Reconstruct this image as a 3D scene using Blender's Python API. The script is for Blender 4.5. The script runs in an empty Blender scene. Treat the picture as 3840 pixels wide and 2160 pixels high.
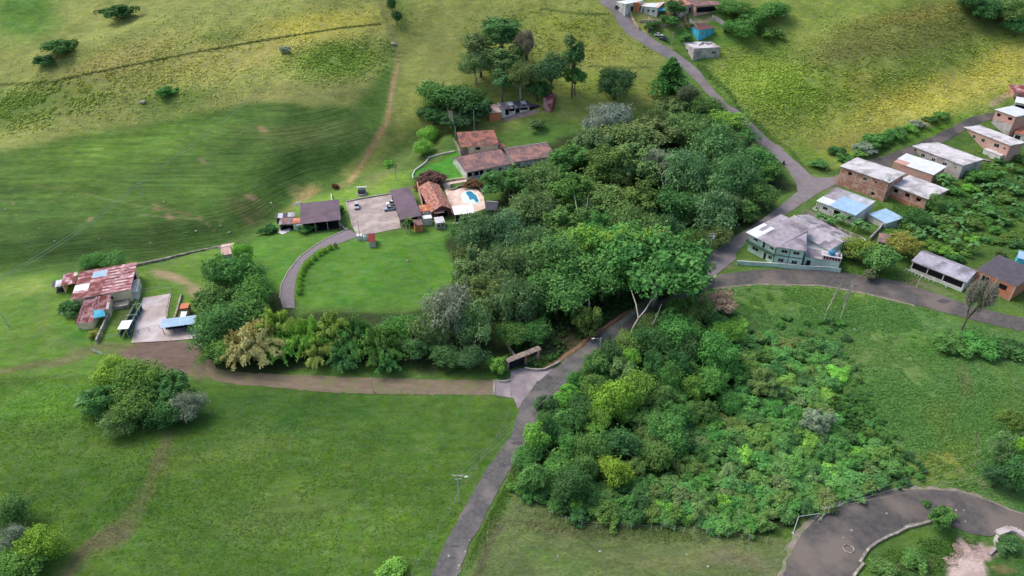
import bpy, bmesh, math, random
import numpy as np
from mathutils import Vector, Matrix, noise as mnoise
from mathutils.geometry import delaunay_2d_cdt
R = math.radians
scene = bpy.context.scene
COL = scene.collection

# ------------------------------------------------------------------ camera, sky, sun, exposure
CAM_H, TILT, FPX = 124.0, R(34.0), 2594.0
cam_d = bpy.data.cameras.new('camera'); cam = bpy.data.objects.new('camera', cam_d); COL.objects.link(cam)
cam.location = (0, 0, CAM_H); cam.rotation_euler = (math.pi/2-TILT, 0, 0)
cam_d.sensor_width = 36.0; cam_d.lens = FPX/3840*36.0; cam_d.clip_start = 1.0; cam_d.clip_end = 6000
scene.camera = cam
SUN_EL, SUN_AZ = R(52), R(-62)     # azimuth measured from +Y (into the picture) towards +X
world = bpy.data.worlds.new('World'); scene.world = world; world.use_nodes = True
nt = world.node_tree; nt.nodes.clear()
sky = nt.nodes.new('ShaderNodeTexSky'); sky.sky_type = 'NISHITA'; sky.sun_disc = False
sky.sun_elevation = SUN_EL; sky.sun_rotation = SUN_AZ; sky.air_density = 1.0; sky.dust_density = 4.0; sky.ozone_density = 0.6
bg = nt.nodes.new('ShaderNodeBackground'); bg.inputs['Strength'].default_value = 0.15
wo = nt.nodes.new('ShaderNodeOutputWorld')
nt.links.new(sky.outputs[0], bg.inputs[0]); nt.links.new(bg.outputs[0], wo.inputs[0])
sd = bpy.data.lights.new('sun', 'SUN'); sd.energy = 1.15; sd.angle = R(24); sd.color = (1.0, 0.95, 0.88)
sun = bpy.data.objects.new('sun', sd); COL.objects.link(sun)
sdir = Vector((math.sin(SUN_AZ)*math.cos(SUN_EL), math.cos(SUN_AZ)*math.cos(SUN_EL), math.sin(SUN_EL)))
sun.rotation_euler = sdir.to_track_quat('Z', 'Y').to_euler(); sun.location = sdir*300+Vector((0, 200, 0))
vs = scene.view_settings
vs.view_transform = 'Standard'; vs.look = 'None'; vs.gamma = 1; vs.use_curve_mapping = False
vs.exposure = 0.42

# ------------------------------------------------------------------ projection and terrain
CT, ST = math.cos(TILT), math.sin(TILT)
def rays(px, py):
    px = np.asarray(px, float); py = np.asarray(py, float)
    dx = (px-1920)/FPX; dv = (py-1080)/FPX
    return dx, CT-dv*ST, -ST-dv*CT          # direction components x, y, z
def proj(x, y, z):
    z = z-CAM_H
    d = y*CT-z*ST; u = y*ST+z*CT
    d = np.maximum(d, 1.0)
    return 1920+FPX*x/d, 1080-FPX*u/d, d
def flat_at(px, py):
    dx, dy, dz = rays(px, py); t = -CAM_H/dz
    return dx*t, dy*t
def V(x, y): return (x*1.4907, y*1.4907)

def _sstep(a, b, x):
    t = np.clip((x-a)/(b-a), 0, 1); return t*t*(3-2*t)
_crest_px = [(-300, 1060), (0, 1020), (340, 975), (500, 972), (830, 905), (985, 830), (1050, 765), (1150, 700), (1300, 672), (1500, 600), (1680, 550)]
_cx, _cy = flat_at([p[0] for p in _crest_px], [p[1] for p in _crest_px])
_cy = _cy+11.0
def _pdist(x, y, X, Y):
    best = np.full(np.shape(x), 1e9)
    for i in range(len(X)-1):
        ax, ay, bx, by = X[i], Y[i], X[i+1], Y[i+1]
        vx, vy = bx-ax, by-ay; L = vx*vx+vy*vy
        t = np.clip(((x-ax)*vx+(y-ay)*vy)/L, 0, 1)
        best = np.minimum(best, np.hypot(x-ax-t*vx, y-ay-t*vy))
    return best
BUMPS = []   # x, y, height, rx, ry, rot
def bump(px, py, h, rx, ry, rot=0):
    x, y = flat_at(*V(px, py)) if py > 430 else (None, None)
    BUMPS.append((float(x), float(y), h, rx, ry, R(rot)))
bump(1750, 1050, -5, 30, 22, 10)      # gully of the wood
bump(2000, 830, -3, 28, 22)
bump(900, 640, 1.6, 26, 18)           # lawn mound
bump(130, 780, 2.5, 22, 26)
bump(200, 1150, 2.0, 40, 16, 10)
bump(2330, 1010, 3.0, 20, 30)
bump(2330, 1370, -2.5, 9, 9)
bump(2268, 548, -3.4, 16, 8, -20)
BUMPS += [(-95, 312, 2.5, 34, 16, R(20)), (-190, 330, 6, 36, 22, R(18)), (-150, 290, -2.5, 40, 12, R(14)), (-60, 352, -2, 22, 16, 0),
          (150, 330, 8, 60, 22, R(22)), (40, 330, 4, 28, 14, R(15)), (110, 292, -3, 40, 14, R(20)), (235, 345, -8, 26, 26, 0),
          (-240, 300, -5, 24, 30, 0), (-30, 318, 3, 14, 22, 0), (185, 296, 4, 40, 12, R(20))]
def H(x, y):
    x = np.asarray(x, float); y = np.asarray(y, float)
    y0 = 255-42*_sstep(-45, -105, x)*1.0 - 8*_sstep(120, 200, x)
    s = 0.50-0.10*_sstep(-45, -105, x)
    w = 80.0
    t = np.clip(y-y0, 0, w); z = s*t*t/(2*w)+s*np.clip(y-y0-w, 0, None)
    z = np.where(z > 90, 90+60*np.tanh((z-90)/60), z)
    d = _pdist(x, y, _cx, _cy)
    z = z-6.5*np.exp(-(d/9.5)**2)
    for bx, by, h, rx, ry, a in BUMPS:
        c, s2 = math.cos(a), math.sin(a)
        u = ((x-bx)*c+(y-by)*s2)/rx; v = (-(x-bx)*s2+(y-by)*c)/ry
        z = z+h*np.exp(-(u*u+v*v))
    far = _sstep(262, 320, y)
    z = z+(0.35+0.9*far)*(np.sin(x*0.061+1.3+0.02*y)*np.cos(y*0.072+x*0.021)+0.5*np.sin(x*0.13-y*0.05)*np.sin(y*0.11+2))
    z = z+(0.05+0.16*far)*(np.sin(x*0.37+0.21*y)*np.sin(0.41*y-0.17*x+1))
    return z
_YS = np.arange(50, 620, 1.0)
def hit(px, py, dz=0.0):
    """first point of the terrain (raised by dz) on the ray through photo pixel px, py"""
    dx, dy, dzr = rays(px, py)
    xs = _YS*dx/dy; zr = CAM_H+_YS*dzr/dy
    f = zr-(H(xs, _YS)+dz)
    k = np.argmax(f < 0)
    if k == 0: k = 1 if f[0] < 0 else len(_YS)-1
    t = f[k-1]/(f[k-1]-f[k]+1e-9)
    y = _YS[k-1]+t
    return Vector((float(y*dx/dy), float(y), float(CAM_H+y*dzr/dy)))
def at_z(px, py, z):
    dx, dy, dzr = rays(px, py); t = (z-CAM_H)/dzr
    return Vector((float(dx*t), float(dy*t), z))
def gz(x, y): return float(H(x, y))
def mpp(p):
    """metres per native photo pixel at point p"""
    return (p.y*CT-(p.z-CAM_H)*ST)/FPX

# ------------------------------------------------------------------ materials
def S(r, g, b, k=1.0):
    f = lambda c: ((c/255+0.055)/1.055)**2.4 if c/255 > 0.04045 else c/255/12.92
    return (f(r)*k, f(g)*k, f(b)*k, 1)
MATS = {}
def mat(name, c1, c2=None, scale=0.8, rough=0.85, bump=0.0, bscale=6.0, rnd=0.0, orand=0.0, metal=0.0, stretch=(1, 1, 1), c3=None, s3=0.15,
        contrast=(0.35, 0.65), attr=None, brick=None, wave=None, spec=0.3, local=False):
    if name in MATS: return MATS[name]
    m = bpy.data.materials.new(name); m.use_nodes = True; MATS[name] = m
    n = m.node_tree; N = n.nodes; L = n.links; N.clear()
    out = N.new('ShaderNodeOutputMaterial'); b = N.new('ShaderNodeBsdfPrincipled'); L.new(b.outputs[0], out.inputs[0])
    b.inputs['Roughness'].default_value = rough; b.inputs['Metallic'].default_value = metal; b.inputs['Specular IOR Level'].default_value = spec
    if local:
        g = N.new('ShaderNodeTexCoord'); pos = g.outputs['Object']
    else:
        g = N.new('ShaderNodeNewGeometry'); pos = g.outputs['Position']
    mp = N.new('ShaderNodeMapping'); mp.inputs['Scale'].default_value = stretch; L.new(pos, mp.inputs[0])
    col = None
    if c2 is None: c2 = tuple(c*0.8 for c in c1[:3])+(1,)
    nz = N.new('ShaderNodeTexNoise'); nz.inputs['Scale'].default_value = scale; nz.inputs['Detail'].default_value = 5; nz.inputs['Roughness'].default_value = 0.65
    L.new(mp.outputs[0], nz.inputs['Vector'])
    mr = N.new('ShaderNodeMapRange'); mr.inputs[1].default_value = contrast[0]; mr.inputs[2].default_value = contrast[1]; L.new(nz.outputs[0], mr.inputs[0])
    mx = N.new('ShaderNodeMix'); mx.data_type = 'RGBA'; mx.inputs[6].default_value = c1; mx.inputs[7].default_value = c2
    L.new(mr.outputs[0], mx.inputs[0]); col = mx.outputs[2]
    if c3 is not None:
        n3 = N.new('ShaderNodeTexNoise'); n3.inputs['Scale'].default_value = s3; n3.inputs['Detail'].default_value = 4; L.new(pos, n3.inputs['Vector'])
        m3 = N.new('ShaderNodeMapRange'); m3.inputs[1].default_value = 0.48; m3.inputs[2].default_value = 0.62; L.new(n3.outputs[0], m3.inputs[0])
        x3 = N.new('ShaderNodeMix'); x3.data_type = 'RGBA'; L.new(m3.outputs[0], x3.inputs[0]); L.new(col, x3.inputs[6]); x3.inputs[7].default_value = c3; col = x3.outputs[2]
    if brick is not None:
        bt = N.new('ShaderNodeTexNoise'); bt.inputs['Scale'].default_value = 1.0; bt.inputs['Detail'].default_value = 2
        bm2 = N.new('ShaderNodeMapping'); bm2.inputs['Scale'].default_value = (1.2, 1.2, 14); L.new(pos, bm2.inputs[0]); L.new(bm2.outputs[0], bt.inputs['Vector'])
        br = N.new('ShaderNodeMapRange'); br.inputs[1].default_value = 0.5; br.inputs[2].default_value = 0.7; L.new(bt.outputs[0], br.inputs[0])
        bx = N.new('ShaderNodeMix'); bx.data_type = 'RGBA'; L.new(br.outputs[0], bx.inputs[0]); L.new(col, bx.inputs[6]); bx.inputs[7].default_value = brick; col = bx.outputs[2]
    if rnd:
        a = N.new('ShaderNodeAttribute'); a.attribute_name = 'rnd'
        ar = N.new('ShaderNodeMapRange'); ar.inputs[3].default_value = 1-rnd; ar.inputs[4].default_value = 1+rnd; L.new(a.outputs['Fac'], ar.inputs[0])
        hs = N.new('ShaderNodeHueSaturation'); L.new(col, hs.inputs['Color']); L.new(ar.outputs[0], hs.inputs['Value']); col = hs.outputs[0]
    if orand:
        a = N.new('ShaderNodeObjectInfo')
        ar = N.new('ShaderNodeMapRange'); ar.inputs[3].default_value = 1-orand; ar.inputs[4].default_value = 1+orand; L.new(a.outputs['Random'], ar.inputs[0])
        hs = N.new('ShaderNodeHueSaturation'); L.new(col, hs.inputs['Color']); L.new(ar.outputs[0], hs.inputs['Value']); col = hs.outputs[0]
    L.new(col, b.inputs['Base Color'])
    if bump:
        nb = N.new('ShaderNodeTexNoise'); nb.inputs['Scale'].default_value = bscale; nb.inputs['Detail'].default_value = 4; L.new(mp.outputs[0], nb.inputs['Vector'])
        bp = N.new('ShaderNodeBump'); bp.inputs['Strength'].default_value = 1; bp.inputs['Distance'].default_value = bump; L.new(nb.outputs[0], bp.inputs['Height'])
        L.new(bp.outputs[0], b.inputs['Normal'])
    return m
def foliage_mat(name='foliage', trans=0.25, rough=0.8):
    m = bpy.data.materials.new(name); m.use_nodes = True
    n = m.node_tree; N = n.nodes; L = n.links; N.clear()
    out = N.new('ShaderNodeOutputMaterial')
    oi = N.new('ShaderNodeObjectInfo'); a = N.new('ShaderNodeAttribute'); a.attribute_name = 'rnd'
    vr = N.new('ShaderNodeMapRange'); vr.inputs[3].default_value = 0.62; vr.inputs[4].default_value = 1.42; L.new(a.outputs['Fac'], vr.inputs[0])
    hr = N.new('ShaderNodeMapRange'); hr.inputs[3].default_value = 0.515; hr.inputs[4].default_value = 0.482; L.new(a.outputs['Fac'], hr.inputs[0])
    g = N.new('ShaderNodeNewGeometry'); nz = N.new('ShaderNodeTexNoise'); nz.inputs['Scale'].default_value = 0.35; nz.inputs['Detail'].default_value = 3
    L.new(g.outputs['Position'], nz.inputs['Vector'])
    nr = N.new('ShaderNodeMapRange'); nr.inputs[1].default_value = 0.3; nr.inputs[2].default_value = 0.7; nr.inputs[3].default_value = 0.8; nr.inputs[4].default_value = 1.2; L.new(nz.outputs[0], nr.inputs[0])
    mu = N.new('ShaderNodeMath'); mu.operation = 'MULTIPLY'; L.new(vr.outputs[0], mu.inputs[0]); L.new(nr.outputs[0], mu.inputs[1])
    hs = N.new('ShaderNodeHueSaturation'); L.new(oi.outputs['Color'], hs.inputs['Color']); L.new(mu.outputs[0], hs.inputs['Value']); L.new(hr.outputs[0], hs.inputs['Hue'])
    d = N.new('ShaderNodeBsdfDiffuse'); t = N.new('ShaderNodeBsdfTranslucent'); mx = N.new('ShaderNodeMixShader'); mx.inputs[0].default_value = trans
    L.new(hs.outputs[0], d.inputs[0]); L.new(hs.outputs[0], t.inputs[0]); L.new(d.outputs[0], mx.inputs[1]); L.new(t.outputs[0], mx.inputs[2]); L.new(mx.outputs[0], out.inputs[0])
    return m
FOL = foliage_mat()

# ------------------------------------------------------------------ mesh helpers
class MB:
    def __init__(s): s.v = []; s.f = []; s.r = []
    def add(s, vs, fs, r=0.5):
        o = len(s.v); s.v += [tuple(v) for v in vs]; s.f += [tuple(i+o for i in f) for f in fs]; s.r += [r]*len(fs)
    def box(s, x0, x1, y0, y1, z0, z1, r=0.5):
        s.add([(x0,y0,z0),(x1,y0,z0),(x1,y1,z0),(x0,y1,z0),(x0,y0,z1),(x1,y0,z1),(x1,y1,z1),(x0,y1,z1)],
              [(0,3,2,1),(4,5,6,7),(0,1,5,4),(1,2,6,5),(2,3,7,6),(3,0,4,7)], r)
    def obb(s, c, ax, ay, az, r=0.5):
        c = Vector(c); vs = []
        for k in (-1, 1):
            for (i, j) in ((-1,-1),(1,-1),(1,1),(-1,1)): vs.append(c+ax*i+ay*j+az*k)
        s.add(vs, [(0,3,2,1),(4,5,6,7),(0,1,5,4),(1,2,6,5),(2,3,7,6),(3,0,4,7)], r)
    def tube(s, pts, rad, n=6, r=0.5, cap=True):
        rings = []; o = len(s.v); pts = [Vector(p) for p in pts]
        if not hasattr(rad, '__len__'): rad = [rad]*len(pts)
        for i, p in enumerate(pts):
            t = (pts[min(i+1, len(pts)-1)]-pts[max(i-1, 0)])
            if t.length < 1e-6: t = Vector((0,0,1))
            t.normalize(); a = Vector((0,0,1)) if abs(t.z) < 0.9 else Vector((1,0,0))
            u = t.cross(a).normalized(); w = t.cross(u)
            for k in range(n):
                an = 2*math.pi*k/n; s.v.append(tuple(p+(u*math.cos(an)+w*math.sin(an))*rad[i]))
        for i in range(len(pts)-1):
            for k in range(n):
                s.f.append((o+i*n+k, o+i*n+(k+1)%n, o+(i+1)*n+(k+1)%n, o+(i+1)*n+k)); s.r.append(r)
        if cap:
            s.f.append(tuple(o+k for k in range(n))[::-1]); s.r.append(r)
            s.f.append(tuple(o+(len(pts)-1)*n+k for k in range(n))); s.r.append(r)
    def lathe(s, prof, n=12, c=(0,0,0), r=0.5):
        o = len(s.v); c = Vector(c)
        for (rr, z) in prof:
            for k in range(n):
                a = 2*math.pi*k/n; s.v.append((c.x+rr*math.cos(a), c.y+rr*math.sin(a), c.z+z))
        for i in range(len(prof)-1):
            for k in range(n):
                s.f.append((o+i*n+k, o+i*n+(k+1)%n, o+(i+1)*n+(k+1)%n, o+(i+1)*n+k)); s.r.append(r)
        s.f.append(tuple(o+(len(prof)-1)*n+k for k in range(n))); s.r.append(r)
    def prism(s, poly, y0, y1, r=0.5):
        """poly in xz, extruded along y"""
        n = len(poly); vs = [(p[0], y0, p[1]) for p in poly]+[(p[0], y1, p[1]) for p in poly]
        fs = [tuple(range(n)), tuple(range(2*n-1, n-1, -1))]+[(i, i+n, (i+1)%n+n, (i+1)%n) for i in range(n)]
        s.add(vs, fs, r)
    def mesh(s, name, material=None, smooth=False):
        me = bpy.data.meshes.new(name); me.from_pydata(s.v, [], s.f); me.update()
        a = me.attributes.new('rnd', 'FLOAT', 'FACE'); a.data.foreach_set('value', np.array(s.r, dtype=np.float32))
        if smooth: me.polygons.foreach_set('use_smooth', [True]*len(s.f))
        if material: me.materials.append(material)
        return me
    def build(s, name, material=None, parent=None, M=None, smooth=False, **kw):
        return link(name, s.mesh(name, material, smooth), parent, M, **kw)
def link(name, me, parent=None, M=None, label=None, cat=None, group=None, kind=None, color=None):
    o = bpy.data.objects.new(name, me); COL.objects.link(o)
    if parent is not None: o.parent = parent
    if M is not None: o.matrix_local = M
    tag(o, label, cat, group, kind)
    if color: o.color = color
    return o
def tag(o, label=None, cat=None, group=None, kind=None):
    if label: o['label'] = label
    if cat: o['category'] = cat
    if group: o['group'] = group
    if kind: o['kind'] = kind
    return o
def empty(name, label, cat, M, group=None):
    o = bpy.data.objects.new(name, None); COL.objects.link(o); o.empty_display_size = 0.5
    o.matrix_world = M; return tag(o, label, cat, group)
def frame(loc, rz=0): return Matrix.Translation(Vector(loc)) @ Matrix.Rotation(rz, 4, 'Z')
def np_mesh(name, verts, quads, rnd=None, material=None, smooth=False):
    me = bpy.data.meshes.new(name); k = quads.shape[1]
    me.vertices.add(len(verts)); me.vertices.foreach_set('co', verts.astype(np.float32).ravel())
    me.loops.add(quads.size); me.loops.foreach_set('vertex_index', quads.astype(np.int32).ravel())
    me.polygons.add(len(quads)); me.polygons.foreach_set('loop_start', np.arange(0, quads.size, k, dtype=np.int32))
    me.update(calc_edges=True)
    if rnd is not None:
        a = me.attributes.new('rnd', 'FLOAT', 'FACE'); a.data.foreach_set('value', rnd.astype(np.float32))
    if smooth: me.polygons.foreach_set('use_smooth', [True]*len(quads))
    if material: me.materials.append(material)
    return me
# ------------------------------------------------------------------ the ground
xs = np.concatenate([np.linspace(-1600, -300, 16)[:-1], np.arange(-300, -265, 5.0), np.arange(-265, 265, 1.0), np.arange(265, 300, 5.0), np.linspace(300, 1600, 16)])
ys = np.concatenate([np.linspace(-900, 50, 12)[:-1], np.arange(50, 420, 1.0), np.arange(420, 520, 5.0), np.linspace(520, 2600, 24)])
GX, GY = np.meshgrid(xs, ys); GZ = H(GX, GY)
U, Vv, _ = proj(GX, GY, GZ); U = U/1.4907; Vv = Vv/1.4907       # overview coordinates of every ground vertex
rng = np.random.default_rng(5)
def vnoise(x, y, sc, seed=0):
    """cheap smooth value noise on arrays"""
    r = np.random.default_rng(seed).random((64, 64)); x = x*sc; y = y*sc
    xi = np.floor(x).astype(int); yi = np.floor(y).astype(int); fx = x-xi; fy = y-yi
    fx = fx*fx*(3-2*fx); fy = fy*fy*(3-2*fy)
    g = lambda i, j: r[i % 64, j % 64]
    return (g(xi, yi)*(1-fx)+g(xi+1, yi)*fx)*(1-fy)+(g(xi, yi+1)*(1-fx)+g(xi+1, yi+1)*fx)*fy
WX = GX+7*(vnoise(GX, GY, 0.09, 1)-0.5); WY = GY+7*(vnoise(GX, GY, 0.09, 2)-0.5)
U2, V2, _ = proj(WX, WY, GZ); U2 = U2/1.4907; V2 = V2/1.4907     # same, with wobbling edges
BASE = np.array(S(88, 128, 52)[:3]); C = np.zeros(GX.shape+(3,)); C[:] = BASE
ROUGH = np.full(GX.shape, 0.45); TERR = np.zeros(GX.shape)
def blend(m, c, rough=None):
    global C, ROUGH
    m = np.clip(m, 0, 1); C = C*(1-m[..., None])+np.array(S(*c)[:3])*m[..., None]
    if rough is not None: ROUGH = ROUGH*(1-m)+rough*m
def ell(cx, cy, rx, ry, rot, c, k=1.0, soft=0.5, rough=None, wob=True):
    a = R(rot); u, v = (U2, V2) if wob else (U, Vv)
    p = ((u-cx)*math.cos(a)+(v-cy)*math.sin(a))/rx; q = (-(u-cx)*math.sin(a)+(v-cy)*math.cos(a))/ry
    d = np.hypot(p, q); blend((1-_sstep(1-soft, 1+soft*0.4, d))*k, c, rough)
def inpoly(poly, u, v):
    ins = np.zeros(u.shape, bool); n = len(poly)
    for i in range(n):
        x1, y1 = poly[i]; x2, y2 = poly[(i+1) % n]
        if y1 == y2: continue
        ins ^= ((y1 > v) != (y2 > v)) & (u < (x2-x1)*(v-y1)/(y2-y1)+x1)
    return ins
def pol(poly, c, k=1.0, soft=6, rough=None, wob=True):
    u, v = (U2, V2) if wob else (U, Vv)
    xs_ = [p[0] for p in poly]; ys_ = [p[1] for p in poly]
    box = (u > min(xs_)-60) & (u < max(xs_)+60) & (v > min(ys_)-60) & (v < max(ys_)+60)
    m = np.zeros(u.shape); uu, vv = u[box], v[box]
    d = _pdist(uu, vv, xs_+xs_[:1], ys_+ys_[:1]); i = inpoly(poly, uu, vv)
    m[box] = _sstep(-soft, soft, np.where(i, d, -d))*k; blend(m, c, rough); return m
def line(pts, w, c, k=1.0, rough=None, wob=False):
    u, v = (U2, V2) if wob else (U, Vv)
    d = _pdist(u, v, [p[0] for p in pts], [p[1] for p in pts]); blend((1-_sstep(w*0.4, w, d))*k, c, rough)
F = U.shape
# --- broad fields (overview pixels)
pol([(-900, -900), (1010, -900), (985, 150), (880, 270), (640, 262), (420, 300), (200, 345), (0, 385), (-900, 450)], (152, 168, 84), soft=22, rough=0.7)
ell(620, 130, 420, 60, -12, (182, 182, 96), 0.7, 0.8)
ell(250, 170, 260, 40, -22, (182, 174, 98), 0.6, 0.8)
ell(820, 60, 180, 45, -5, (186, 188, 72), 0.8, 0.8)
ell(60, 30, 110, 90, 0, (80, 145, 45), 0.8, 0.7)
ell(40, 265, 230, 60, -15, (92, 132, 52), 0.75, 0.8, 0.9)
ell(430, 255, 120, 32, -8, (86, 130, 50), 0.7, 0.8, 0.9)
ell(850, 150, 140, 55, -5, (106, 148, 54), 0.75, 0.7, 0.9)
ell(560, 95, 60, 14, -10, (100, 140, 60), 0.5, 0.8)
ell(150, 125, 110, 60, -20, (108, 122, 58), 0.55, 0.8)
ell(700, 240, 260, 34, -5, (146, 150, 84), 0.5, 0.9)
m = pol([(-900, 450), (0, 385), (200, 345), (420, 300), (640, 262), (880, 270), (905, 330), (880, 400), (800, 470), (690, 540), (560, 610), (340, 665), (0, 700), (-900, 760)], (80, 118, 48), soft=14, rough=0.2)
TERR = np.maximum(TERR, m)
ell(420, 660, 360, 40, -10, (58, 90, 44), 0.6, 0.8)
ell(780, 420, 110, 60, 20, (66, 104, 44), 0.6, 0.9)
ell(200, 480, 160, 40, -5, (88, 128, 46), 0.5, 0.9)
ell(500, 480, 180, 36, -14, (92, 132, 48), 0.5, 0.9)
ell(60, 560, 120, 50, 0, (64, 100, 40), 0.5, 0.9)
ell(300, 370, 330, 60, -12, (104, 146, 50), 0.75, 0.9)
ell(760, 330, 170, 50, 0, (112, 130, 72), 0.5, 0.8)
ell(720, 300, 150, 18, -3, (76, 118, 44), 0.6, 0.8)
ell(250, 600, 420, 55, -6, (62, 94, 44), 0.7, 0.9)
ell(620, 540, 60, 40, 30, (112, 108, 72), 0.45, 0.9)
ell(760, 440, 120, 50, -5, (74, 112, 46), 0.5, 0.9)
pol([(1020, -900), (1700, -900), (1700, 120), (1640, 260), (1480, 330), (1180, 330), (1040, 330), (900, 460), (860, 440), (960, 330), (1000, 200), (1010, 80)], (138, 156, 72), soft=14, rough=0.5)
ell(1100, 120, 90, 110, 0, (126, 134, 78), 0.5, 0.9)
ell(1500, 120, 140, 50, 12, (150, 156, 66), 0.75, 0.9)
ell(1420, 60, 160, 26, 5, (132, 156, 52), 0.7, 0.9)
ell(1450, 160, 90, 20, 5, (112, 122, 60), 0.5, 0.9)
ell(1500, 215, 130, 40, 0, (126, 154, 56), 0.7, 0.9)
ell(1030, 380, 70, 70, 0, (98, 122, 60), 0.7, 0.8)
ell(1250, 60, 90, 60, 0, (112, 128, 66), 0.6, 0.9)
# right hand hill
pol([(1780, -900), (4000, -900), (4000, 200), (2576, 215), (2480, 300), (2330, 350), (2060, 440), (1980, 400), (1900, 300), (1830, 230), (1770, 165), (1800, 90), (1850, 60)], (132, 158, 66), soft=14, rough=0.8)
ell(2280, 80, 330, 70, -12, (116, 126, 64), 0.8, 0.6)
ell(2120, 130, 150, 30, -8, (112, 116, 66), 0.45, 0.8)
ell(2330, 30, 220, 20, -8, (150, 148, 66), 0.6, 0.9)
ell(2360, 240, 330, 62, -14, (180, 182, 78), 0.95, 0.8, 0.5)
ell(2520, 160, 130, 60, -20, (180, 182, 78), 0.9, 0.8)
ell(2150, 205, 90, 40, -10, (150, 158, 62), 0.6, 0.9)
ell(1960, 215, 170, 75, 8, (138, 172, 64), 0.85, 0.8, 0.9)
ell(1900, 110, 120, 40, 10, (96, 140, 50), 0.6, 0.9)
ell(2150, 345, 170, 34, -12, (134, 138, 62), 0.8, 0.6)
ell(2300, 345, 190, 16, -20, (92, 150, 40), 0.8, 0.7)
ell(2030, 390, 60, 40, 20, (98, 140, 46), 0.7, 0.8)
ell(2520, 30, 110, 60, 0, (70, 100, 48), 0.8, 0.7)
# estate lawns
pol([(640, 600), (700, 560), (860, 590), (1150, 570), (1150, 700), (1050, 760), (740, 770), (640, 700)], (86, 140, 46), soft=10, rough=0.1)
ell(1000, 620, 130, 30, -6, (104, 156, 54), 0.6, 0.9)
ell(930, 700, 150, 40, 0, (74, 128, 42), 0.5, 0.9)
ell(880, 500, 170, 34, -10, (122, 168, 58), 0.85, 0.5, 0.15)
ell(1000, 455, 130, 18, -14, (126, 170, 58), 0.8, 0.6)
pol([(1040, 440), (1075, 405), (1148, 388), (1165, 452), (1045, 456)], (74, 150, 44), soft=3, rough=0.05)
ell(760, 490, 40, 16, -40, (166, 146, 96), 0.7, 0.7)
ell(745, 515, 60, 10, -35, (150, 144, 92), 0.5, 0.7)
ell(820, 580, 70, 18, 0, (66, 92, 44), 0.6, 0.8)
ell(1190, 548, 40, 14, 0, (86, 132, 44), 0.7, 0.6)
ell(1380, 330, 120, 40, 0, (86, 132, 54), 0.85, 0.5, 0.15)
# around barn
pol([(-900, 760), (0, 700), (130, 690), (340, 665), (560, 615), (640, 640), (520, 690), (500, 760), (480, 900), (560, 950), (0, 950), (-900, 980)], (96, 140, 50), soft=10, rough=0.25)
ell(60, 730, 110, 26, -8, (140, 172, 76), 0.7, 0.8)
ell(180, 850, 60, 40, 0, (84, 142, 46), 0.7, 0.8)
ell(430, 660, 60, 14, -14, (108, 140, 70), 0.6, 0.8)
ell(435, 700, 62, 14, 18, (176, 156, 124), 0.85, 0.5); ell(495, 745, 34, 26, 40, (170, 150, 120), 0.85, 0.5)
ell(330, 810, 60, 50, 0, (86, 94, 58), 0.75, 0.7)
pol([(350, 860), (510, 862), (470, 950), (300, 940), (280, 890)], (122, 108, 96), soft=8, rough=0.3)
ell(505, 880, 12, 30, 0, (62, 96, 44), 0.8, 0.7)
line([(-30, 938), (60, 925), (130, 905), (230, 880), (330, 880)], 11, (120, 110, 82), 0.6, wob=True)
line([(120, 740), (110, 800), (130, 860), (175, 900)], 5, (120, 122, 84), 0.5, wob=True); line([(98, 740), (90, 800), (108, 870)], 5, (120, 122, 84), 0.4, wob=True)
# lower left pasture
pol([(-900, 980), (0, 945), (200, 935), (540, 962), (900, 996), (1300, 1010), (1300, 1060), (1200, 1250), (1070, 1449), (900, 2200), (-900, 2200)], (80, 120, 42), soft=8, rough=0.45)
ell(120, 1010, 200, 60, -8, (96, 152, 46), 0.7, 0.8); ell(700, 1040, 500, 60, 4, (60, 104, 38), 0.75, 0.8)
ell(500, 1180, 300, 110, 10, (92, 132, 46), 0.6, 0.9); ell(300, 1260, 180, 90, 0, (66, 110, 34), 0.7, 0.9)
ell(900, 1330, 260, 90, 0, (98, 138, 50), 0.6, 0.9); ell(700, 1300, 220, 60, -20, (102, 126, 66), 0.5, 0.9)
ell(1050, 1080, 200, 40, 0, (80, 124, 44), 0.6, 0.9); ell(620, 1120, 160, 50, 0, (100, 124, 60), 0.4, 0.9)
line([(430, 1110), (400, 1180), (350, 1260), (310, 1310), (240, 1380), (180, 1449), (100, 1540)], 20, (108, 118, 70), 0.6, wob=True)
line([(310, 1310), (240, 1380), (180, 1449), (100, 1540)], 13, (100, 96, 72), 0.6, wob=True)
ell(430, 1130, 40, 60, 15, (112, 114, 76), 0.6, 0.8)
# road verges, forest floor
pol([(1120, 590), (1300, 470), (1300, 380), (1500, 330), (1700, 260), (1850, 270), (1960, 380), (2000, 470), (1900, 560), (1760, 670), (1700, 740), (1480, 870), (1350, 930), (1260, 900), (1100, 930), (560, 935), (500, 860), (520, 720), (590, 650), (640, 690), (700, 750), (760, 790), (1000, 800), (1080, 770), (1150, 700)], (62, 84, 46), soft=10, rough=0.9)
pol([(740, 775), (1040, 785), (1130, 680), (1140, 590), (960, 640), (760, 650)], (84, 138, 46), 0.8, soft=10)
ell(1390, 850, 70, 34, 0, (98, 84, 66), 0.8, 0.6); ell(1400, 905, 60, 20, -20, (64, 104, 46), 0.8, 0.6)
line([(1370, 930), (1480, 860), (1580, 790), (1640, 755)], 9, (138, 112, 84), 0.8)
ell(1180, 940, 120, 6, 0, (70, 98, 46), 0.8, 0.6)
line([(1890, 300), (1960, 370), (2030, 430)], 14, (96, 138, 48), 0.6)
line([(1764, 168), (1830, 240), (1900, 310), (1960, 360), (2030, 425), (2100, 430), (2300, 350)], 9, (66, 104, 42), 0.7, wob=True)
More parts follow.
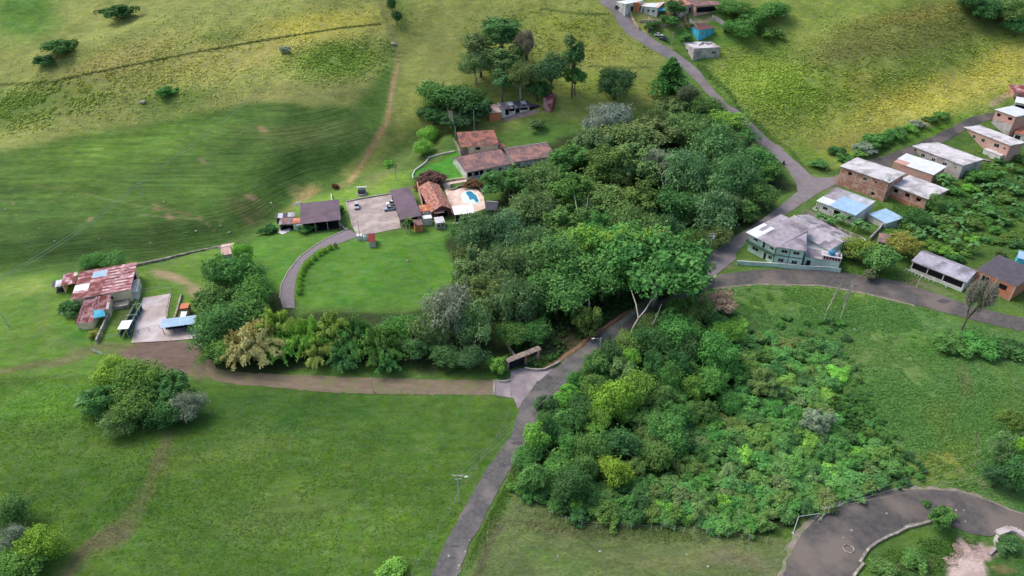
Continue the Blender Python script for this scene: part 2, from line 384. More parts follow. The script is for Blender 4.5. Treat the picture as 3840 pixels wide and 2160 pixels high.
# right meadow
pol([(1780, 715), (2060, 715), (2300, 765), (2420, 800), (2576, 830), (4000, 900), (4000, 1400), (2576, 1300), (2450, 1245), (2300, 1235), (2200, 1240), (2060, 1060), (2080, 900), (1860, 840)], (94, 142, 68), soft=10, rough=1.0)
ell(2080, 740, 150, 26, 4, (112, 150, 52), 0.6, 0.8); ell(1930, 760, 90, 30, 0, (104, 146, 50), 0.6, 0.8)
ell(2200, 900, 160, 70, 10, (118, 148, 76), 0.5, 0.9); ell(2190, 1020, 130, 60, 0, (84, 132, 60), 0.6, 0.9)
ell(2340, 870, 80, 50, 30, (88, 142, 48), 0.6, 0.9); ell(2440, 1150, 60, 60, 0, (132, 150, 58), 0.7, 0.9)
ell(2380, 1050, 40, 80, -20, (122, 142, 60), 0.6, 0.9); ell(2360, 1180, 110, 40, 0, (134, 148, 60), 0.7, 0.8)
ell(2330, 560, 160, 90, -25, (66, 106, 42), 0.8, 0.6, 1.0); ell(2500, 500, 90, 60, -25, (72, 112, 44), 0.7, 0.6, 1.0)
for e_ in ((2210, 400, 60, 12, 16), (2100, 478, 40, 14, 20), (2290, 455, 70, 10, 18), (2450, 395, 60, 10, 20), (2360, 400, 40, 12, 20), (2060, 545, 30, 10, 20), (1830, 660, 40, 14, 10), (2170, 612, 60, 12, 24), (2330, 720, 90, 9, 16), (2470, 740, 50, 12, 18), (2230, 700, 60, 8, 8)):
    ell(*e_, (134, 124, 108), 0.65, 0.8)
ell(510, 935, 40, 26, 0, (122, 108, 96), 0.85, 0.6)
ell(2400, 960, 24, 60, -20, (128, 118, 82), 0.45, 0.9); ell(2520, 1000, 60, 70, 0, (104, 138, 60), 0.6, 0.9)
line([(2460, 1080), (2462, 1120), (2450, 1170), (2480, 1240)], 4, (170, 160, 130), 0.6)
# wood floor
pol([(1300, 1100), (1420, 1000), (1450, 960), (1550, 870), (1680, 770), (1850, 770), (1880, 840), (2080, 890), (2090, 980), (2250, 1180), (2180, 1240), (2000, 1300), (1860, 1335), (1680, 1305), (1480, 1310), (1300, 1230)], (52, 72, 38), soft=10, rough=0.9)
line([(1386, 1180), (1380, 1240), (1384, 1300)], 7, (84, 62, 50), 0.9)
# bottom strip
pol([(1270, 1200), (1300, 1240), (1480, 1310), (1700, 1320), (1960, 1345), (1990, 1340), (1975, 1449), (1960, 1800), (1000, 1800), (1165, 1449)], (106, 130, 72), soft=8, rough=0.8)
ell(1400, 1320, 220, 16, 4, (112, 108, 80), 0.45, 0.8); ell(1700, 1400, 200, 36, 0, (128, 138, 84), 0.6, 0.9); ell(1430, 1400, 120, 30, 0, (92, 130, 58), 0.6, 0.9)
ell(1860, 1420, 90, 30, 10, (130, 120, 104), 0.5, 0.9)
line([(1250, 1330), (1215, 1400), (1190, 1449)], 12, (100, 92, 76), 0.7, wob=True); line([(1200, 1300), (1165, 1400), (1140, 1470)], 10, (98, 96, 68), 0.4)
# hairpin inside and sandy banks
pol([(2190, 1449), (2230, 1400), (2300, 1350), (2400, 1310), (2560, 1330), (2700, 1400), (2700, 1700), (2190, 1700)], (72, 116, 48), soft=5, rough=0.8)
pol([(2392, 1340), (2402, 1330), (2505, 1350), (2495, 1395), (2440, 1392), (2385, 1368)], (178, 162, 150), soft=3, rough=0.6)
pol([(2365, 1380), (2400, 1375), (2470, 1395), (2500, 1449), (2520, 1500), (2370, 1500), (2385, 1449)], (196, 182, 172), soft=5, rough=0.4)
ell(2295, 1405, 60, 26, -10, (118, 120, 84), 0.6, 0.8); ell(2540, 1430, 40, 14, 10, (176, 138, 104), 0.6, 0.8)
ell(2010, 1330, 20, 60, 35, (132, 140, 84), 0.5, 0.8)
line([(1990, 1400), (2010, 1360), (2050, 1310), (2120, 1265), (2200, 1240), (2330, 1232), (2450, 1245), (2540, 1290)], 9, (146, 138, 122), 0.8)
# village slope
pol([(2100, 620), (2260, 560), (2500, 400), (2800, 330), (2800, 620), (2576, 780), (2440, 750), (2260, 700), (2130, 690)], (84, 124, 48), soft=8, rough=0.9)
ell(2420, 400, 60, 16, -10, (140, 152, 60), 0.6, 0.8); ell(2330, 455, 40, 20, 0, (150, 158, 60), 0.5, 0.8); ell(2440, 640, 80, 30, 0, (70, 108, 42), 0.7, 0.8); ell(2250, 715, 90, 14, 8, (96, 88, 66), 0.7, 0.8)
line([(2495, 262), (2540, 235), (2600, 205)], 10, (176, 160, 132), 0.8)
ell(1700, 30, 90, 24, 0, (140, 132, 112), 0.6, 0.8); ell(1680, 95, 60, 26, 0, (78, 128, 48), 0.8, 0.6); ell(1745, 55, 60, 8, -12, (168, 156, 132), 0.7, 0.7)
ell(1830, 100, 60, 16, 0, (86, 142, 52), 0.7, 0.7); ell(1675, 118, 30, 7, 0, (170, 154, 130), 0.7, 0.7)
# tracks and scars on the left hillside
line([(950, -60), (958, 0), (975, 50), (988, 90), (1002, 130), (1000, 170), (985, 230), (982, 290), (950, 345), (930, 380), (905, 420), (880, 460), (850, 470)], 14, (142, 150, 86), 0.7)
line([(1002, 165), (988, 215), (980, 270), (972, 310), (950, 350), (935, 375), (910, 415), (880, 455)], 6.5, (182, 160, 108), 0.85)
line([(965, 320), (945, 355), (925, 385)], 7, (186, 140, 96), 0.6)
line([(0, 213), (60, 210), (130, 205), (300, 170), (500, 130), (700, 95), (860, 70), (960, 60)], 3.6, (62, 84, 38), 0.95)
line([(1040, 200), (1110, 210), (1200, 226)], 3, (150, 156, 90), 0.5); line([(1360, 22), (1450, 34), (1530, 36)], 3.5, (72, 100, 42), 0.9)
line([(1480, 165), (1560, 172), (1640, 168)], 3, (78, 100, 46), 0.8)
line([(90, 470), (180, 475), (260, 500), (340, 515), (410, 530)], 2.4, (124, 140, 84), 0.6); line([(350, 540), (450, 548), (560, 555)], 2.4, (130, 140, 90), 0.6)
line([(380, 510), (430, 530), (500, 545), (540, 580)], 3, (136, 130, 92), 0.7)
for (x, y, r, k) in ((434, 540, 16, .8), (630, 500, 18, .8), (672, 327, 14, .9), (500, 408, 14, .5), (232, 545, 10, .8), (36, 508, 6, .8), (395, 520, 14, .5), (360, 256, 8, .3), (608, 560, 12, .5)):
    ell(x, y, r, r*0.55, 20, (160, 138, 104), k, 0.7)
ell(740, 480, 20, 20, 0, (150, 150, 90), 0.5)
ell(960, 450, 60, 20, -30, (138, 146, 90), 0.6, 0.8)

LUMA = (C @ np.array([.25, .6, .15]))[..., None]; C = (C*0.93+LUMA*0.07)*np.array([0.95, 0.88, 0.93])
V_, U_ = GX.shape
idx = np.arange(GX.size).reshape(GX.shape)
quads = np.stack([idx[:-1, :-1], idx[:-1, 1:], idx[1:, 1:], idx[1:, :-1]], -1).reshape(-1, 4)
gv = np.stack([GX, GY, GZ], -1).reshape(-1, 3)
gme = np_mesh('ground', gv, quads, smooth=True)
ca = gme.attributes.new('Col', 'FLOAT_COLOR', 'POINT'); ca.data.foreach_set('color', np.concatenate([C, np.ones(F+(1,))], -1).astype(np.float32).ravel())
ra = gme.attributes.new('rough', 'FLOAT', 'POINT'); ra.data.foreach_set('value', ROUGH.astype(np.float32).ravel())
ta = gme.attributes.new('terr', 'FLOAT', 'POINT'); ta.data.foreach_set('value', TERR.astype(np.float32).ravel())
def ground_mat():
    m = bpy.data.materials.new('ground_grass'); m.use_nodes = True; n = m.node_tree; N = n.nodes; L = n.links; N.clear()
    out = N.new('ShaderNodeOutputMaterial'); b = N.new('ShaderNodeBsdfPrincipled'); L.new(b.outputs[0], out.inputs[0])
    b.inputs['Roughness'].default_value = 0.95; b.inputs['Specular IOR Level'].default_value = 0.1
    A = lambda nm: (lambda a: (setattr(a, 'attribute_name', nm), a)[1])(N.new('ShaderNodeAttribute'))
    ac, ar, at = A('Col'), A('rough'), A('terr')
    g = N.new('ShaderNodeNewGeometry')
    def nz(scale, detail=4, rough=0.6, vec=None, st=None):
        t = N.new('ShaderNodeTexNoise'); t.inputs['Scale'].default_value = scale; t.inputs['Detail'].default_value = detail; t.inputs['Roughness'].default_value = rough
        src = g.outputs['Position']
        if st:
            mp = N.new('ShaderNodeMapping'); mp.inputs['Scale'].default_value = st; L.new(src, mp.inputs[0]); src = mp.outputs[0]
        L.new(src, t.inputs['Vector']); return t.outputs[0]
    def mrange(s, a, b_, c, d):
        r = N.new('ShaderNodeMapRange'); L.new(s, r.inputs[0])
        for i, v in enumerate((a, b_, c, d)): r.inputs[i+1].default_value = v
        return r.outputs[0]
    def math_(op, a, b_):
        q = N.new('ShaderNodeMath'); q.operation = op
        for i, s in enumerate((a, b_)):
            if isinstance(s, (int, float)): q.inputs[i].default_value = s
            else: L.new(s, q.inputs[i])
        return q.outputs[0]
    n1 = nz(0.07, 3); n2 = nz(0.32, 5, 0.7, st=(0.7, 1.5, 1)); n3 = nz(1.7, 5, 0.75, st=(0.75, 1.4, 1)); n4 = nz(0.02, 2)
    v = math_('MULTIPLY', mrange(n1, 0.3, 0.7, 0.84, 1.16), mrange(n2, 0.3, 0.7, 0.76, 1.24))
    r3 = mrange(n3, 0.3, 0.7, -0.34, 0.34)
    v = math_('MULTIPLY', v, math_('ADD', 1.0, math_('MULTIPLY', r3, mrange(ar.outputs['Fac'], 0, 1, 0.35, 1.25))))
    # cattle terracettes along the contours
    sp = N.new('ShaderNodeSeparateXYZ'); L.new(g.outputs['Position'], sp.inputs[0])
    tw = nz(1.0, 6, 0.7, st=(0.035, 0.05, 1.9))
    tl = math_('MULTIPLY', mrange(tw, 0.36, 0.64, -0.25, 0.27), at.outputs['Fac'])
    v = math_('MULTIPLY', v, math_('ADD', 1.0, tl))
    hs = N.new('ShaderNodeHueSaturation'); L.new(ac.outputs['Color'], hs.inputs['Color']); L.new(v, hs.inputs['Value'])
    L.new(mrange(nz(0.14, 4, 0.7), 0.3, 0.7, 0.515, 0.485), hs.inputs['Hue']); L.new(mrange(nz(0.5, 4), 0.3, 0.7, 1.12, 0.86), hs.inputs['Saturation'])
    # dry / dusty flecks
    mx = N.new('ShaderNodeMix'); mx.data_type = 'RGBA'; L.new(hs.outputs[0], mx.inputs[6]); mx.inputs[7].default_value = S(138, 130, 82)
    L.new(mrange(nz(0.9, 6, 0.8), 0.56, 0.74, 0.0, 0.5), mx.inputs[0]); L.new(mx.outputs[2], b.inputs['Base Color'])
    hgt = math_('ADD', math_('MULTIPLY', n3, math_('ADD', 0.05, math_('MULTIPLY', ar.outputs['Fac'], 0.42))), math_('MULTIPLY', n2, math_('ADD', 0.1, math_('MULTIPLY', ar.outputs['Fac'], 0.8))))
    hgt = math_('ADD', hgt, math_('MULTIPLY', math_('MULTIPLY', tw, at.outputs['Fac']), 0.7))
    bp = N.new('ShaderNodeBump'); bp.inputs['Strength'].default_value = 1.0; bp.inputs['Distance'].default_value = 1.0; L.new(hgt, bp.inputs['Height']); L.new(bp.outputs[0], b.inputs['Normal'])
    return m
gme.materials.append(ground_mat())
link('ground', gme, kind='structure')

# ------------------------------------------------------------------ surfaces laid over the ground
HARD = []
def drape(name, poly, m, off, step=1.6, jit=0.0, ov=True, dens=1.2, kind='structure', seed=0, **kw):
    """poly of photo pixels -> sheet that follows the ground"""
    W = [hit(*(V(*p) if ov else p)) for p in poly]; HARD.append([(q.x, q.y) for q in W])
    pts = []; n = len(W); rr = random.Random(seed)
    for i in range(n):
        a, b = W[i], W[(i+1) % n]; k = max(1, int((b-a).length/dens))
        for j in range(k):
            p = a.lerp(b, j/k)
            if jit: p = p+Vector((mnoise.noise(p*0.8), mnoise.noise(p*0.8+Vector((9, 3, 1))), 0))*jit
            pts.append((p.x, p.y))
    P = np.array(pts); xs_ = np.arange(P[:, 0].min(), P[:, 0].max(), step); ys_ = np.arange(P[:, 1].min(), P[:, 1].max(), step)
    gx, gy = np.meshgrid(xs_, ys_); gx, gy = gx.ravel(), gy.ravel()
    ins = inpoly(pts, gx, gy) & (_pdist(gx, gy, list(P[:, 0])+[P[0, 0]], list(P[:, 1])+[P[0, 1]]) > step*0.35)
    allp = [Vector(p) for p in pts]+[Vector((x, y)) for x, y in zip(gx[ins], gy[ins])]
    nb = len(pts)
    vo, eo, fo, *_ = delaunay_2d_cdt(allp, [(i, (i+1) % nb) for i in range(nb)], [list(range(nb))], 1, 1e-4)
    A = np.array([(v.x, v.y) for v in vo]); Z = H(A[:, 0], A[:, 1])+off
    me = bpy.data.meshes.new(name); me.from_pydata([(A[i, 0], A[i, 1], Z[i]) for i in range(len(A))], [], [tuple(f) for f in fo]); me.update()
    if len(me.polygons) and sum(p.normal.z for p in me.polygons) < 0: me.flip_normals()
    me.polygons.foreach_set('use_smooth', [True]*len(me.polygons)); me.materials.append(m)
    return link(name, me, kind=kind, **kw)
def ribbon(pts_l, pts_r):
    return list(pts_l)+list(pts_r)[::-1]
asphalt = mat('asphalt', S(112, 111, 110, .9), S(90, 89, 90, .9), scale=1.1, rough=0.9, bump=0.01, c3=S(128, 123, 122, .9), s3=0.16)
asph2 = mat('asphalt_worn', S(86, 84, 85, .85), S(106, 102, 99, .9), scale=0.7, rough=0.9, bump=0.01, c3=S(122, 114, 108, .9), s3=0.11)
conc = mat('concrete_road', S(146, 139, 144, .9), S(130, 123, 128, .9), scale=0.3, rough=0.9, bump=0.01, c3=S(130, 122, 122, .9), s3=0.1)
dirt = mat('packed_dirt', S(134, 120, 102), S(112, 101, 86), scale=0.5, rough=0.95, bump=0.05, bscale=1.5, c3=S(116, 116, 82), s3=0.22, stretch=(0.5, 1.6, 1))
paver = mat('paver', S(176, 163, 160), S(152, 140, 137), scale=0.5, rough=0.9, bump=0.02, bscale=4, c3=S(188, 176, 171), s3=0.2)
kerbm = mat('kerb_concrete', S(186, 180, 176), S(150, 146, 140), scale=1.0, rough=0.9)
SHLM = mat('dusty_patch', S(118, 111, 107), S(104, 98, 98), scale=1.2, rough=.95)
# main road, up the middle
mainL = [(1066, 1480), (1085, 1449), (1112, 1382), (1177, 1262), (1219, 1187), (1288, 1094), (1308, 1020), (1350, 962), (1395, 927), (1488, 855), (1588, 787), (1690, 745), (1755, 712)]
mainR = [(1138, 1480), (1152, 1449), (1181, 1369), (1211, 1319), (1256, 1227), (1300, 1150), (1350, 1069), (1375, 1024), (1413, 977), (1478, 914), (1538, 865), (1571, 837), (1648, 777), (1708, 755), (1765, 742)]
drape('road', [V_ for V_ in ribbon(mainL, mainR)], asphalt, 0.10, jit=0.5)
lowL = [(1755, 712), (1800, 693), (1900, 679), (2000, 676), (2120, 686), (2260, 708), (2350, 737), (2450, 772), (2600, 806)]
lowR = [(1765, 742), (1785, 724), (1900, 713), (2060, 716), (2180, 737), (2300, 767), (2400, 793), (2500, 818), (2600, 838)]
drape('road', ribbon(lowL, lowR), asph2, 0.11, jit=0.25)
upL = [(1755, 712), (1758, 672), (1800, 627), (1880, 577), (1960, 521), (2006, 482), (2003, 462), (1980, 425), (1945, 390)]
upR = [(1800, 693), (1852, 652), (1850, 640), (1895, 590), (1990, 532), (2060, 486), (2104, 462), (2104, 445), (2080, 447), (2045, 446), (2010, 412), (1962, 368)]
drape('road', upL+upR[::-1], conc, 0.13, jit=0.25)
drape('road', [(2078, 462), (2104, 470), (2200, 435), (2300, 392), (2400, 345), (2490, 302), (2600, 268), (2600, 250), (2480, 286), (2390, 322), (2290, 368), (2190, 408), (2100, 444)], asph2, 0.12, jit=0.2)
drape('road', [(1948, 392), (1966, 370), (1900, 318), (1828, 262), (1792, 222), (1762, 182), (1735, 158), (1700, 132), (1662, 110), (1636, 92), (1606, 72), (1590, 55), (1578, 30), (1560, 8), (1540, -20), (1490, -20), (1512, 10), (1540, 30), (1556, 60), (1576, 84), (1612, 108), (1650, 130), (1680, 148), (1715, 168), (1742, 196), (1775, 232), (1812, 268), (1880, 330)], conc, 0.12, jit=0.2)
drape('apron', [(1282, 1000), (1292, 1002), (1303, 1030), (1345, 968), (1392, 928), (1365, 931), (1330, 934), (1312, 926), (1286, 934), (1283, 955), (1240, 957), (1240, 995)], mat('apron_concrete', S(150, 140, 144), S(130, 122, 128), scale=.3, rough=.9, c3=S(168, 158, 160), s3=.2), 0.085, jit=0.15)
drape('dirt_road', [(545, 928), (620, 938), (700, 941), (850, 948), (1000, 951), (1120, 956), (1240, 957), (1300, 960), (1300, 1000), (1240, 995), (1100, 992), (900, 990), (780, 984), (700, 976), (600, 968), (545, 960), (515, 940), (518, 900), (535, 895), (540, 915)], dirt, 0.07, jit=0.4)
# driveway and yard
drv = ribbon([(876, 577), (819, 602), (757, 645), (724, 685), (706, 720), (704, 750), (712, 775)], [(906, 594), (851, 614), (799, 630), (764, 659), (747, 692), (742, 724), (740, 752), (742, 775)])
drape('driveway', drv, mat('driveway_cobble', S(140, 132, 138), S(120, 112, 118), scale=1.5, rough=.9, bump=.03, bscale=5), 0.10)
drape('courtyard', [(871, 508), (900, 504), (994, 488), (1006, 560), (1008, 574), (944, 587), (930, 588), (900, 594), (886, 570)], paver, 0.09)
rp = random.Random(3); pm_ = mat('asphalt_patch', S(88, 85, 90, .85), S(100, 96, 100, .85), scale=1.2, rough=.9)
for i in range(15):
    Lp, Rp = (mainL, mainR) if i < 11 else (lowL, lowR) if i < 17 else ([(2050, 1308), (2145, 1255), (2310, 1232), (2480, 1258)], [(2165, 1410), (2235, 1350), (2345, 1312), (2492, 1352)])
    k = rp.randrange(len(Lp)-1); 
    if i < 11: k = rp.randrange(10)
    t = rp.random(); s_ = rp.uniform(.15, .8); k2 = min(k, len(Rp)-2)
    lx, ly = Lp[k][0]+(Lp[k+1][0]-Lp[k][0])*t, Lp[k][1]+(Lp[k+1][1]-Lp[k][1])*t; rx, ry = Rp[k2][0]+(Rp[k2+1][0]-Rp[k2][0])*t, Rp[k2][1]+(Rp[k2+1][1]-Rp[k2][1])*t
    if i < 11 and abs(ly-ry) > 60: continue
    cx, cy = lx+(rx-lx)*s_, ly+(ry-ly)*s_; w_ = rp.uniform(8, 22); h_ = rp.uniform(3, 8)
    drape('asphalt_patch', [(cx+w_*math.cos(a_)*rp.uniform(.7, 1.1), cy+h_*math.sin(a_)*rp.uniform(.7, 1.1)) for a_ in [q_*.785 for q_ in range(8)][::-1]], pm_ if i % 3 else SHLM, .135, dens=.6, step=.8)
hair_out = [(1950, 1530), (1966, 1470), (1978, 1420), (2000, 1370), (2020, 1340), (2050, 1308), (2090, 1278), (2145, 1255), (2220, 1235), (2310, 1232), (2410, 1236), (2480, 1258), (2540, 1283), (2620, 1310)]
hair_in = [(2640, 1390), (2576, 1345), (2545, 1328), (2512, 1340), (2492, 1352), (2440, 1342), (2400, 1328), (2345, 1312), (2285, 1326), (2235, 1350), (2190, 1378), (2165, 1410), (2148, 1449), (2130, 1500)]
SHL = mat('gravel_shoulder', S(158, 148, 138), S(120, 114, 104), scale=0.9, rough=.95, bump=.04, c3=S(116, 128, 88), s3=.35)
drape('road_shoulder', [(x-(14 if x < 2060 else 5), y-(6 if x > 2000 else 0)) for x, y in hair_out[1:]]+[(x, y+2) for x, y in hair_out[1:][::-1]], SHL, 0.08, jit=0.8)
drape('road_shoulder', [(1795, 719), (1900, 709), (2060, 712), (2180, 733), (2300, 763), (2300, 771), (2180, 741), (2060, 720), (1900, 717), (1795, 729)], SHL, 0.09, jit=0.5)
drape('road_shoulder', [(1365, 934), (1392, 925), (1484, 853), (1584, 785), (1582, 779), (1480, 846), (1386, 916)], mat('red_earth_verge', S(150, 118, 96), S(122, 100, 78), scale=.7, rough=.95, bump=.03), 0.075, jit=0.5)
drape('road', hair_out+hair_in, asph2, 0.12, jit=0.3)
# ------------------------------------------------------------------ building kit
BRICK = mat('brick_wall', S(182, 132, 116), S(150, 102, 88), scale=0.7, bump=0.02, bscale=8, brick=S(196, 160, 146), c3=S(202, 170, 156), s3=0.45, rnd=0.0)
BRICKO = mat('brick_orange', S(196, 122, 92), S(172, 102, 76), scale=0.9, bump=0.02, bscale=8, brick=S(204, 150, 124), c3=S(184, 128, 104), s3=0.4)
BRICKP = mat('brick_pink', S(206, 160, 150), S(184, 138, 128), scale=0.8, bump=0.02, brick=S(216, 186, 176), c3=S(190, 160, 150), s3=0.3)
CONCW = mat('block_wall', S(196, 188, 188), S(170, 162, 162), scale=0.5, c3=S(150, 142, 140), s3=0.25, bump=0.01)
WHITE = mat('white_wall', S(226, 226, 224), S(204, 204, 200), scale=0.6, c3=S(186, 182, 176), s3=0.3)
CREAM = mat('cream_wall', S(240, 226, 188), S(222, 206, 168), scale=0.5)
MINT = mat('mint_wall', S(206, 234, 222), S(188, 216, 206), scale=0.35, c3=S(176, 200, 188), s3=0.2)
MINTD = mat('green_trim', S(70, 104, 88), S(58, 88, 76), scale=1)
FRAME = mat('white_frame', S(220, 220, 218), S(200, 200, 198), scale=2)
COLM = mat('concrete_column', S(208, 184, 176), S(186, 164, 156), scale=1.2)
GLASS = mat('window_glass', S(34, 38, 48), S(24, 26, 34), scale=1, rough=0.25, spec=0.6)
DARK = mat('dark_interior', S(30, 28, 32), S(20, 20, 24), scale=1, rough=0.95)  # near-black, puts interior shade into the colour of openings and floors
DOORM = mat('dark_door', S(52, 46, 50), S(40, 36, 42), scale=2, rough=.6)
WOOD = mat('brown_door', S(104, 62, 48), S(80, 48, 40), scale=2)
SLAB = mat('slab_roof', S(218, 216, 220), S(190, 188, 194), scale=0.35, c3=S(162, 158, 162), s3=0.2, stretch=(0.5, 1, 1), bump=.01)
GREYSH = mat('fibre_cement_sheet', S(176, 170, 180), S(146, 140, 150), scale=0.5, c3=S(120, 114, 122), s3=0.18, orand=0.1)
DARKSH = mat('dark_fibre_sheet', S(112, 106, 120), S(90, 84, 96), scale=0.5, c3=S(78, 74, 84), s3=0.2, orand=0.1)
ZINC = mat('zinc_sheet', S(206, 212, 222), S(182, 188, 198), scale=0.4, rough=0.55, metal=0.15, c3=S(160, 160, 164), s3=0.25, orand=0.07)
ZINCW = mat('bright_zinc_sheet', S(232, 238, 242), S(212, 220, 226), scale=0.4, rough=0.5, metal=0.1, orand=0.05)
BLUESH = mat('pale_blue_sheet', S(168, 200, 226), S(150, 184, 212), scale=0.5, rough=0.5, orand=0.06)
RUST = mat('rusted_sheet', S(142, 84, 84), S(116, 62, 60), scale=0.9, c3=S(184, 146, 148), s3=0.35, orand=0.2, stretch=(1, 3, 1))
RUSTP = mat('faded_rust_sheet', S(200, 158, 166), S(144, 90, 92), scale=1.2, c3=S(224, 204, 210), s3=0.5, orand=0.16, stretch=(1, 3, 1), contrast=(0.4, 0.6))
BROWNSH = mat('brown_roof_sheet', S(116, 98, 112), S(104, 88, 100), scale=0.3, rough=0.7, c3=S(96, 84, 94), s3=0.15, orand=0.04)
TILE = mat('clay_tile', S(190, 132, 116), S(150, 100, 90), scale=0.8, c3=S(116, 92, 90), s3=0.3, rnd=0.28)
TILEO = mat('clay_tile_orange', S(214, 136, 100), S(186, 112, 84), scale=0.8, c3=S(226, 170, 140), s3=0.5, rnd=0.2)
TILEG = mat('clay_tile_weathered', S(146, 120, 122), S(112, 92, 96), scale=0.7, c3=S(170, 130, 122), s3=0.25, rnd=0.3)
TILEP = mat('clay_tile_pink', S(214, 166, 150), S(176, 116, 100), scale=1.6, c3=S(146, 96, 86), s3=0.9, rnd=0.34)
TURQ = mat('turquoise_paint', S(84, 190, 214), S(64, 168, 196), scale=0.6)
ORANGEW = mat('orange_wall', S(216, 140, 100), S(190, 118, 84), scale=0.7)
STONE = mat('stone_wall', S(158, 150, 142), S(110, 104, 98), scale=1.6, bump=0.05, bscale=3, c3=S(182, 174, 164), s3=0.8)
REDP = mat('red_paint', S(140, 60, 58), S(116, 48, 50), scale=1)

_sheet_cache = {}
def sheet_mesh(w, l, m, n=5, amp=0.035):
    key = (round(w, 2), round(l, 2), m.name)
    if key not in _sheet_cache:
        b = MB(); vs = []; fs = []; k = n*2
        for j in (0, 1):
            for i in range(k+1): vs.append((w*i/k, l*j, amp*(1 if i % 2 else -1)))
        for i in range(k): fs.append((i, i+1, k+1+i+1, k+1+i))
        b.add(vs, fs); _sheet_cache[key] = b.mesh('sheet', m, True)
    return _sheet_cache[key]
def sheet_roof(parent, F, O, U, Sv, nu, ns, mats, seed=0, name='roof_sheet', skip=()):
    """corrugated sheets as single parts: O corner, U along the eave, Sv up the slope"""
    rr = random.Random(seed); w, l = U.length/nu, Sv.length/ns; u, s = U.normalized(), Sv.normalized(); nrm = u.cross(s).normalized()
    if nrm.z < 0: nrm = -nrm
    for j in range(ns):
        for i in range(nu):
            if (i, j) in skip: continue
            m = rr.choices([q[0] for q in mats], [q[1] for q in mats])[0] if isinstance(mats, list) else mats(i, j, rr)
            me = sheet_mesh(w*1.02, l*1.03, m)
            p = O+u*(w*i)+s*(l*j)+nrm*(0.05+0.015*(j % 2)+0.02*rr.random())
            M4 = Matrix((u.to_4d(), s.to_4d(), nrm.to_4d(), (0, 0, 0, 1))).transposed()
            M4 = Matrix([[u.x, s.x, nrm.x, p.x], [u.y, s.y, nrm.y, p.y], [u.z, s.z, nrm.z, p.z], [0, 0, 0, 1]])
            link(name, me, parent, F @ M4 @ Matrix.Rotation(rr.uniform(-.006, .006), 4, 'Z'))
def tile_roof(parent, F, O, U, Sv, m, seed=0, tw=0.30, tl=0.5):
    rr = np.random.default_rng(seed); u, s = np.array(U.normalized()), np.array(Sv.normalized()); nn = U.cross(Sv).normalized()
    if nn.z < 0: nn = -nn
    nn = np.array(nn); nu, ns = int(U.length/tw), int(Sv.length/tl); O = np.array(O)
    i, j = np.meshgrid(np.arange(nu), np.arange(ns)); i, j = i.ravel(), j.ravel(); n = len(i)
    jit = rr.normal(0, 0.012, n); base = O+np.outer((i+0.0)*tw, u)+np.outer(j*tl, s)+np.outer(0.05+jit, nn)
    V4 = []
    for (a, b_, h) in ((0, 0, 0.0), (tw*.28, 0, .085), (tw*.72, 0, .085), (tw, 0, 0.0), (0, tl*1.05, -.03), (tw*.28, tl*1.05, .05), (tw*.72, tl*1.05, .05), (tw, tl*1.05, -.03)):
        V4.append(base+u*a+s*b_+nn*h)
    V8 = np.stack(V4, 1).reshape(-1, 3); k = np.arange(n)[:, None]*8
    q = np.concatenate([k+np.array([[0, 1, 5, 4]]), k+np.array([[1, 2, 6, 5]]), k+np.array([[2, 3, 7, 6]])], 0)
    r = np.tile(np.clip(rr.normal(0.5, 0.28, n), 0, 1), 3)
    me = np_mesh('roof_tiles', V8, q, r, m); link('roof_tiles', me, parent, F, kind='stuff')
    b = MB(); a0 = Vector(O); b.add([a0, a0+U, a0+U+Sv, a0+Sv], [(0, 1, 2, 3)], 0.4)
    bm_ = b.build('roof_deck', m, parent, F)
def wall_side(b, L, H_, ops, put, th=0.2, base=2.0):
    """boxes of a wall with real openings; put(x0,x1,z0,z1) adds one"""
    xs_ = sorted({0.0, L}|{o[0] for o in ops}|{o[1] for o in ops}); zs_ = sorted({-base, H_}|{o[2] for o in ops}|{o[3] for o in ops})
    for i in range(len(xs_)-1):
        z0 = None
        for j in range(len(zs_)-1):
            cx, cz = (xs_[i]+xs_[i+1])/2, (zs_[j]+zs_[j+1])/2
            hole = any(o[0] < cx < o[1] and o[2] < cz < o[3] for o in ops)
            if hole:
                if z0 is not None: put(xs_[i], xs_[i+1], z0, zs_[j]); z0 = None
            elif z0 is None: z0 = zs_[j]
        if z0 is not None: put(xs_[i], xs_[i+1], z0, H_)
def axes(A, B, C, h, ground=None):
    """photo pixels of three wall-top corners (front left, front right, back right) -> frame, length, depth"""
    if ground is None:
        p = hit(A[0], A[1], h); q = hit(B[0], B[1], h); zt = (p.z+q.z)/2
    else: zt = ground+h
    a, b, c = at_z(*A, zt), at_z(*B, zt), at_z(*C, zt)
    U_ = (b-a); L = U_.length; u = U_.normalized(); v = Vector((-u.y, u.x, 0)); D = (c-b).dot(v)
    return frame((a.x, a.y, zt-h), math.atan2(u.y, u.x)), L, D
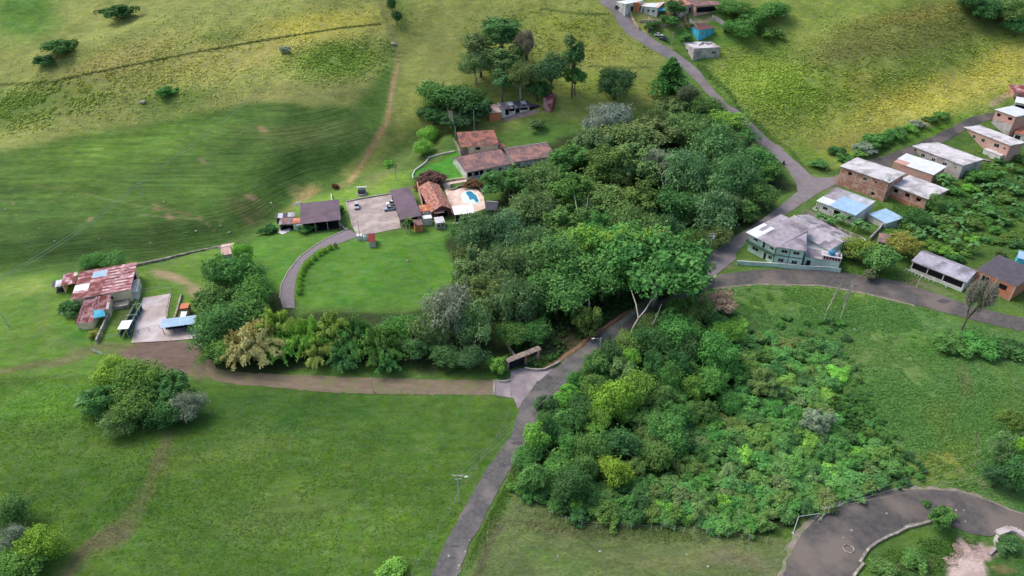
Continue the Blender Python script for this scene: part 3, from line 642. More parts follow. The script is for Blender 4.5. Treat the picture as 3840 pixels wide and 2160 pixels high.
def house(name, label, cat, A, B, C, h, wm, ops={}, roof=None, group=None, root=None, ground=None, frame_m=None, th=0.22, base=2.5, cols=None, pane=None, LD=None, F=None, walls='FRBL', fm=None):
    hk = 1.32 if A[0] > 2740 or A[1] < 200 else 1.12
    h = h*hk; ops = {s: [(o[0], o[1], o[2]*hk, o[3]*hk)+tuple(o[4:]) for o in v] for s, v in ops.items()}
    if cols: cols = [(s, us, [z*hk for z in zs_]) for s, us, zs_ in cols]
    if F is None: F, L, D = axes(A, B, C, h, ground)
    else: L, D = LD
    new = root is None
    if new:
        root = empty(name, label, cat, F, group); G = Matrix.Identity(4)
    else: G = root.matrix_world.inverted() @ F
    sides = {'F': (L, lambda x0, x1, y0, y1, z0, z1: (x0, x1, y0, y1, z0, z1)),
             'R': (D, lambda x0, x1, y0, y1, z0, z1: (L-y1, L-y0, x0, x1, z0, z1)),
             'B': (L, lambda x0, x1, y0, y1, z0, z1: (L-x1, L-x0, D-y1, D-y0, z0, z1)),
             'L': (D, lambda x0, x1, y0, y1, z0, z1: (y0, y1, D-x1, D-x0, z0, z1))}
    b = MB()
    for s in walls:
        LL, f = sides[s]; oo = []
        for o in ops.get(s, []):
            u0, u1, z0, z1 = o[:4]; oo.append((u0*LL, u1*LL, z0, z1))
        cut = [(th if s in 'RL' else 0), (LL-th if s in 'RL' else LL)]
        def put(x0, x1, z0, z1, f=f):
            x0 = max(x0, cut[0]); x1 = min(x1, cut[1])
            if x1 > x0: b.box(*f(x0, x1, 0, th, z0, z1))
        wall_side(b, LL, h, oo, put, th, base)
    if walls: b.build('wall', wm, root, G)
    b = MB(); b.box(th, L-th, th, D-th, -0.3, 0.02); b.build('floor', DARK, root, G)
    for s in walls:
        LL, f = sides[s]
        for o in ops.get(s, []):
            u0, u1, z0, z1 = o[:4]; ty = o[4] if len(o) > 4 else 'window'; x0, x1 = u0*LL, u1*LL
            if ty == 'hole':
                b = MB(); b.box(*f(x0, x1, th+.05, th+.12, z0, z1)); b.build('window', DARK, root, G); continue  # unglazed hole: dark panel stands in for the shade of the room behind
            t = 0.07; fr = MB(); y0, y1 = -0.04, 0.10
            fr.box(*f(x0, x1, y0, y1, z1-t, z1)); fr.box(*f(x0, x0+t, y0, y1, z0, z1-t)); fr.box(*f(x1-t, x1, y0, y1, z0, z1-t))
            if ty != 'door': fr.box(*f(x0+t, x1-t, y0, y1, z0, z0+t)); xm = (x0+x1)/2; fr.box(*f(xm-.035, xm+.035, y0, y1-.03, z0+t, z1-t))
            w = fr.build('door' if ty in ('door', 'wood') else 'window', frame_m or FRAME, root, G)
            p = MB(); p.box(*f(x0+t*.6, x1-t*.6, 0.08, 0.12, z0, z1-t*.6)); p.build('door_leaf' if ty in ('door', 'wood') else 'pane', {'door': DOORM, 'wood': WOOD}.get(ty, pane or GLASS), w)
    if cols:
        for s, us, zs_ in cols:
            LL, f = sides[s]
            for u in us:
                c = MB(); c.box(*f(u*LL-.14, u*LL+.14, -.035, th, -base, h-.002)); c.build('column', COLM, root, G)
            for z in zs_:
                c = MB(); c.box(*f(0, LL, -.025, th*.5, z-.14, z+.14)); c.build('beam', COLM, root, G)
    if roof: add_roof(root, G, L, D, h, wm, roof, seed=hash(label or name) % 97 if False else len(label or name))
    return root, F, L, D
def add_roof(root, G, L, D, h, wm, r, seed=1):
    k = r['k']; o = r.get('o', 0.4); t = r.get('t', 0.2); m = r.get('m', SLAB); rise = r.get('rise', 1.2)
    ol, orr, of, ob = r.get('ol', o), r.get('or', o), r.get('of', o), r.get('ob', o)
    cov = r.get('cov', 'sheet'); nu, ns = r.get('nu', 8), r.get('ns', 2)
    def cover(O, U_, S_, sd, nu=nu, ns=ns):
        if cov == 'sheet': sheet_roof(root, G, O, U_, S_, nu, ns, r.get('mats', [(m, 1)]), sd, skip=r.get('skip', ()))
        else: tile_roof(root, G, O, U_, S_, m, sd)
    if k == 'flat':
        b = MB(); b.box(-ol, L+orr, -of, D+ob, h, h+t); b.build('roof', m, root, G)
        if r.get('parapet'):
            p = r['parapet']; b = MB()
            for (x0, x1, y0, y1) in ((-ol, L+orr, -of, -of+.18), (-ol, L+orr, D+ob-.18, D+ob), (-ol, -ol+.18, -of+.18, D+ob-.18), (L+orr-.18, L+orr, -of+.18, D+ob-.18)):
                b.box(x0, x1, y0, y1, h+t, h+t+p)
            b.build('parapet', wm, root, G)
    elif k == 'mono':      # rises towards the back (or to the right with 'x')
        if r.get('axis', 'y') == 'y':
            z0, z1 = h+.02, h+rise; b = MB(); b.prism([(0, h), (D, h), (D, z1-.03)] if rise > 0 else [(0, h), (D, h), (D, h+.01)], 0, L)
            b.v = [(y, x, z) for (x, y, z) in b.v]; b.f = [f[::-1] for f in b.f]; b.build('gable', wm, root, G)
            sl = rise/D; O = Vector((-ol, -of, h-of*sl)); cover(O, Vector((L+ol+orr, 0, 0)), Vector((0, D+of+ob, (D+of+ob)*sl)), seed)
        else:
            b = MB(); b.prism([(0, h), (L, h), (L, h+rise-.03)] if rise > 0 else [(0, h), (L, h), (0, h-rise-.03)], 0, D); b.build('gable', wm, root, G)
            sl = abs(rise)/L
            if rise > 0: O = Vector((-ol, -of, h-ol*sl)); S_ = Vector((L+ol+orr, 0, (L+ol+orr)*sl))
            else: O = Vector((L+orr, -of, h-orr*sl)); S_ = Vector((-(L+ol+orr), 0, (L+ol+orr)*sl))
            cover(O, Vector((0, D+of+ob, 0)), S_, seed)
    elif k in ('gable', 'gabley'):
        if k == 'gable': W, T = D, L
        else: W, T = L, D
        rp = r.get('ridge', 0.5)*W
        b = MB(); pr = [(0, h), (W, h), (rp, h+rise-.04)]
        if k == 'gabley': b.prism(pr, 0, T)
        else:
            b.prism(pr, 0, T); b.v = [(y, x, z) for (x, y, z) in b.v]; b.f = [f[::-1] for f in b.f]
        b.build('gable', wm, root, G); s1 = rise/rp; s2 = rise/(W-rp)
        if k == 'gable':
            cover(Vector((-ol, -of, h-of*s1)), Vector((L+ol+orr, 0, 0)), Vector((0, rp+of, (rp+of)*s1)), seed)
            cover(Vector((L+orr, D+ob, h-ob*s2)), Vector((-(L+ol+orr), 0, 0)), Vector((0, -(W-rp+ob), (W-rp+ob)*s2)), seed+7, ns=r.get('ns2', ns))
            b = MB(); b.tube([(-ol, rp, h+rise+.06), (L+orr, rp, h+rise+.06)], .14, 6); b.build('ridge_cap', r.get('ridge_m', m), root, G)
        else:
            cover(Vector((-ol, D+ob, h-ol*s1)), Vector((0, -(D+of+ob), 0)), Vector((rp+ol, 0, (rp+ol)*s1)), seed)
            cover(Vector((L+orr, -of, h-orr*s2)), Vector((0, D+of+ob, 0)), Vector((-(W-rp+orr), 0, (W-rp+orr)*s2)), seed+7, ns=r.get('ns2', ns))
            b = MB(); b.tube([(rp, -of, h+rise+.06), (rp, D+ob, h+rise+.06)], .14, 6); b.build('ridge_cap', r.get('ridge_m', m), root, G)
def posts(root, G, pts, h, m, s=.1, base=1.0, name='post'):
    for (x, y) in pts:
        b = MB(); b.box(x-s, x+s, y-s, y+s, -base, h); b.build(name, m, root, G)
def gpos(F, x, y, z=0): return F @ Vector((x, y, z))

# ------------------------------------------------------------------ village row on the right, nearest first
W = 'window'
# big two-storey green house at the fork
gr, GF, gL, gD = house('green_house', 'large pale mint house of two storeys with grey sheet roofs at the road fork', 'house', (2913, 922), (3020, 938), (3052, 868), 5.4, MINT,
    ops={'F': [(.16, .36, 1.0, 2.0), (.64, .84, 1.0, 2.0), (.2, .42, 3.7, 4.6), (.62, .84, 3.7, 4.6)]}, frame_m=WHITE, root=None,
    roof=dict(k='mono', rise=1.5, of=.7, ol=.3, ob=.3, **{'or': .4}, nu=7, ns=3, mats=[(GREYSH, 1)]))
G0 = gr.matrix_world.inverted()
for xx in (0.0, .5, 1.0):
    b = MB(); b.box(xx*gL-.12, xx*gL+.12, -.05, .02, -1, 7.0); b.build('trim', MINTD, gr)
b = MB(); b.box(-.12, gL+.12, -.09, .01, 3.6, 3.85); b.build('trim', MINTD, gr)
HKV = 1.32
# left wing, turned towards the junction
_, F2, L2, D2 = house('x', 'left wing of house', 'x', (2817, 872), (2913, 922), (3010, 862), 5.4, MINT,
    ops={'F': [(.16, .40, 1.1, 2.1), (.62, .72, .05, 2.1, 'door'), (.8, .94, .9, 1.9), (.14, .30, 3.7, 4.5), (.5, .6, 2.95, 4.9, 'door'), (.78, .92, 3.7, 4.5)], 'L': [(.3, .6, 3.7, 4.5)]}, frame_m=WHITE, root=gr, ground=GF.translation.z,
    roof=dict(k='mono', rise=1.6, of=1.3, ol=1.3, ob=.2, **{'or': .6}, nu=8, ns=4, mats=lambda i, j, rr: ZINCW if (i < 3 and j < 2 and rr.random() < .6) else (DARKSH if rr.random() < .12 else GREYSH)))
GG = G0 @ F2 @ Matrix.Translation((0, 0, .95))
b = MB(); b.box(-.9, L2, -1.0, -.02, 2.62, 2.86); b.build('balcony_slab', MINTD, gr, GG)
b = MB(); b.box(-.9, L2, -1.0, -.94, 2.86, 3.05); b.box(-.9, -.84, -.94, 0, 2.86, 3.05)
for i in range(14): b.box(i*L2/14-.8, i*L2/14-.74, -1.0, -.95, 3.05, 3.7)
b.box(-.9, L2, -1.01, -.93, 3.7, 3.78); b.build('balcony_railing', MINTD, gr, GG)
# one storey end with tank terrace
_, F3, L3, D3 = house('x', 'end', 'x', (3020, 962), (3150, 985), (3172, 930), 3.0, MINT, ops={'F': [(.06, .2, .05, 2.2, 'door')]}, frame_m=WHITE, root=gr, ground=GF.translation.z,
    roof=dict(k='flat', o=.1, t=.2, m=SLAB))
GG3 = G0 @ F3 @ Matrix.Translation((0, 0, .96))
b = MB(); b.box(0, L3*.48, -.25, D3*.5, 3.22, 3.3); b.build('roof_sheet', GREYSH, gr, GG3 @ Matrix.Rotation(R(3), 4, 'X'))
for i in range(7):
    b = MB(); x = L3*(.5+.5*i/6); b.box(x-.09, x+.09, .0, .12, 3.2, 4.5); b.build('pillar', FRAME, gr, GG3)
b = MB(); b.box(L3*.5, L3, .3, .45, 3.2, 4.5); b.build('terrace_wall', REDP, gr, GG3)
b = MB(); b.box(L3*.44, L3*1.02, -.15, 3.2, 4.5, 4.65); b.build('tank_slab', SLAB, gr, GG3)
b = MB(); b.box(L3*.5, L3*.98, .5, 3.0, 3.2, 4.5); b.build('store_wall', MINT, gr, GG3)
p = gpos(F3, L3*.72, 1.5, 5.61)
tk = empty('water_tank', 'round blue water tank on the roof terrace of the mint house', 'water tank', frame(p))
b = MB(); b.lathe([(1.0, 0), (1.08, .1), (1.08, 1.25), (1.0, 1.35), (.55, 1.7)], 16); b.build('tank_body', mat('tank_blue', S(88, 150, 186), S(72, 130, 168), scale=1), tk, smooth=False)
b = MB(); b.lathe([(.3, 1.68), (.32, 1.8), (.05, 1.86)], 12); b.build('lid', mat('tank_lid', S(60, 110, 140)), tk)
p = gpos(F3, L3*.93, 1.0, 5.61)
tk = empty('water_tank', 'small grey barrel beside the round blue tank on the mint house', 'water tank', frame(p))
b = MB(); b.lathe([(.42, 0), (.46, .3), (.46, .8), (.42, 1.1), (.2, 1.15)], 12); b.build('barrel', GREYSH, tk); b = MB(); b.lathe([(.12, 1.15), (.12, 1.22)], 8); b.build('lid', DARKSH, tk)
# long hall behind it with ribbed roof
_, F4, L4, D4 = house('sheet_roof_hall', 'long low hall with pale ribbed fibre sheet roof behind the mint house', 'building', (2935, 838), (3110, 935), (3182, 884), 3.6, MINT, ground=GF.translation.z+.6,
    roof=dict(k='gable', rise=1.5, ridge=.42, o=.5, nu=14, ns=2, ns2=4, mats=[(GREYSH, 3), (mat('pale_fibre_sheet', S(186, 180, 190), S(160, 154, 164), scale=.6, orand=.06), 3)]))
house('tin_lean_to', 'small rusty orange tin lean-to behind the blue water tank', 'shed', (3150, 905), (3180, 916), (3196, 898), 3.0, BRICKO, ground=GF.translation.z, roof=dict(k='mono', rise=.3, o=.3, nu=4, ns=1, mats=[(TILEO, 1)]))
# terrace wall before the mint house
def wall_line(name, label, pts, h, m, th=.2, cat='wall', top=None, cap=None, ov=False, seg=3.0, follow=True, group=None):
    """low wall following photo pixels of its foot"""
    P = [hit(*(V(*p) if ov else p)) for p in pts]; root = empty(name, label, cat, frame(P[0]), group)
    inv = root.matrix_world.inverted(); b = MB(); c = MB()
    for i in range(len(P)-1):
        a, d = P[i], P[i+1]; n = max(1, int((d-a).length/seg))
        for k in range(n):
            p, q = a.lerp(d, k/n), a.lerp(d, (k+1)/n); u = (q-p); u.z = 0
            if u.length < .01: continue
            L = u.length; u.normalize(); v = Vector((-u.y, u.x, 0))*th/2; zt = [gz(p.x, p.y)+h, gz(q.x, q.y)+h]
            if top is not None: zt = [top, top]
            vs = []
            for (pt, z_) in ((p, 0), (q, 1)):
                for sgn in (-1, 1):
                    for zz in (gz(pt.x, pt.y)-1.5, zt[z_]): w = pt+v*sgn; vs.append(inv @ Vector((w.x, w.y, zz)))
            b.add(vs, [(0, 1, 3, 2), (4, 6, 7, 5), (0, 4, 5, 1), (2, 3, 7, 6), (1, 5, 7, 3), (0, 2, 6, 4)], random.random())
            if cap:
                c.obb(inv @ ((p+q)/2+Vector((0, 0, -((p+q)/2).z+sum(zt)/2+.05))), inv.to_3x3() @ (u*L/2), inv.to_3x3() @ (v*1.3), Vector((0, 0, .045)))
    b.build('wall', m, root)
    if cap: c.build('coping', cap, root)
    return root
wall_line('terrace_wall', 'long pale mint retaining wall along the lower road before the mint house', [(2762, 992), (2850, 998), (2930, 1003), (3020, 1012), (3080, 1014), (3150, 1022)], 1.5, MINT, .3, cap=FRAME)
# blue-white house
bl, BF, bL, bD = house('blue_roofed_house', 'white house with pale blue sheet roof below the brick block', 'house', (3078, 757), (3208, 806), (3278, 766), 3.0, WHITE,
    ops={'F': [(.1, .24, 1.1, 2.1), (.42, .6, .1, 2.3, 'hole'), (.78, .92, 1.0, 2.1)]}, frame_m=FRAME,
    roof=dict(k='mono', rise=1.2, of=.5, ol=1.6, ob=.2, **{'or': .3}, nu=9, ns=3, mats=lambda i, j, rr: GREYSH if (i < 3 and j > 0) else (ZINCW if i < 3 else BLUESH if j < 2 else ZINC)))
posts(bl, Matrix.Identity(4), [(-1.4, .2), (-1.4, 2.2)], 2.9, WHITE, .12, 1.5)
b = MB(); b.box(-2.2, -.2, -.6, -.45, -1.5, .7); b.box(-2.2, -2.05, -.45, 3, -1.5, .7); b.build('porch_wall', WHITE, bl)
house('blue_lean_to', 'lean-to with light blue sheets at the lower end of the white house', 'shed', (3262, 803), (3322, 836), (3352, 806), 2.6, WHITE, ground=BF.translation.z-1.5, roof=dict(k='mono', rise=.5, o=.4, nu=5, ns=2, mats=[(BLUESH, 1)]))
# brick block, two parts
br, KF, kL, kD = house('brick_house', 'tall unfinished red brick block of two storeys with pale slab roof', 'house', (3156, 624), (3334, 684), (3408, 656), 6.2, BRICK,
    ops={'F': [(.17, .25, 4.3, 5.4, 'hole'), (.49, .57, 4.3, 5.4), (.74, .78, 4.6, 5.2, 'hole'), (.73, .8, .8, 1.7, 'hole')], 'L': [(.4, .6, 4.2, 5.3, 'hole')]},
    cols=[('F', (.01, .34, .66, .99), (3.1,)), ('L', (.02, .5), (3.1,))], roof=dict(k='flat', o=.5, t=.2, m=SLAB), base=4)
br2, KF2, kL2, kD2 = house('brick_house', 'stepped-down red brick extension with orange lower panels and slab roof', 'house', (3340, 692), (3478, 745), (3562, 716), 5.6, BRICK,
    ops={'F': [(.12, .24, 3.8, 4.9, 'hole'), (.44, .56, 3.8, 4.9, 'hole'), (.74, .86, 3.8, 4.9, 'hole')]}, cols=[('F', (.01, .3, .62, .99), (2.9,))], roof=dict(k='flat', o=.6, t=.2, m=SLAB), base=4, ground=KF.translation.z-2.2)
for (a, c_) in ((.02, .29), (.31, .61), (.63, .98)):
    b = MB(); b.box(kL2*a, kL2*c_, -.02, .0, -1.5, 3.65); b.build('brick_panel', BRICKO, br2)
b = MB(); b.box(-1.0, -.02, .0, .3, -3, 4.0); b.box(-1.0, -.8, .3, 4, -3, 2.2); b.build('side_wall', BRICKP, br)
# white metal roof
house('zinc_roofed_house', 'house under a wide bright white zinc roof between brick block and concrete house', 'house', (3352, 606), (3500, 655), (3545, 632), 3.0, BRICKP, ground=KF.translation.z+1.0,
      roof=dict(k='mono', rise=.9, o=.3, nu=9, ns=3, mats=lambda i, j, rr: ZINCW if not (i < 3 and j == 0) else BRICKP, skip=((0, 0), (1, 0))))
# white concrete house with flat roof
wc, WF, wL, wD = house('concrete_house', 'long unpainted concrete house with stained flat roof above the zinc roof', 'house', (3424, 549), (3612, 621), (3684, 598), 3.1, CONCW,
    ops={'F': [(.03, .09, 1.9, 2.5, 'hole'), (.2, .28, .9, 2.1), (.42, .49, .9, 2.0), (.64, .72, .9, 2.0), (.86, .9, 1.4, 2.0)]}, cols=[('F', (.14, .34, .56, .79), ())],
    roof=dict(k='flat', o=.3, t=.2, m=SLAB), base=5)
b = MB(); b.box(.3, 2.6, -.06, .02, 0, 2.3); b.build('garage_door', DARKSH, wc)
# pink brick long house
pk, PF, pL, pD = house('brick_house', 'long pink brick house of one storey with white slab roof', 'house', (3602, 472), (3790, 545), (3822, 528), 3.2, BRICKP,
    ops={'F': [(.09, .18, 1.0, 2.1), (.29, .35, .9, 2.1), (.47, .54, .9, 2.1), (.72, .82, .9, 2.2), (.91, .94, 1.3, 1.9, 'hole')]}, cols=[('F', (.01, .23, .42, .62, .87), ())], roof=dict(k='flat', o=.5, t=.18, m=SLAB), base=4)
house('terrace_house', 'low annex with small white slab terrace in front of the pink brick house', 'building', (3690, 560), (3752, 584), (3790, 560), 1.6, WHITE, ground=PF.translation.z-2.6, roof=dict(k='flat', o=.2, t=.12, m=SLAB), base=3)
# tall pink/grey house
house('brick_house', 'narrow two storey house with pink brick above grey plaster, near the right edge', 'house', (3736, 412), (3810, 437), (3862, 420), 5.8, BRICKP,
    ops={'F': [(.12, .3, 4.0, 5.0, 'hole'), (.68, .88, 4.0, 5.0, 'hole')]}, roof=dict(k='flat', o=.5, t=.2, m=ZINCW), base=5)
q = bpy.data.objects['brick_house.003'] if 'brick_house.003' in bpy.data.objects else None
if q:
    b = MB(); b.box(.02, 9.0, -.03, .0, -4, 3.7); b.build('plaster', CONCW, q)
house('orange_roof_porch', 'small white porch with orange tile roof at the right edge', 'building', (3806, 498), (3850, 508), (3870, 492), 2.8, WHITE, ops={'F': [(.1, .6, .1, 2.3, 'door')]}, roof=dict(k='mono', rise=.8, o=.3, cov='tile', m=TILEO), base=4)
house('balcony_house', 'pale house with open balcony at the top of the village street', 'house', (3808, 384), (3880, 396), (3900, 378), 3.6, WHITE, ops={'F': [(.05, .8, .6, 2.9, 'hole')]}, roof=dict(k='flat', o=.3, t=.15, m=ZINCW), base=4)
house('hillside_house', 'small reddish house on the bare earth ledge at the right edge', 'house', (3806, 345), (3870, 350), (3890, 330), 2.4, BRICK, roof=dict(k='mono', rise=.5, o=.3, nu=5, ns=1, mats=[(RUST, 1)]), base=4)
# long grey roof with balustrade
lg, LF, lL, lD = house('veranda_hall', 'long low hall with weathered grey sheet roof and white balustrade', 'building', (3424, 978), (3622, 1056), (3656, 1012), 3.0, WHITE, ops={'F': [(.02, .3, .9, 2.6, 'hole'), (.32, .6, .9, 2.6, 'hole'), (.62, .97, .9, 2.6, 'hole')]},
    roof=dict(k='gable', rise=1.3, ridge=.62, o=.4, nu=16, ns=3, ns2=2, mats=[(mat('veranda_sheet', S(186, 184, 198), S(156, 154, 168), scale=.45, c3=S(128, 126, 138), s3=.2, orand=.05), 1)], ridge_m=GREYSH), base=4)
br_ = MB(); br_.box(-1, lL*.42, -1.4, -1.25, .95, 1.1); br_.box(-1, lL*.42, -1.4, -1.25, -.3, -.15); br_.build('railing', FRAME, lg)
for i in range(8):
    b = MB(); x = -.9+i*(lL*.42+.8)/7; b.box(x-.12, x+.12, -1.42, -1.23, -.15, .95); b.build('baluster', FRAME, lg)
b = MB(); b.box(-1.2, lL+.5, -1.6, 0, -3.5, -.16); b.build('terrace', CONCW, lg)
posts(lg, Matrix.Identity(4), [(lL*.5, -1.2), (lL*.74, -1.2)], 1.3, FRAME, .14)
# brick house at the right edge
rb, RF, rL, rD = house('brick_house', 'orange brick house with dark flat roof behind the bare grey tree', 'house', (3668, 1010), (3812, 1072), (3880, 1020), 4.2, BRICKO,
    ops={'F': [(.14, .36, 1.6, 3.4), (.62, .82, 1.8, 3.2, 'hole')]}, cols=[('F', (.01, .52, .99), (4.0,))], roof=dict(k='mono', rise=.6, o=.3, nu=8, ns=5, mats=[(mat('dark_slab', S(98, 94, 104), S(84, 80, 90), scale=.4, orand=.03), 1)]), base=5)
b = MB(); b.box(-1, rL+1, -1.0, 0, -.4, -.2); b.build('porch_slab', COLM, rb)
posts(rb, Matrix.Identity(4), [(rL*.15, -.8), (rL*.6, -.8), (rL*.97, -.8)], -.2, FRAME, .12, 4)
zz = gpos(RF, rL*.5, rD*.9, 5)
sk = house('blue_hut', 'little light blue hut behind the dark roofed brick house', 'shed', (3818, 968), (3850, 976), (3862, 950), 2.6, TURQ, roof=dict(k='flat', o=.1, t=.1, m=BLUESH), base=3)
b = MB(); b.box(-.1, .9, 1.6, 5.6, 4.75, 4.83); b.build('skylight_sheet', ZINCW, rb)
house('plank_shed', 'dim thatch-coloured shed between the hedge and the ochre tree', 'shed', (3295, 905), (3340, 915), (3362, 893), 2.6, STONE, ops={'F': [(.1, .9, .2, 2.2, 'hole')]}, roof=dict(k='mono', rise=.4, o=.4, nu=4, ns=2, mats=[(TILEG, 1)]), base=3)
wall_line('garden_wall', 'long dark grey wall between the hall roof and the banana garden', [(3020, 800), (3090, 838), (3160, 875), (3230, 905)], 1.6, STONE, .3)
wall_line('garden_wall', 'short pale wall running up from the banana garden to the hill', [(3258, 905), (3290, 872), (3330, 838)], 1.6, CONCW, .4)
# ------------------------------------------------------------------ farm on the left
bn, NF, nL, nD = house('barn', 'big farm barn with rust red corrugated roof and pale skylight sheets', 'barn', (272, 1122), (485, 1088), (500, 992), 3.4, CREAM,
    ops={'F': [(.60, .68, 1.4, 2.3, 'hole')], 'R': [(.2, .8, .4, 2.6, 'hole')]}, roof=None, base=2)
def barn_m(i, j, rr):
    # i: row across the depth from the front, j: sheet along the length from the left
    if j == 1 and i in (12, 13, 14, 15): return BLUESH
    if j == 0 and i in (5, 6, 7, 8): return ZINCW
    if j >= 2: return RUSTP if (i % 2 == 0 or rr.random() < .25) else RUST
    return RUST if rr.random() < .8 else RUSTP
sheet_roof(bn, Matrix.Identity(4), Vector((-.5, nD+.3, 3.9)), Vector((0, -(nD+.8), .0)), Vector((nL+1.0, 0, .4)), 18, 4, lambda i, j, rr: barn_m(17-i, j, rr), 3)
b = MB(); b.box(nL*.57, nL*.95, -3.6, -.02, -1.5, .9); b.build('yard_wall', STONE, bn)
b = MB(); b.box(nL*.98, nL+1.6, 1, nD*.55, -.5, 2.2); b.build('side_store', WHITE, bn)
house('x', 'left', 'x', (232, 1070), (278, 1062), (290, 1024), 3.3, CREAM, root=bn, ground=NF.translation.z, walls='LB', roof=dict(k='mono', rise=.2, o=.3, nu=4, ns=3, mats=[(RUST, 5), (RUSTP, 1)]))
house('x', 'annex', 'x', (284, 1212), (348, 1206), (360, 1120), 1.7, CREAM, root=bn, ground=NF.translation.z, roof=dict(k='mono', rise=1.7, o=.3, nu=13, ns=3, mats=[(RUST, 5), (RUSTP, 3)]))
house('x', 'annex', 'x', (352, 1166), (404, 1158), (418, 1117), 2.5, CREAM, root=bn, ground=NF.translation.z, roof=dict(k='mono', rise=.9, o=.25, nu=11, ns=2, mats=[(RUST, 5), (RUSTP, 3)]))
p0 = NF.translation.z+3.1
def sheet_quad(name, label, cat, pts, zs_, m, th=.06, group=None):
    """thin solid sheet over photo pixels, each corner at its own height"""
    P = [at_z(x, y, z) for (x, y), z in zip(pts, zs_)]; c = sum(P, Vector())/len(P); root = tag(MBq(name, P, c, th, m), label, cat, group); return root
def MBq(name, P, c, th, m):
    b = MB(); n = len(P); vs = [p-c for p in P]+[p-c-Vector((0, 0, th)) for p in P]
    b.add(vs, [tuple(range(n)), tuple(range(2*n-1, n-1, -1))]+[(i, i+n, (i+1) % n+n, (i+1) % n) for i in range(n)]); return b.build(name, m, None, Matrix.Translation(c))
sheet_quad('tarpaulin', 'bright turquoise tarpaulin spread at the end of the rusty barn roof', 'tarpaulin', [(351, 1194), (396, 1184), (388, 1160), (352, 1164)], [p0-.9, p0-.9, p0, p0], mat('turquoise_tarp', S(30, 178, 208), S(24, 160, 192), scale=1, rough=.5))
fx = axes((306, 1232), (352, 1226), (354, 1208), .5)
t_ = empty('patio', 'low tan brick patio at the foot of the barn annex', 'patio', fx[0]); b = MB(); b.box(0, fx[1], 0, fx[2], -.6, .45); b.build('floor', ORANGEW, t_)
b = MB(); b.box(0, fx[1], -.15, 0, -.6, .8); b.build('edge', CREAM, t_)
# lean-to with grey things at the barn's left corner
lt = house('cart_shelter', 'dark open shelter with grey sheets at the left end of the barn', 'shed', (196, 1078), (240, 1070), (236, 1052), 2.2, STONE, walls='B', roof=dict(k='mono', rise=.2, o=.2, nu=4, ns=1, mats=[(ZINC, 1), (DARKSH, 1)]))
# corral floor and its fences
drape('corral_floor', [(537, 1118), (644, 1101), (632, 1160), (626, 1196), (700, 1212), (752, 1228), (749, 1270), (620, 1280), (492, 1287)], mat('corral_concrete', S(196, 184, 180), S(170, 156, 152), scale=.3, c3=S(206, 200, 204), s3=.12, rough=.9), .16, ov=False, kind='structure')
PIPE = mat('pale_pipe', S(190, 202, 192), S(166, 180, 172), scale=2); TEAL = mat('teal_rail', S(60, 96, 110), S(46, 78, 92), scale=2)
def rail_fence(name, label, pts, h, m, sp=2.6, rails=(.5, 1.0), r=.045, pr=.07, cat='fence', ov=False, group=None, wires=False):
    P = [hit(*(V(*p) if ov else p)) for p in pts]; root = empty(name, label, cat, frame(P[0]), group); inv = root.matrix_world.inverted()
    tops = []; pm = None
    for i in range(len(P)-1):
        a, d = P[i], P[i+1]; n = max(1, round((d-a).length/sp))
        for k in range(n+(1 if i == len(P)-2 else 0)):
            p = a.lerp(d, k/n); p.z = gz(p.x, p.y); tops.append(p)
    if pm is None:
        b = MB(); b.tube([(0, 0, -.4), (0, 0, h)], [pr*1.1, pr*.9], 6); pm = b.mesh('post', m)
    for p in tops: link('post', pm, root, inv @ (Matrix.Translation(p) @ Matrix.Rotation(random.uniform(-.03, .03), 4, 'X')))
    for f in rails:
        b = MB(); b.tube([inv @ (p+Vector((0, 0, h*f-.03))) for p in tops], r*(.6 if wires else 1), 4, cap=False); b.build('wire' if wires else 'rail', STONE if wires else m, root)
    return root
rail_fence('corral_fence', 'pale pipe rail fence along the upper end of the corral', [(527, 1106), (560, 1100), (600, 1092), (646, 1084)], 1.9, PIPE)
rail_fence('corral_fence', 'pale pipe fence down the right side of the concrete corral', [(646, 1100), (640, 1130), (632, 1160), (626, 1196)], 1.8, STONE)
rail_fence('corral_fence', 'pale pipe fence linking the cattle chute with the upper corral corner', [(530, 1110), (522, 1135), (514, 1155)], 1.9, PIPE)
rail_fence('corral_fence', 'rail fence from the blue shed roof along the corral ramp', [(520, 1252), (560, 1240), (600, 1232), (630, 1238)], 1.3, STONE)
wall_line('cattle_race_wall', 'whitewashed sloping wall running down from barn to yard gate', [(412, 1190), (398, 1218), (382, 1252), (366, 1288)], 1.5, STONE, .5)
rail_fence('yard_fence', 'thin pale rail fence between the race wall and the cattle chute', [(372, 1272), (410, 1268), (446, 1262)], 1.2, PIPE)
g_ = rail_fence('field_gate', 'white pipe gate standing open at the yard entrance', [(344, 1318), (366, 1326), (388, 1334)], 1.2, PIPE, sp=2.0, rails=(.25, .5, .75, 1.0), cat='gate')
wall_line('corral_side_wall', 'long low grey wall right of the concrete corral', [(682, 1108), (672, 1145), (660, 1185), (655, 1200)], .8, STONE, .5)
ch = empty('cattle_chute', 'teal steel cattle chute with white roof sheet beside the corral', 'cattle chute', frame(hit(500, 1212)))
ci = ch.matrix_world.inverted(); ca_, cb_ = hit(523, 1162), hit(470, 1268); cu = (cb_-ca_); cu.z = 0; cL = cu.length; cu.normalize(); cv = Vector((-cu.y, cu.x, 0))
zc0 = ca_.z
CF = Matrix([[cu.x, cv.x, 0, ca_.x], [cu.y, cv.y, 0, ca_.y], [0, 0, 1, zc0], [0, 0, 0, 1]])
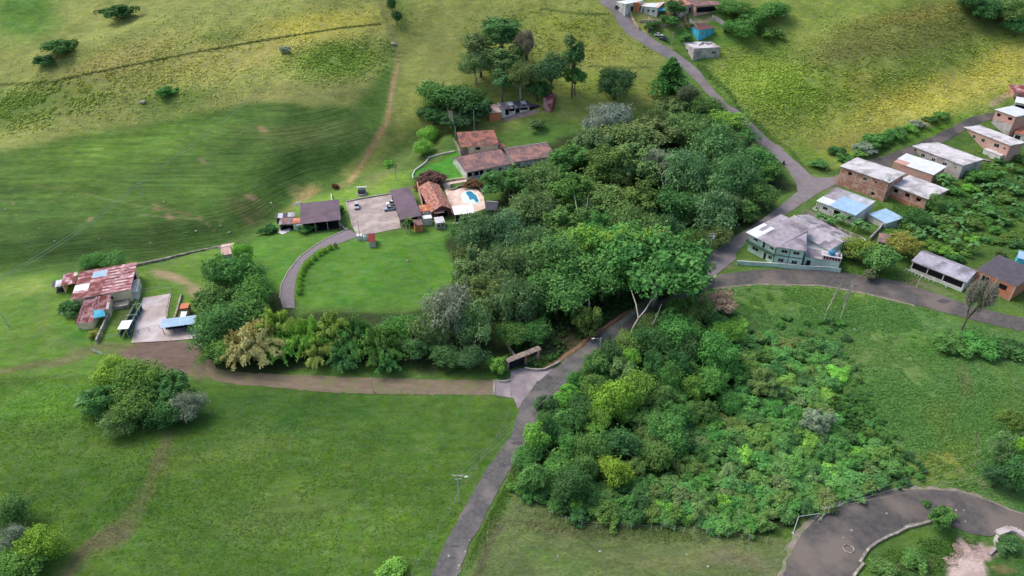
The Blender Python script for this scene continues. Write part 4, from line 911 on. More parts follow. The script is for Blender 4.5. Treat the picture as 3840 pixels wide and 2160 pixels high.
for s in (-1, 1):
    for i in range(7):
        b = MB(); x = i*cL/6; b.tube([(x, s*1.0, -.3), (x, s*1.0, 2.1)], .07, 6); b.build('post', PIPE, ch, ci @ CF)
    for z in (.5, 1.0, 1.5, 2.05):
        b = MB(); b.tube([(0, s*1.0, z), (cL, s*1.0, z)], .055, 5); b.build('rail', PIPE if z > 2 else TEAL, ch, ci @ CF)
    b = MB(); b.box(0, cL, s*.95-.02, s*.95+.02, .1, 1.6); b.build('side_panel', TEAL, ch, ci @ CF)
for x in (0, cL*.42, cL*.62):
    b = MB(); b.tube([(x, -1.5, 2.2), (x, 1.6, 2.2)], .09, 6); b.build('cross_bar', PIPE, ch, ci @ CF)
b = MB(); b.box(cL*.66, cL*.97, -1.5, 1.5, 2.5, 2.6); b.build('roof_sheet', mat('white_sheet', S(244, 246, 246), S(236, 238, 238), scale=1), ch, ci @ CF)
posts(ch, ci @ CF, [(cL*.67, -1.4), (cL*.67, 1.4), (cL*.96, -1.4), (cL*.96, 1.4)], 2.5, TEAL, .06, .3)
# blue roofed shed over the ramp, orange hut
sh, SF, sL, sD = house('ramp_shed', 'open shed with pale blue sheet roof at the corral end', 'shed', (606, 1228), (728, 1212), (722, 1192), 2.6, DARK, walls='B', roof=dict(k='mono', rise=.5, o=.3, nu=8, ns=2, mats=[(BLUESH, 1)]))
posts(sh, Matrix.Identity(4), [(.1, .1), (sL*.33, .1), (sL*.66, .1), (sL-.1, .1)], 2.6, TEAL, .07, .5)
house('orange_hut', 'tiny salmon orange hut behind the blue shed roof', 'hut', (674, 1158), (704, 1155), (718, 1136), 2.4, BRICK, roof=dict(k='flat', o=.1, t=.1, m=ORANGEW))
sheet_quad('white_walkway_roof', 'short white sheet linking the orange hut to the blue shed', 'roof sheet', [(672, 1200), (692, 1199), (702, 1168), (680, 1168)], [SF.translation.z+2.9]*4, ZINCW)
# little hut by the bamboo
house('pump_hut', 'small hut with faded pink gable roof at the top of the bamboo row', 'hut', (834, 955), (876, 948), (899, 908), 2.8, WHITE, roof=dict(k='gable', rise=.9, ridge=.5, o=.35, nu=5, ns=1, mats=[(mat('pink_sheet', S(220, 190, 178), S(200, 170, 160), scale=.8, orand=.1), 1)]))
wall_line('stone_wall', 'long dry stone wall from the barn to the pink hut', [(500, 1002), (560, 988), (620, 976), (700, 956), (770, 940), (828, 932)], .9, STONE, .6)
# ------------------------------------------------------------------ estate
YZ = gz(*[hit(1400, 800).x, hit(1400, 800).y])
s1, S1F, s1L, s1D = house('open_barn', 'large open shed with dark brown sheet roof left of the courtyard', 'shed', (1133, 838), (1272, 822), (1246, 762), 3.4, STONE, walls='LB',
    roof=dict(k='mono', rise=.9, o=.6, nu=10, ns=4, mats=[(BROWNSH, 1)]))
posts(s1, Matrix.Identity(4), [(.2, .2), (s1L*.33, .2), (s1L*.66, .2), (s1L-.2, .2), (s1L-.2, s1D*.5)], 3.35, STONE, .15, 1)
house('junk_shed', 'broken grey roofed lean-to full of junk left of the brown shed', 'shed', (1046, 842), (1094, 840), (1092, 822), 2.3, STONE, walls='LB', roof=dict(k='mono', rise=.4, o=.2, nu=5, ns=1, mats=[(TILEG, 1), (GREYSH, 1)]))
house('tool_shed', 'narrow dark shed with patched grey and white sheets beside the brown roof', 'shed', (1034, 818), (1104, 812), (1104, 800), 2.2, STONE, walls='LB', roof=dict(k='mono', rise=.3, o=.2, nu=8, ns=1, mats=[(DARKSH, 2), (ZINC, 1), (GREYSH, 2)]))
house('brick_store', 'small store with orange tile roof touching the brown shed', 'shed', (1098, 838), (1124, 836), (1124, 820), 2.6, WHITE, roof=dict(k='mono', rise=.4, o=.2, cov='tile', m=TILEO))
house('white_store', 'white walled store below the corner of the brown shed', 'shed', (1112, 846), (1136, 844), (1137, 838), 2.2, WHITE, roof=dict(k='flat', o=.05, t=.1, m=ZINC))
drape('concrete_pad', [(1040, 872), (1052, 856), (1090, 852), (1088, 866), (1060, 880)], SLAB, .08, ov=False)
wall_line('white_beam', 'short white wall stub behind the left corner of the brown shed', [(1106, 771), (1132, 766)], 1.2, FRAME, .4)
wall_line('white_beam', 'thin white wall stub running uphill from the brown shed', [(1247, 762), (1242, 734)], 1.0, FRAME, .35)
wall_line('courtyard_kerb', 'pale kerb wall along the upper side of the courtyard', [(1299, 758), (1360, 745), (1420, 735), (1484, 725)], .5, kerbm, .45)
wall_line('courtyard_kerb', 'pale kerb wall along the left side of the courtyard', [(1299, 760), (1310, 800), (1322, 848)], .4, kerbm, .45)
wall_line('drive_kerb', 'pale curb along the outer edge of the curving driveway', [(1300, 862), (1221, 898), (1128, 961), (1079, 1021), (1053, 1073), (1050, 1118)], .3, kerbm, .3)
wall_line('entry_wall', 'short cream wall at the courtyard entrance', [(1275, 842), (1292, 860), (1306, 862)], .6, kerbm, .5)
gg, G2F, g2L, g2D = house('garage', 'long carport with dark brown sheet roof right of the courtyard', 'garage', (1504, 822), (1576, 812), (1558, 703), 3.2, STONE, walls='RB',
    roof=dict(k='mono', axis='x', rise=.5, o=.4, nu=12, ns=2, mats=[(BROWNSH, 1)]))
posts(gg, Matrix.Identity(4), [(.2, g2D*k/5+.2) for k in range(6)], 3.15, STONE, .14, .5)
wall_line('roof_edge_wall', 'thin pink wall along the right side of the brown carport', [(1590, 828), (1584, 780), (1574, 738), (1566, 706)], 3.0, BRICKP, .25)
house('tiled_link', 'bright orange tile roof linking carport and pink tile house', 'building', (1578, 794), (1620, 789), (1618, 772), 2.8, WHITE, roof=dict(k='mono', rise=.7, o=.2, cov='tile', m=TILEO))
house('white_flat_store', 'small flat white roof below the orange tiles', 'building', (1586, 822), (1620, 818), (1619, 806), 2.4, WHITE, roof=dict(k='flat', o=.05, t=.12, m=mat('white_sheet', S(240, 242, 244))))
house('orange_store', 'little orange store with mottled tile roof behind the palm', 'building', (1556, 846), (1586, 842), (1584, 826), 2.6, ORANGEW, roof=dict(k='mono', rise=.5, o=.15, cov='tile', m=TILEG))
th_, TF, tL, tD = house('tile_roof_house', 'guest house with steep mottled pink clay tile roof beside the pool', 'house', (1620, 792), (1692, 781), (1664, 690), 3.0, mat('dark_brick', S(120, 84, 80), S(92, 62, 60), scale=1), ops={'F': [(.3, .8, .2, 2.3, 'hole')]},
    roof=dict(k='gabley', rise=1.9, o=.5, cov='tile', m=TILEP, ridge_m=TILEP))
house('pergola', 'small dark tiled porch at the lower end of the pink tile house', 'building', (1632, 800), (1664, 796), (1660, 772), 2.6, DARK, walls='B', roof=dict(k='mono', rise=.8, o=.3, cov='tile', m=TILEG))
st = house('glazed_kiosk', 'little grey glazed kiosk with concrete frame on the lawn edge', 'building', (1636, 838), (1668, 834), (1666, 812), 2.4, CONCW, ops={'F': [(.1, .45, .8, 2.0), (.55, .9, .8, 2.0)], 'R': [(.2, .8, .8, 2.0)]}, roof=dict(k='flat', o=.15, t=.12, m=SLAB))
T_ = lambda x, y: (960+x/2.683, 540+y/2.683)
drape('pool_terrace', [T_(*p) for p in [(1860, 400), (2120, 355), (2140, 375), (1960, 405), (1940, 470), (2080, 445), (2220, 450), (2290, 530), (2310, 650), (2190, 690), (2010, 715), (1960, 690), (1930, 560), (1895, 440)]], mat('terrace_paving', S(226, 200, 186), S(208, 182, 168), scale=.7, rough=.85, c3=S(238, 218, 206), s3=.3), .10, ov=False, dens=.8, step=1.0)
POOL = [T_(*p) for p in [(2066, 512), (2110, 483), (2160, 474), (2186, 492), (2222, 520), (2252, 590), (2190, 604), (2110, 596), (2080, 560)]]
w1 = drape('pool_coping', [T_(*p) for p in [(2058, 514), (2106, 476), (2160, 466), (2192, 486), (2230, 516), (2262, 596), (2190, 613), (2104, 605), (2072, 564)]], mat('coping', S(240, 236, 228), S(228, 222, 214)), .16, ov=False, dens=.5, step=.8)
w2 = drape('pool_water', POOL, mat('pool_shallow_reflection', S(226, 244, 242), S(210, 238, 238), scale=.4, rough=.12, spec=.5), .20, ov=False, dens=.5, step=.8)  # near-white: pale pool floor with the water's reflections put into the colour
w3 = drape('pool_water', [T_(*p) for p in [(2112, 484), (2160, 478), (2184, 496), (2218, 524), (2244, 584), (2215, 590), (2190, 560), (2150, 566), (2136, 530), (2118, 510)]], mat('pool_deep', S(30, 140, 170), S(24, 120, 156), scale=.5, rough=.1, spec=.5), .215, ov=False, dens=.5, step=.8)
cn, CNF, cnL, cnD = house('pool_canopy', 'bright white flat canopy on slim posts beside the swimming pool', 'canopy', (1706, 806), (1779, 799), (1776, 768), 2.8, WHITE, walls='', roof=dict(k='flat', o=.2, t=.18, m=mat('canopy_white', S(250, 250, 246), S(244, 244, 240), scale=.5)))
posts(cn, Matrix.Identity(4), [(.1, .1), (cnL-.1, .1), (.1, cnD-.1), (cnL-.1, cnD-.1)], 2.8, FRAME, .07, 1)
wall_line('curved_bench', 'curved stone bench wall around the upper left of the pool', [T_(*p) for p in [(1935, 455), (1965, 468), (2000, 462), (2030, 440), (2090, 425), (2180, 415), (2240, 430), (2290, 500)]], .7, STONE, .5)
wall_line('pool_wall', 'cream boundary wall between upper lawn and pool terrace', [T_(*p) for p in [(1858, 392), (1960, 372), (2060, 360), (2130, 350)]], 1.0, CREAM, .3)
wall_line('lawn_wall', 'white curved low wall round the upper lawn', [T_(*p) for p in [(1580, 355), (1575, 320), (1600, 270), (1650, 235), (1710, 190), (1740, 140), (1800, 125), (1900, 98), (2000, 80)]], .6, mat('whitewash', S(214, 216, 206), S(176, 178, 170), scale=1.2), .5)
wall_line('garden_railing', 'white low wall below the pool lawn at the edge of the wood', [(1694, 842), (1740, 843), (1800, 842)], .7, FRAME, .3)
house('thatched_gazebo', 'dark conical gazebo roof between the pool and the trees', 'gazebo', (1828, 780), (1856, 782), (1870, 756), 2.6, DARK, walls='', roof=dict(k='gable', rise=1.3, o=.8, nu=4, ns=1, mats=[(mat('slate_sheet', S(86, 88, 98), S(70, 72, 82)), 1)]))
house('long_dark_roof', 'dark grey shed roof half hidden under the trees right of the pool', 'shed', (1880, 800), (1940, 822), (1960, 800), 2.8, DARK, walls='B', roof=dict(k='gable', rise=.8, o=.5, nu=6, ns=1, mats=[(mat('slate_sheet', S(86, 88, 98)), 1)]))
# well / grill beside courtyard
wl = empty('barbecue_hut', 'small round grill hut with tilted white roof above the courtyard', 'barbecue', frame(hit(1358, 728)))
b = MB(); b.lathe([(2.2, -.5), (2.2, .7), (1.9, .75), (1.9, .5)], 18); b.build('round_wall', kerbm, wl)
b = MB(); b.box(-1.3, 1.3, -1.1, 1.1, .3, 2.3); b.build('grill', mat('soot_grey', S(96, 104, 100), S(64, 70, 68), scale=1.5), wl)
b = MB(); b.box(-2.0, 2.0, .9, 1.8, 2.4, 2.55); b.build('roof', FRAME, wl, Matrix.Rotation(R(8), 4, 'Z'))
# tank group at the bottom of the courtyard
tk = empty('water_tank', 'white water tank cylinder on the lawn edge below the courtyard', 'water tank', frame(hit(1350, 898)))
b = MB(); b.box(-1.0, 1.0, -.9, .9, -.4, 1.9); b.build('tank_house', FRAME, tk)
tk = empty('water_tank', 'pale grey domed tank between white tank and red hut', 'water tank', frame(hit(1369, 899)))
b = MB(); b.lathe([(.9, -.3), (.95, .2), (.95, 1.2), (.7, 1.6), (.2, 1.8)], 14); b.build('tank_body', ZINC, tk); b = MB(); b.lathe([(.2, 1.78), (.2, 1.9)], 8); b.build('lid', DARKSH, tk)
rt, RTF, rtL, rtD = house('red_roof_hut', 'tiny white hut with dark red roof below the courtyard', 'hut', (1382, 908), (1406, 906), (1406, 880), 2.0, WHITE, roof=dict(k='mono', rise=.3, o=.15, nu=3, ns=2, mats=[(REDP, 1)]))
# main house
mh, MF, mL, mD = house('main_house', 'big rambling white farmhouse with weathered clay tile roofs', 'house', (1750, 644), (1914, 612), (1893, 556), 3.2, WHITE,
    ops={'F': [(.02, .15, .9, 2.6, 'hole'), (.17, .38, .9, 2.6, 'hole'), (.44, .6, 1.2, 2.4), (.72, .8, .1, 2.3, 'wood')], 'R': [(.3, .5, 1, 2.2)]}, frame_m=FRAME,
    roof=dict(k='gable', rise=2.0, ridge=.72, o=.6, cov='tile', m=TILEG, ridge_m=TILE))
posts(mh, Matrix.Identity(4), [(-.4, -.8), (2.2, -.8), (5.2, -.8)], 2.9, FRAME, .13, 1.5)
b = MB(); b.box(-.6, 6.5, -1.0, -.85, -1.5, .8); b.build('porch_wall', WHITE, mh)
house('x', 'upper', 'x', (1758, 549), (1868, 541), (1862, 498), 6.6, CREAM, root=mh, ground=MF.translation.z, ops={'F': [(.22, .39, 4.9, 6.0)]}, frame_m=WOOD, roof=dict(k='mono', rise=1.3, o=.5, ol=3.6, cov='tile', m=TILE))
house('x', 'tower', 'x', (1726, 560), (1760, 556), (1752, 512), 5.2, STONE, root=mh, ground=MF.translation.z, walls='FLB', roof=None)
house('x', 'annex', 'x', (1868, 556), (1896, 550), (1884, 522), 3.8, WHITE, root=mh, ground=MF.translation.z, roof=dict(k='mono', rise=.8, o=.3, cov='tile', m=TILE))
house('x', 'wing', 'x', (1930, 606), (2084, 582), (2062, 532), 3.2, WHITE, root=mh, ground=MF.translation.z, ops={'F': [(.05, .14, .9, 2.1)]}, roof=dict(k='gable', rise=1.3, ridge=.8, o=.6, cov='tile', m=TILEG, ridge_m=FRAME))
b = MB(); b.tube([(0, 0, -1), (0, 0, 10.5)], [.12, .07], 7); fp = b.build('flag_pole', FRAME, None, frame(hit(1779, 498, 0))); tag(fp, 'tall bare white pole behind the main house roof', 'pole')
# stable
sb, SBF, sbL, sbD = house('stable', 'long white stable with dark stall openings and grey roof behind the farmhouse', 'stable', (1880, 408), (1985, 399), (1984, 384), 2.9, WHITE,
    ops={'F': [(.14, .27, .0, 2.6, 'hole'), (.28, .48, 1.4, 2.6, 'hole'), (.50, .66, 0, 2.6, 'hole'), (.67, .95, 1.5, 2.6, 'hole')]}, roof=dict(k='mono', rise=.6, o=.7, nu=12, ns=2, mats=[(GREYSH, 2), (DARKSH, 3), (ZINCW, 1)]))
house('x', 'end', 'x', (1836, 424), (1879, 420), (1876, 396), 2.8, ORANGEW, root=sb, ground=SBF.translation.z-.8, roof=dict(k='mono', rise=.6, o=.3, nu=5, ns=2, mats=[(mat('pink_sheet', S(220, 190, 178)), 1), (ZINC, 1)]))
house('x', 'end', 'x', (1988, 402), (2024, 398), (2020, 384), 2.6, DARK, root=sb, ground=SBF.translation.z, roof=dict(k='mono', rise=.4, o=.2, nu=4, ns=1, mats=[(DARKSH, 1)]))
house('rusty_silo_shed', 'tall narrow shed of rusty upright sheets at the end of the stable', 'shed', (2036, 370), (2072, 374), (2076, 358), 5.2, RUST, roof=dict(k='mono', rise=.4, o=.1, nu=4, ns=1, mats=[(RUST, 1)]))
drape('stable_terrace', [(1886, 428), (1990, 416), (2026, 412), (2016, 426), (1960, 440), (1890, 456)], mat('terrace_earth', S(166, 146, 140), S(140, 122, 114), scale=.4), .1, ov=False)
# ------------------------------------------------------------------ hamlet at the top
house('row_house', 'white end house with turquoise doorway at the very top of the village road', 'house', (2312, 8), (2346, 16), (2370, -6), 3.4, WHITE, ops={'F': [(.2, .4, 1, 2)], 'R': [(.3, .6, .1, 2.2, 'door')]}, roof=dict(k='flat', o=.1, t=.15, m=ZINCW), base=5)
house('row_house', 'house with orange tile roof at the top edge of the photo', 'house', (2356, 12), (2400, 12), (2404, -14), 3.0, ORANGEW, roof=dict(k='mono', rise=1.0, o=.3, cov='tile', m=TILEO), base=5)
hw, HWF, hwL, hwD = house('row_house', 'white house with pale zinc roof above the stone terraces', 'house', (2404, 22), (2466, 28), (2462, 0), 3.0, WHITE, ops={'F': [(.1, .2, .1, 2.2, 'door'), (.4, .55, 1, 2), (.7, .85, 1, 2)]}, roof=dict(k='mono', rise=.5, o=.5, nu=6, ns=2, mats=[(ZINCW, 2), (mat('pink_sheet', S(220, 190, 178)), 1)]), base=5)
sheet_quad('tarpaulin', 'turquoise tarpaulin over the yard of the white hamlet house', 'tarpaulin', [(2470, 42), (2496, 38), (2478, 16), (2458, 18)], [HWF.translation.z+2.2]*2+[HWF.translation.z+2.9]*2, TURQ)
house('row_house', 'white cottage with salmon pink roof above the hamlet path', 'house', (2556, 22), (2604, 14), (2598, -8), 3.2, WHITE, ops={'F': [(.1, .25, 1, 2), (.6, .8, .1, 2.2, 'door')]}, roof=dict(k='mono', rise=.8, o=.4, cov='tile', m=TILEP), base=5)
house('row_house', 'long red tiled house with open dark veranda at the top edge', 'house', (2610, 22), (2706, 16), (2704, -6), 3.0, BRICKP, ops={'F': [(.05, .9, .4, 2.4, 'hole')]}, roof=dict(k='mono', rise=.8, o=.5, cov='tile', m=TILEG), base=5)
tq, TQF, tqL, tqD = house('turquoise_house', 'small turquoise fronted house with brown roof and grey side wall', 'house', (2622, 112), (2680, 104), (2664, 78), 3.2, TURQ, ops={'F': [(.2, .32, 1.2, 2.2), (.52, .6, .1, 2.1, 'door')]}, roof=dict(k='mono', rise=.7, o=.15, of=.6, nu=6, ns=2, mats=[(mat('brown_tin', S(116, 82, 84), S(96, 66, 70), orand=.1), 1)]), base=3)
wall_line('side_wall', 'tall grey block wall left of the turquoise house', [(2584, 92), (2600, 112), (2616, 132)], 3.2, CONCW, .3)
wall_line('compound_wall', 'pale block wall enclosing the plot right of the turquoise house', [(2668, 72), (2700, 88), (2718, 102), (2712, 124)], 2.2, CONCW, .25)
fl, FF_, fL, fD = house('flat_roof_house', 'grey block house with cluttered white flat roof beside the village road', 'house', (2602, 186), (2702, 180), (2636, 144), 3.6, CONCW, ops={'F': [(.68, .86, 1.6, 2.6)], 'L': [(.04, .3, .1, 3.0, 'door'), (.55, .68, 1.2, 2.4)]}, roof=dict(k='flat', o=.05, t=.15, m=SLAB, parapet=.35), base=5)
# roof clutter of the flat house
rr = random.Random(4)
for i in range(5):
    p = gpos(FF_, fL*(.45+.09*i), fD*(.35+.08*(i % 3)), 3.6*1.32+.16); cl = empty('junk_pile', ['heap of dark tyres and scrap on the flat white roof', 'second scrap heap, greyish, on the flat white roof', 'small rusty scrap heap in the middle of the flat roof', 'dark bucket heap near the right end of the flat roof', 'pale rubble heap at the far corner of the flat roof'][i], 'junk pile', frame(p))
    for k in range(4):
        b = MB(); x, y, s = rr.uniform(-.9, .9), rr.uniform(-.9, .9), rr.uniform(.25, .5)
        if k % 2: b.lathe([(s, 0), (s*1.05, s*.5), (s*.8, s*.9)], 10, (x, y, 0))
        else: b.obb((x, y, s*.5), Vector((s, s*.3, 0)), Vector((-s*.2, s*.7, 0)), Vector((0, 0, s*.5)))
        b.build('scrap', [DARKSH, RUST, STONE, GREYSH][(i+k) % 4], cl)
for lb, Fx, Lx, Dx, hx, u_, v_, mt_ in (('small pale green tank at the front corner of the brick block roof', KF, kL, kD, 6.2*1.32+.2, .95, .08, MINT),):
    wt = empty('water_tank', lb, 'water tank', frame(gpos(Fx, Lx*u_, Dx*v_, hx))); b = MB(); b.lathe([(.55, 0), (.6, .1), (.6, .9), (.5, 1.05), (.2, 1.15)], 12); b.build('tank_body', mt_, wt); b = MB(); b.lathe([(.2, 1.14), (.22, 1.24)], 8); b.build('lid', DARKSH, wt)
rj = random.Random(12)
for i, (x, y) in enumerate([(3098, 858), (3240, 900), (3345, 672), (3530, 665), (3440, 768), (3700, 600), (3560, 560), (1066, 850), (1530, 872), (1640, 848), (415, 1150), (300, 1250), (2560, 60), (2640, 142), (2500, 70), (3640, 1110)]):
    if i not in (1, 5, 6, 7): continue
    p = hit(x, y); cl = empty('clutter_pile', ['boards and sacks', 'broken blocks', 'rusty scrap'][i % 3]+' '+['behind the mint house wall', 'by the pale wall stub', 'beside the brick extension corner', 'below the concrete house', 'at the foot of the brick extension', 'under the pink brick terrace', 'between concrete and pink houses', 'by the junk shed', 'at the foot of the carport palms', 'near the glazed kiosk', 'in the barn yard', 'below the barn patio', 'by the hamlet cottage', 'in front of the turquoise house', 'below the white hamlet house', 'under the veranda hall terrace'][i], 'clutter', frame(p))
    for k in range(5):
        b = MB(); a_ = rj.uniform(0, 3); s = rj.uniform(.25, .6); b.obb((rj.uniform(-1.2, 1.2), rj.uniform(-1.2, 1.2), s*.35), Vector((math.cos(a_)*s*1.5, math.sin(a_)*s*1.5, 0)), Vector((-math.sin(a_)*s*.5, math.cos(a_)*s*.5, 0)), Vector((0, 0, s*.35))); b.build('block', [STONE, RUST, CONCW, ZINC, WOOD][(k+i) % 5], cl)
# ------------------------------------------------------------------ stone terraces by the hamlet
RED_EARTH = mat('terrace_stone', S(178, 160, 140), S(138, 122, 106), scale=1.2, bump=.05, c3=S(196, 182, 164), s3=.6)
X_ = lambda x, y: (2200+x/4.6, y/4.6)
wall_line('retaining_wall', 'curving pale stone retaining wall along the hamlet road', [X_(*p) for p in [(740, 210), (770, 320), (820, 410), (900, 520)]], 1.6, RED_EARTH, .5)
wall_line('retaining_wall', 'stone garden wall running right from the hamlet road', [X_(*p) for p in [(1040, 560), (1090, 500), (1200, 470), (1330, 455), (1480, 420), (1560, 370)]], 1.5, RED_EARTH, .5)
wall_line('retaining_wall', 'upper stone garden wall below the white hamlet house', [X_(*p) for p in [(900, 390), (1060, 380), (1240, 390), (1400, 350), (1560, 330)]], 1.2, RED_EARTH, .5)
wall_line('retaining_wall', 'short stone step wall crossing the terraces', [X_(*p) for p in [(1060, 320), (1110, 380), (1160, 440)]], .8, RED_EARTH, .6)
wall_line('boundary_wall', 'orange brick end wall beside the hamlet path', [X_(*p) for p in [(1680, 320), (1690, 380), (1700, 430)]], 2.0, BRICKO, .5)
# ------------------------------------------------------------------ gateway of the estate, at the road
gp = hit(1963, 1384); ga = at_z(1900, 1352, gp.z+3.6); gb = at_z(2024, 1303, gp.z+3.6)
u = (gb-ga); u.z = 0; gl = u.length
gt = empty('gateway', 'estate gateway: narrow tiled canopy on a red post by the junction', 'gateway', frame((ga.x, ga.y, gp.z), math.atan2(u.y, u.x)))
tile_roof(gt, Matrix.Identity(4), Vector((0, -.9, 3.45)), Vector((gl, 0, 0)), Vector((0, .9, .35)), mat('old_gate_tile', S(176, 160, 150), S(140, 122, 112), rnd=.25, scale=1), 1)
tile_roof(gt, Matrix.Identity(4), Vector((gl, .9, 3.45)), Vector((-gl, 0, 0)), Vector((0, -.9, .35)), mat('old_gate_tile', S(176, 160, 150)), 2)
b = MB(); b.box(0, gl, -.2, .2, 3.1, 3.6); b.build('beam', RED_EARTH, gt)
for x in (.3, gl*.56, gl*.97):
    b = MB(); b.box(x-.28, x+.28, -.28, .28, -.6, 3.15); b.build('post', BRICK if x != .3 else STONE, gt)
b = MB(); b.box(.6, gl*.53, -.05, .05, 0, 2.9); b.build('gate_leaf', mat('dark_gate', S(40, 40, 50), S(30, 30, 38)), gt)
wall_line('gate_kerb', 'cream curved kerb wall sweeping from the gateway to the road', [(1967, 1384), (1995, 1390), (2020, 1391), (2045, 1388), (2075, 1374), (2100, 1360)], .7, kerbm, .35)
wall_line('gate_kerb', 'short white kerb at the mouth of the dirt road', [(1872, 1433), (1895, 1433), (1914, 1428)], .5, kerbm, .4)
wall_line('entrance_wall', 'old grey wall running back from the gateway into the trees', [(1930, 1345), (1912, 1318), (1896, 1285)], 1.4, STONE, .5)
rail_fence('gate_railing', 'small pale handrail beside the gateway', [(1975, 1372), (2000, 1352), (2022, 1336)], 1.0, kerbm, rails=(1.0,), sp=1.6)
# ------------------------------------------------------------------ fences
def px_t(x0, y0): return lambda x, y: (x0+x/2.683, y0+y/2.683)
A_ = px_t(960, 1080)
rail_fence('wire_fence', 'long wire fence with white posts along the lower side of the dirt road', [A_(*p) for p in [(870, 1062), (1185, 1060), (1330, 1064), (1600, 1068), (1860, 1080), (2130, 1088), (2270, 1094), (2570, 1095)]], 1.9, PIPE, sp=4.1, rails=(.45, .7, .97), r=.025, pr=.075, wires=True)
B_ = px_t(960, 1620)
rail_fence('wire_fence', 'wire fence of pale posts along the left verge of the paved road', [B_(*p) for p in [(1570, 1449), (1640, 1330), (1705, 1210), (1765, 1110), (1832, 1000), (1892, 900), (1950, 820), (2050, 620), (2110, 545), (2165, 460), (2225, 380), (2268, 300), (2325, 215), (2420, 70), (2480, -40), (2560, -200)]], 1.7, PIPE, sp=3.6, rails=(.5, .95), r=.02, pr=.07, wires=True)
D_ = px_t(1920, 1620)
rail_fence('wire_fence', 'old wire fence with white posts along the lower edge of the wood', [D_(*p) for p in [(60, 790), (380, 850), (700, 960), (1000, 970), (1397, 995), (1500, 985), (1630, 1000), (1725, 1015), (1826, 1010), (1955, 1030), (2075, 1055), (2165, 1065), (2380, 1090), (2560, 1110)]], 1.8, PIPE, sp=3.4, rails=(.6, .95), r=.02, pr=.075, wires=True)
E_ = px_t(2880, 1620)
wall_line('roadside_parapet', 'broken whitish parapet along the inner edge of the hairpin bend', [E_(*p) for p in [(920, 1320), (960, 1250), (1010, 1180), (1090, 1120), (1200, 1060), (1300, 1020), (1400, 965), (1500, 945), (1630, 905)]], .5, STONE, .5)
wall_line('roadside_parapet', 'grey rubble parapet at the bottom of the hairpin bend', [E_(*p) for p in [(850, 1470), (900, 1400), (960, 1330)]], .6, STONE, .5)
wall_line('roadside_parapet', 'thick grey concrete wall at the right end of the hairpin', [E_(*p) for p in [(2300, 1030), (2420, 985), (2500, 1010), (2580, 1065), (2660, 1120)]], .7, CONCW, 1.3)
wall_line('stone_drain', 'grey masonry drain wall descending from the hairpin', [E_(*p) for p in [(2320, 1030), (2280, 1090), (2300, 1160), (2220, 1240)]], .7, CONCW, .6)
rail_fence('guard_rail', 'tangled white pipe guard rail on the outer edge of the hairpin', [E_(*p) for p in [(500, 905), (560, 850), (640, 795), (740, 740), (840, 690)]], .9, PIPE, sp=1.6, rails=(.5, 1.0))
rail_fence('guard_rail', 'short white handrail at the inner edge of the hairpin', [E_(*p) for p in [(1360, 975), (1420, 950), (1510, 945)]], 1.0, PIPE, sp=1.5, rails=(.5, 1.0))
a, c, d = hit(*E_(250, 1020)), hit(*E_(500, 880)), None
pb = empty('bent_pipe', 'long white bent pipe reaching from the rail into the bushes', 'pipe', frame(a)); inv = pb.matrix_world.inverted()
b = MB(); top = at_z(*E_(310, 850), a.z+3.0); b.tube([inv @ a, inv @ top, inv @ (c+Vector((0, 0, 2.0)))], .09, 6); b.build('pipe_body', PIPE, pb)
b = MB(); b.lathe([(.3, -.3), (.3, .15), (.1, .2)], 8); b.build('pipe_foot', CONCW, pb)
# tyre ring on the hairpin and litter
ty = hit(*E_(808, 1180)); b = MB(); pts = [(1.05*math.cos(k*math.pi/10), .95*math.sin(k*math.pi/10), .22) for k in range(21)]; b.tube(pts, .1, 6, cap=False)
o = b.build('chalk_ring', STONE, None, frame(ty)); tag(o, 'pale ring of rubble lying on the hairpin asphalt', 'rubble ring')
# ------------------------------------------------------------------ poles and wires
POLE = mat('pole_concrete', S(196, 196, 188), S(166, 166, 160), scale=2); WIREM = mat('wire_grey', S(150, 168, 148), S(140, 158, 138), scale=1)
def pole(label, foot, h, arms=(), lean=(0, 0), lamp=None, name='utility_pole', cat='pole', az=0, transformer=False, r=.14, m=None):
    p = hit(*foot); root = empty(name, label, cat, frame(p, az) @ Matrix.Rotation(lean[0], 4, 'X') @ Matrix.Rotation(lean[1], 4, 'Y'))
    b = MB(); b.tube([(0, 0, -1), (0, 0, h)], [r, r*.65], 8); b.build('pole_shaft', m or POLE, root)
    for (z, w) in arms:
        b = MB(); b.box(-w/2, w/2, -.07, .07, z-.07, z+.07); a = b.build('cross_arm', POLE, root)
        for x in (-w*.46, 0, w*.46):
            b = MB(); b.lathe([(.05, z+.07), (.09, z+.14), (.05, z+.3)], 6, (x, 0, 0)); b.build('insulator', FRAME, a)
    if lamp:
        b = MB(); b.tube([(0, 0, h-.6), (lamp[0]*.5, lamp[1]*.5, h-.1), (lamp[0], lamp[1], h)], .05, 5); b.build('lamp_arm', POLE, root)
        b = MB(); b.obb((lamp[0], lamp[1], h), Vector((.35, .1, 0)), Vector((-.05, .16, 0)), Vector((0, 0, .08))); b.build('lamp_head', FRAME, root)
    if transformer:
        b = MB(); b.lathe([(.35, h-2.2), (.42, h-2.1), (.42, h-1.2), (.3, h-1.05)], 10, (.5, 0, 0)); b.build('transformer', FRAME, root)
    return root
def ptop(root, x, z): return root.matrix_world @ Vector((x, 0, z))
p1 = pole('wooden cross-armed utility pole in the grass left of the paved road', (1722, 1885), 9.0, [(8.8, 2.6), (7.6, 1.4)], lamp=(1.9, -.5), r=.16)
p2 = pole('utility pole with transformer at the upper fork', (2655, 975), 10.5, [(10.2, 2.4), (9.4, 2.0)], transformer=True)
p3 = pole('tall slim street lamp on the right verge near the estate gateway', (2245, 1362), 9.0, [], lamp=(-2.2, -.4), name='street_lamp', cat='street lamp')
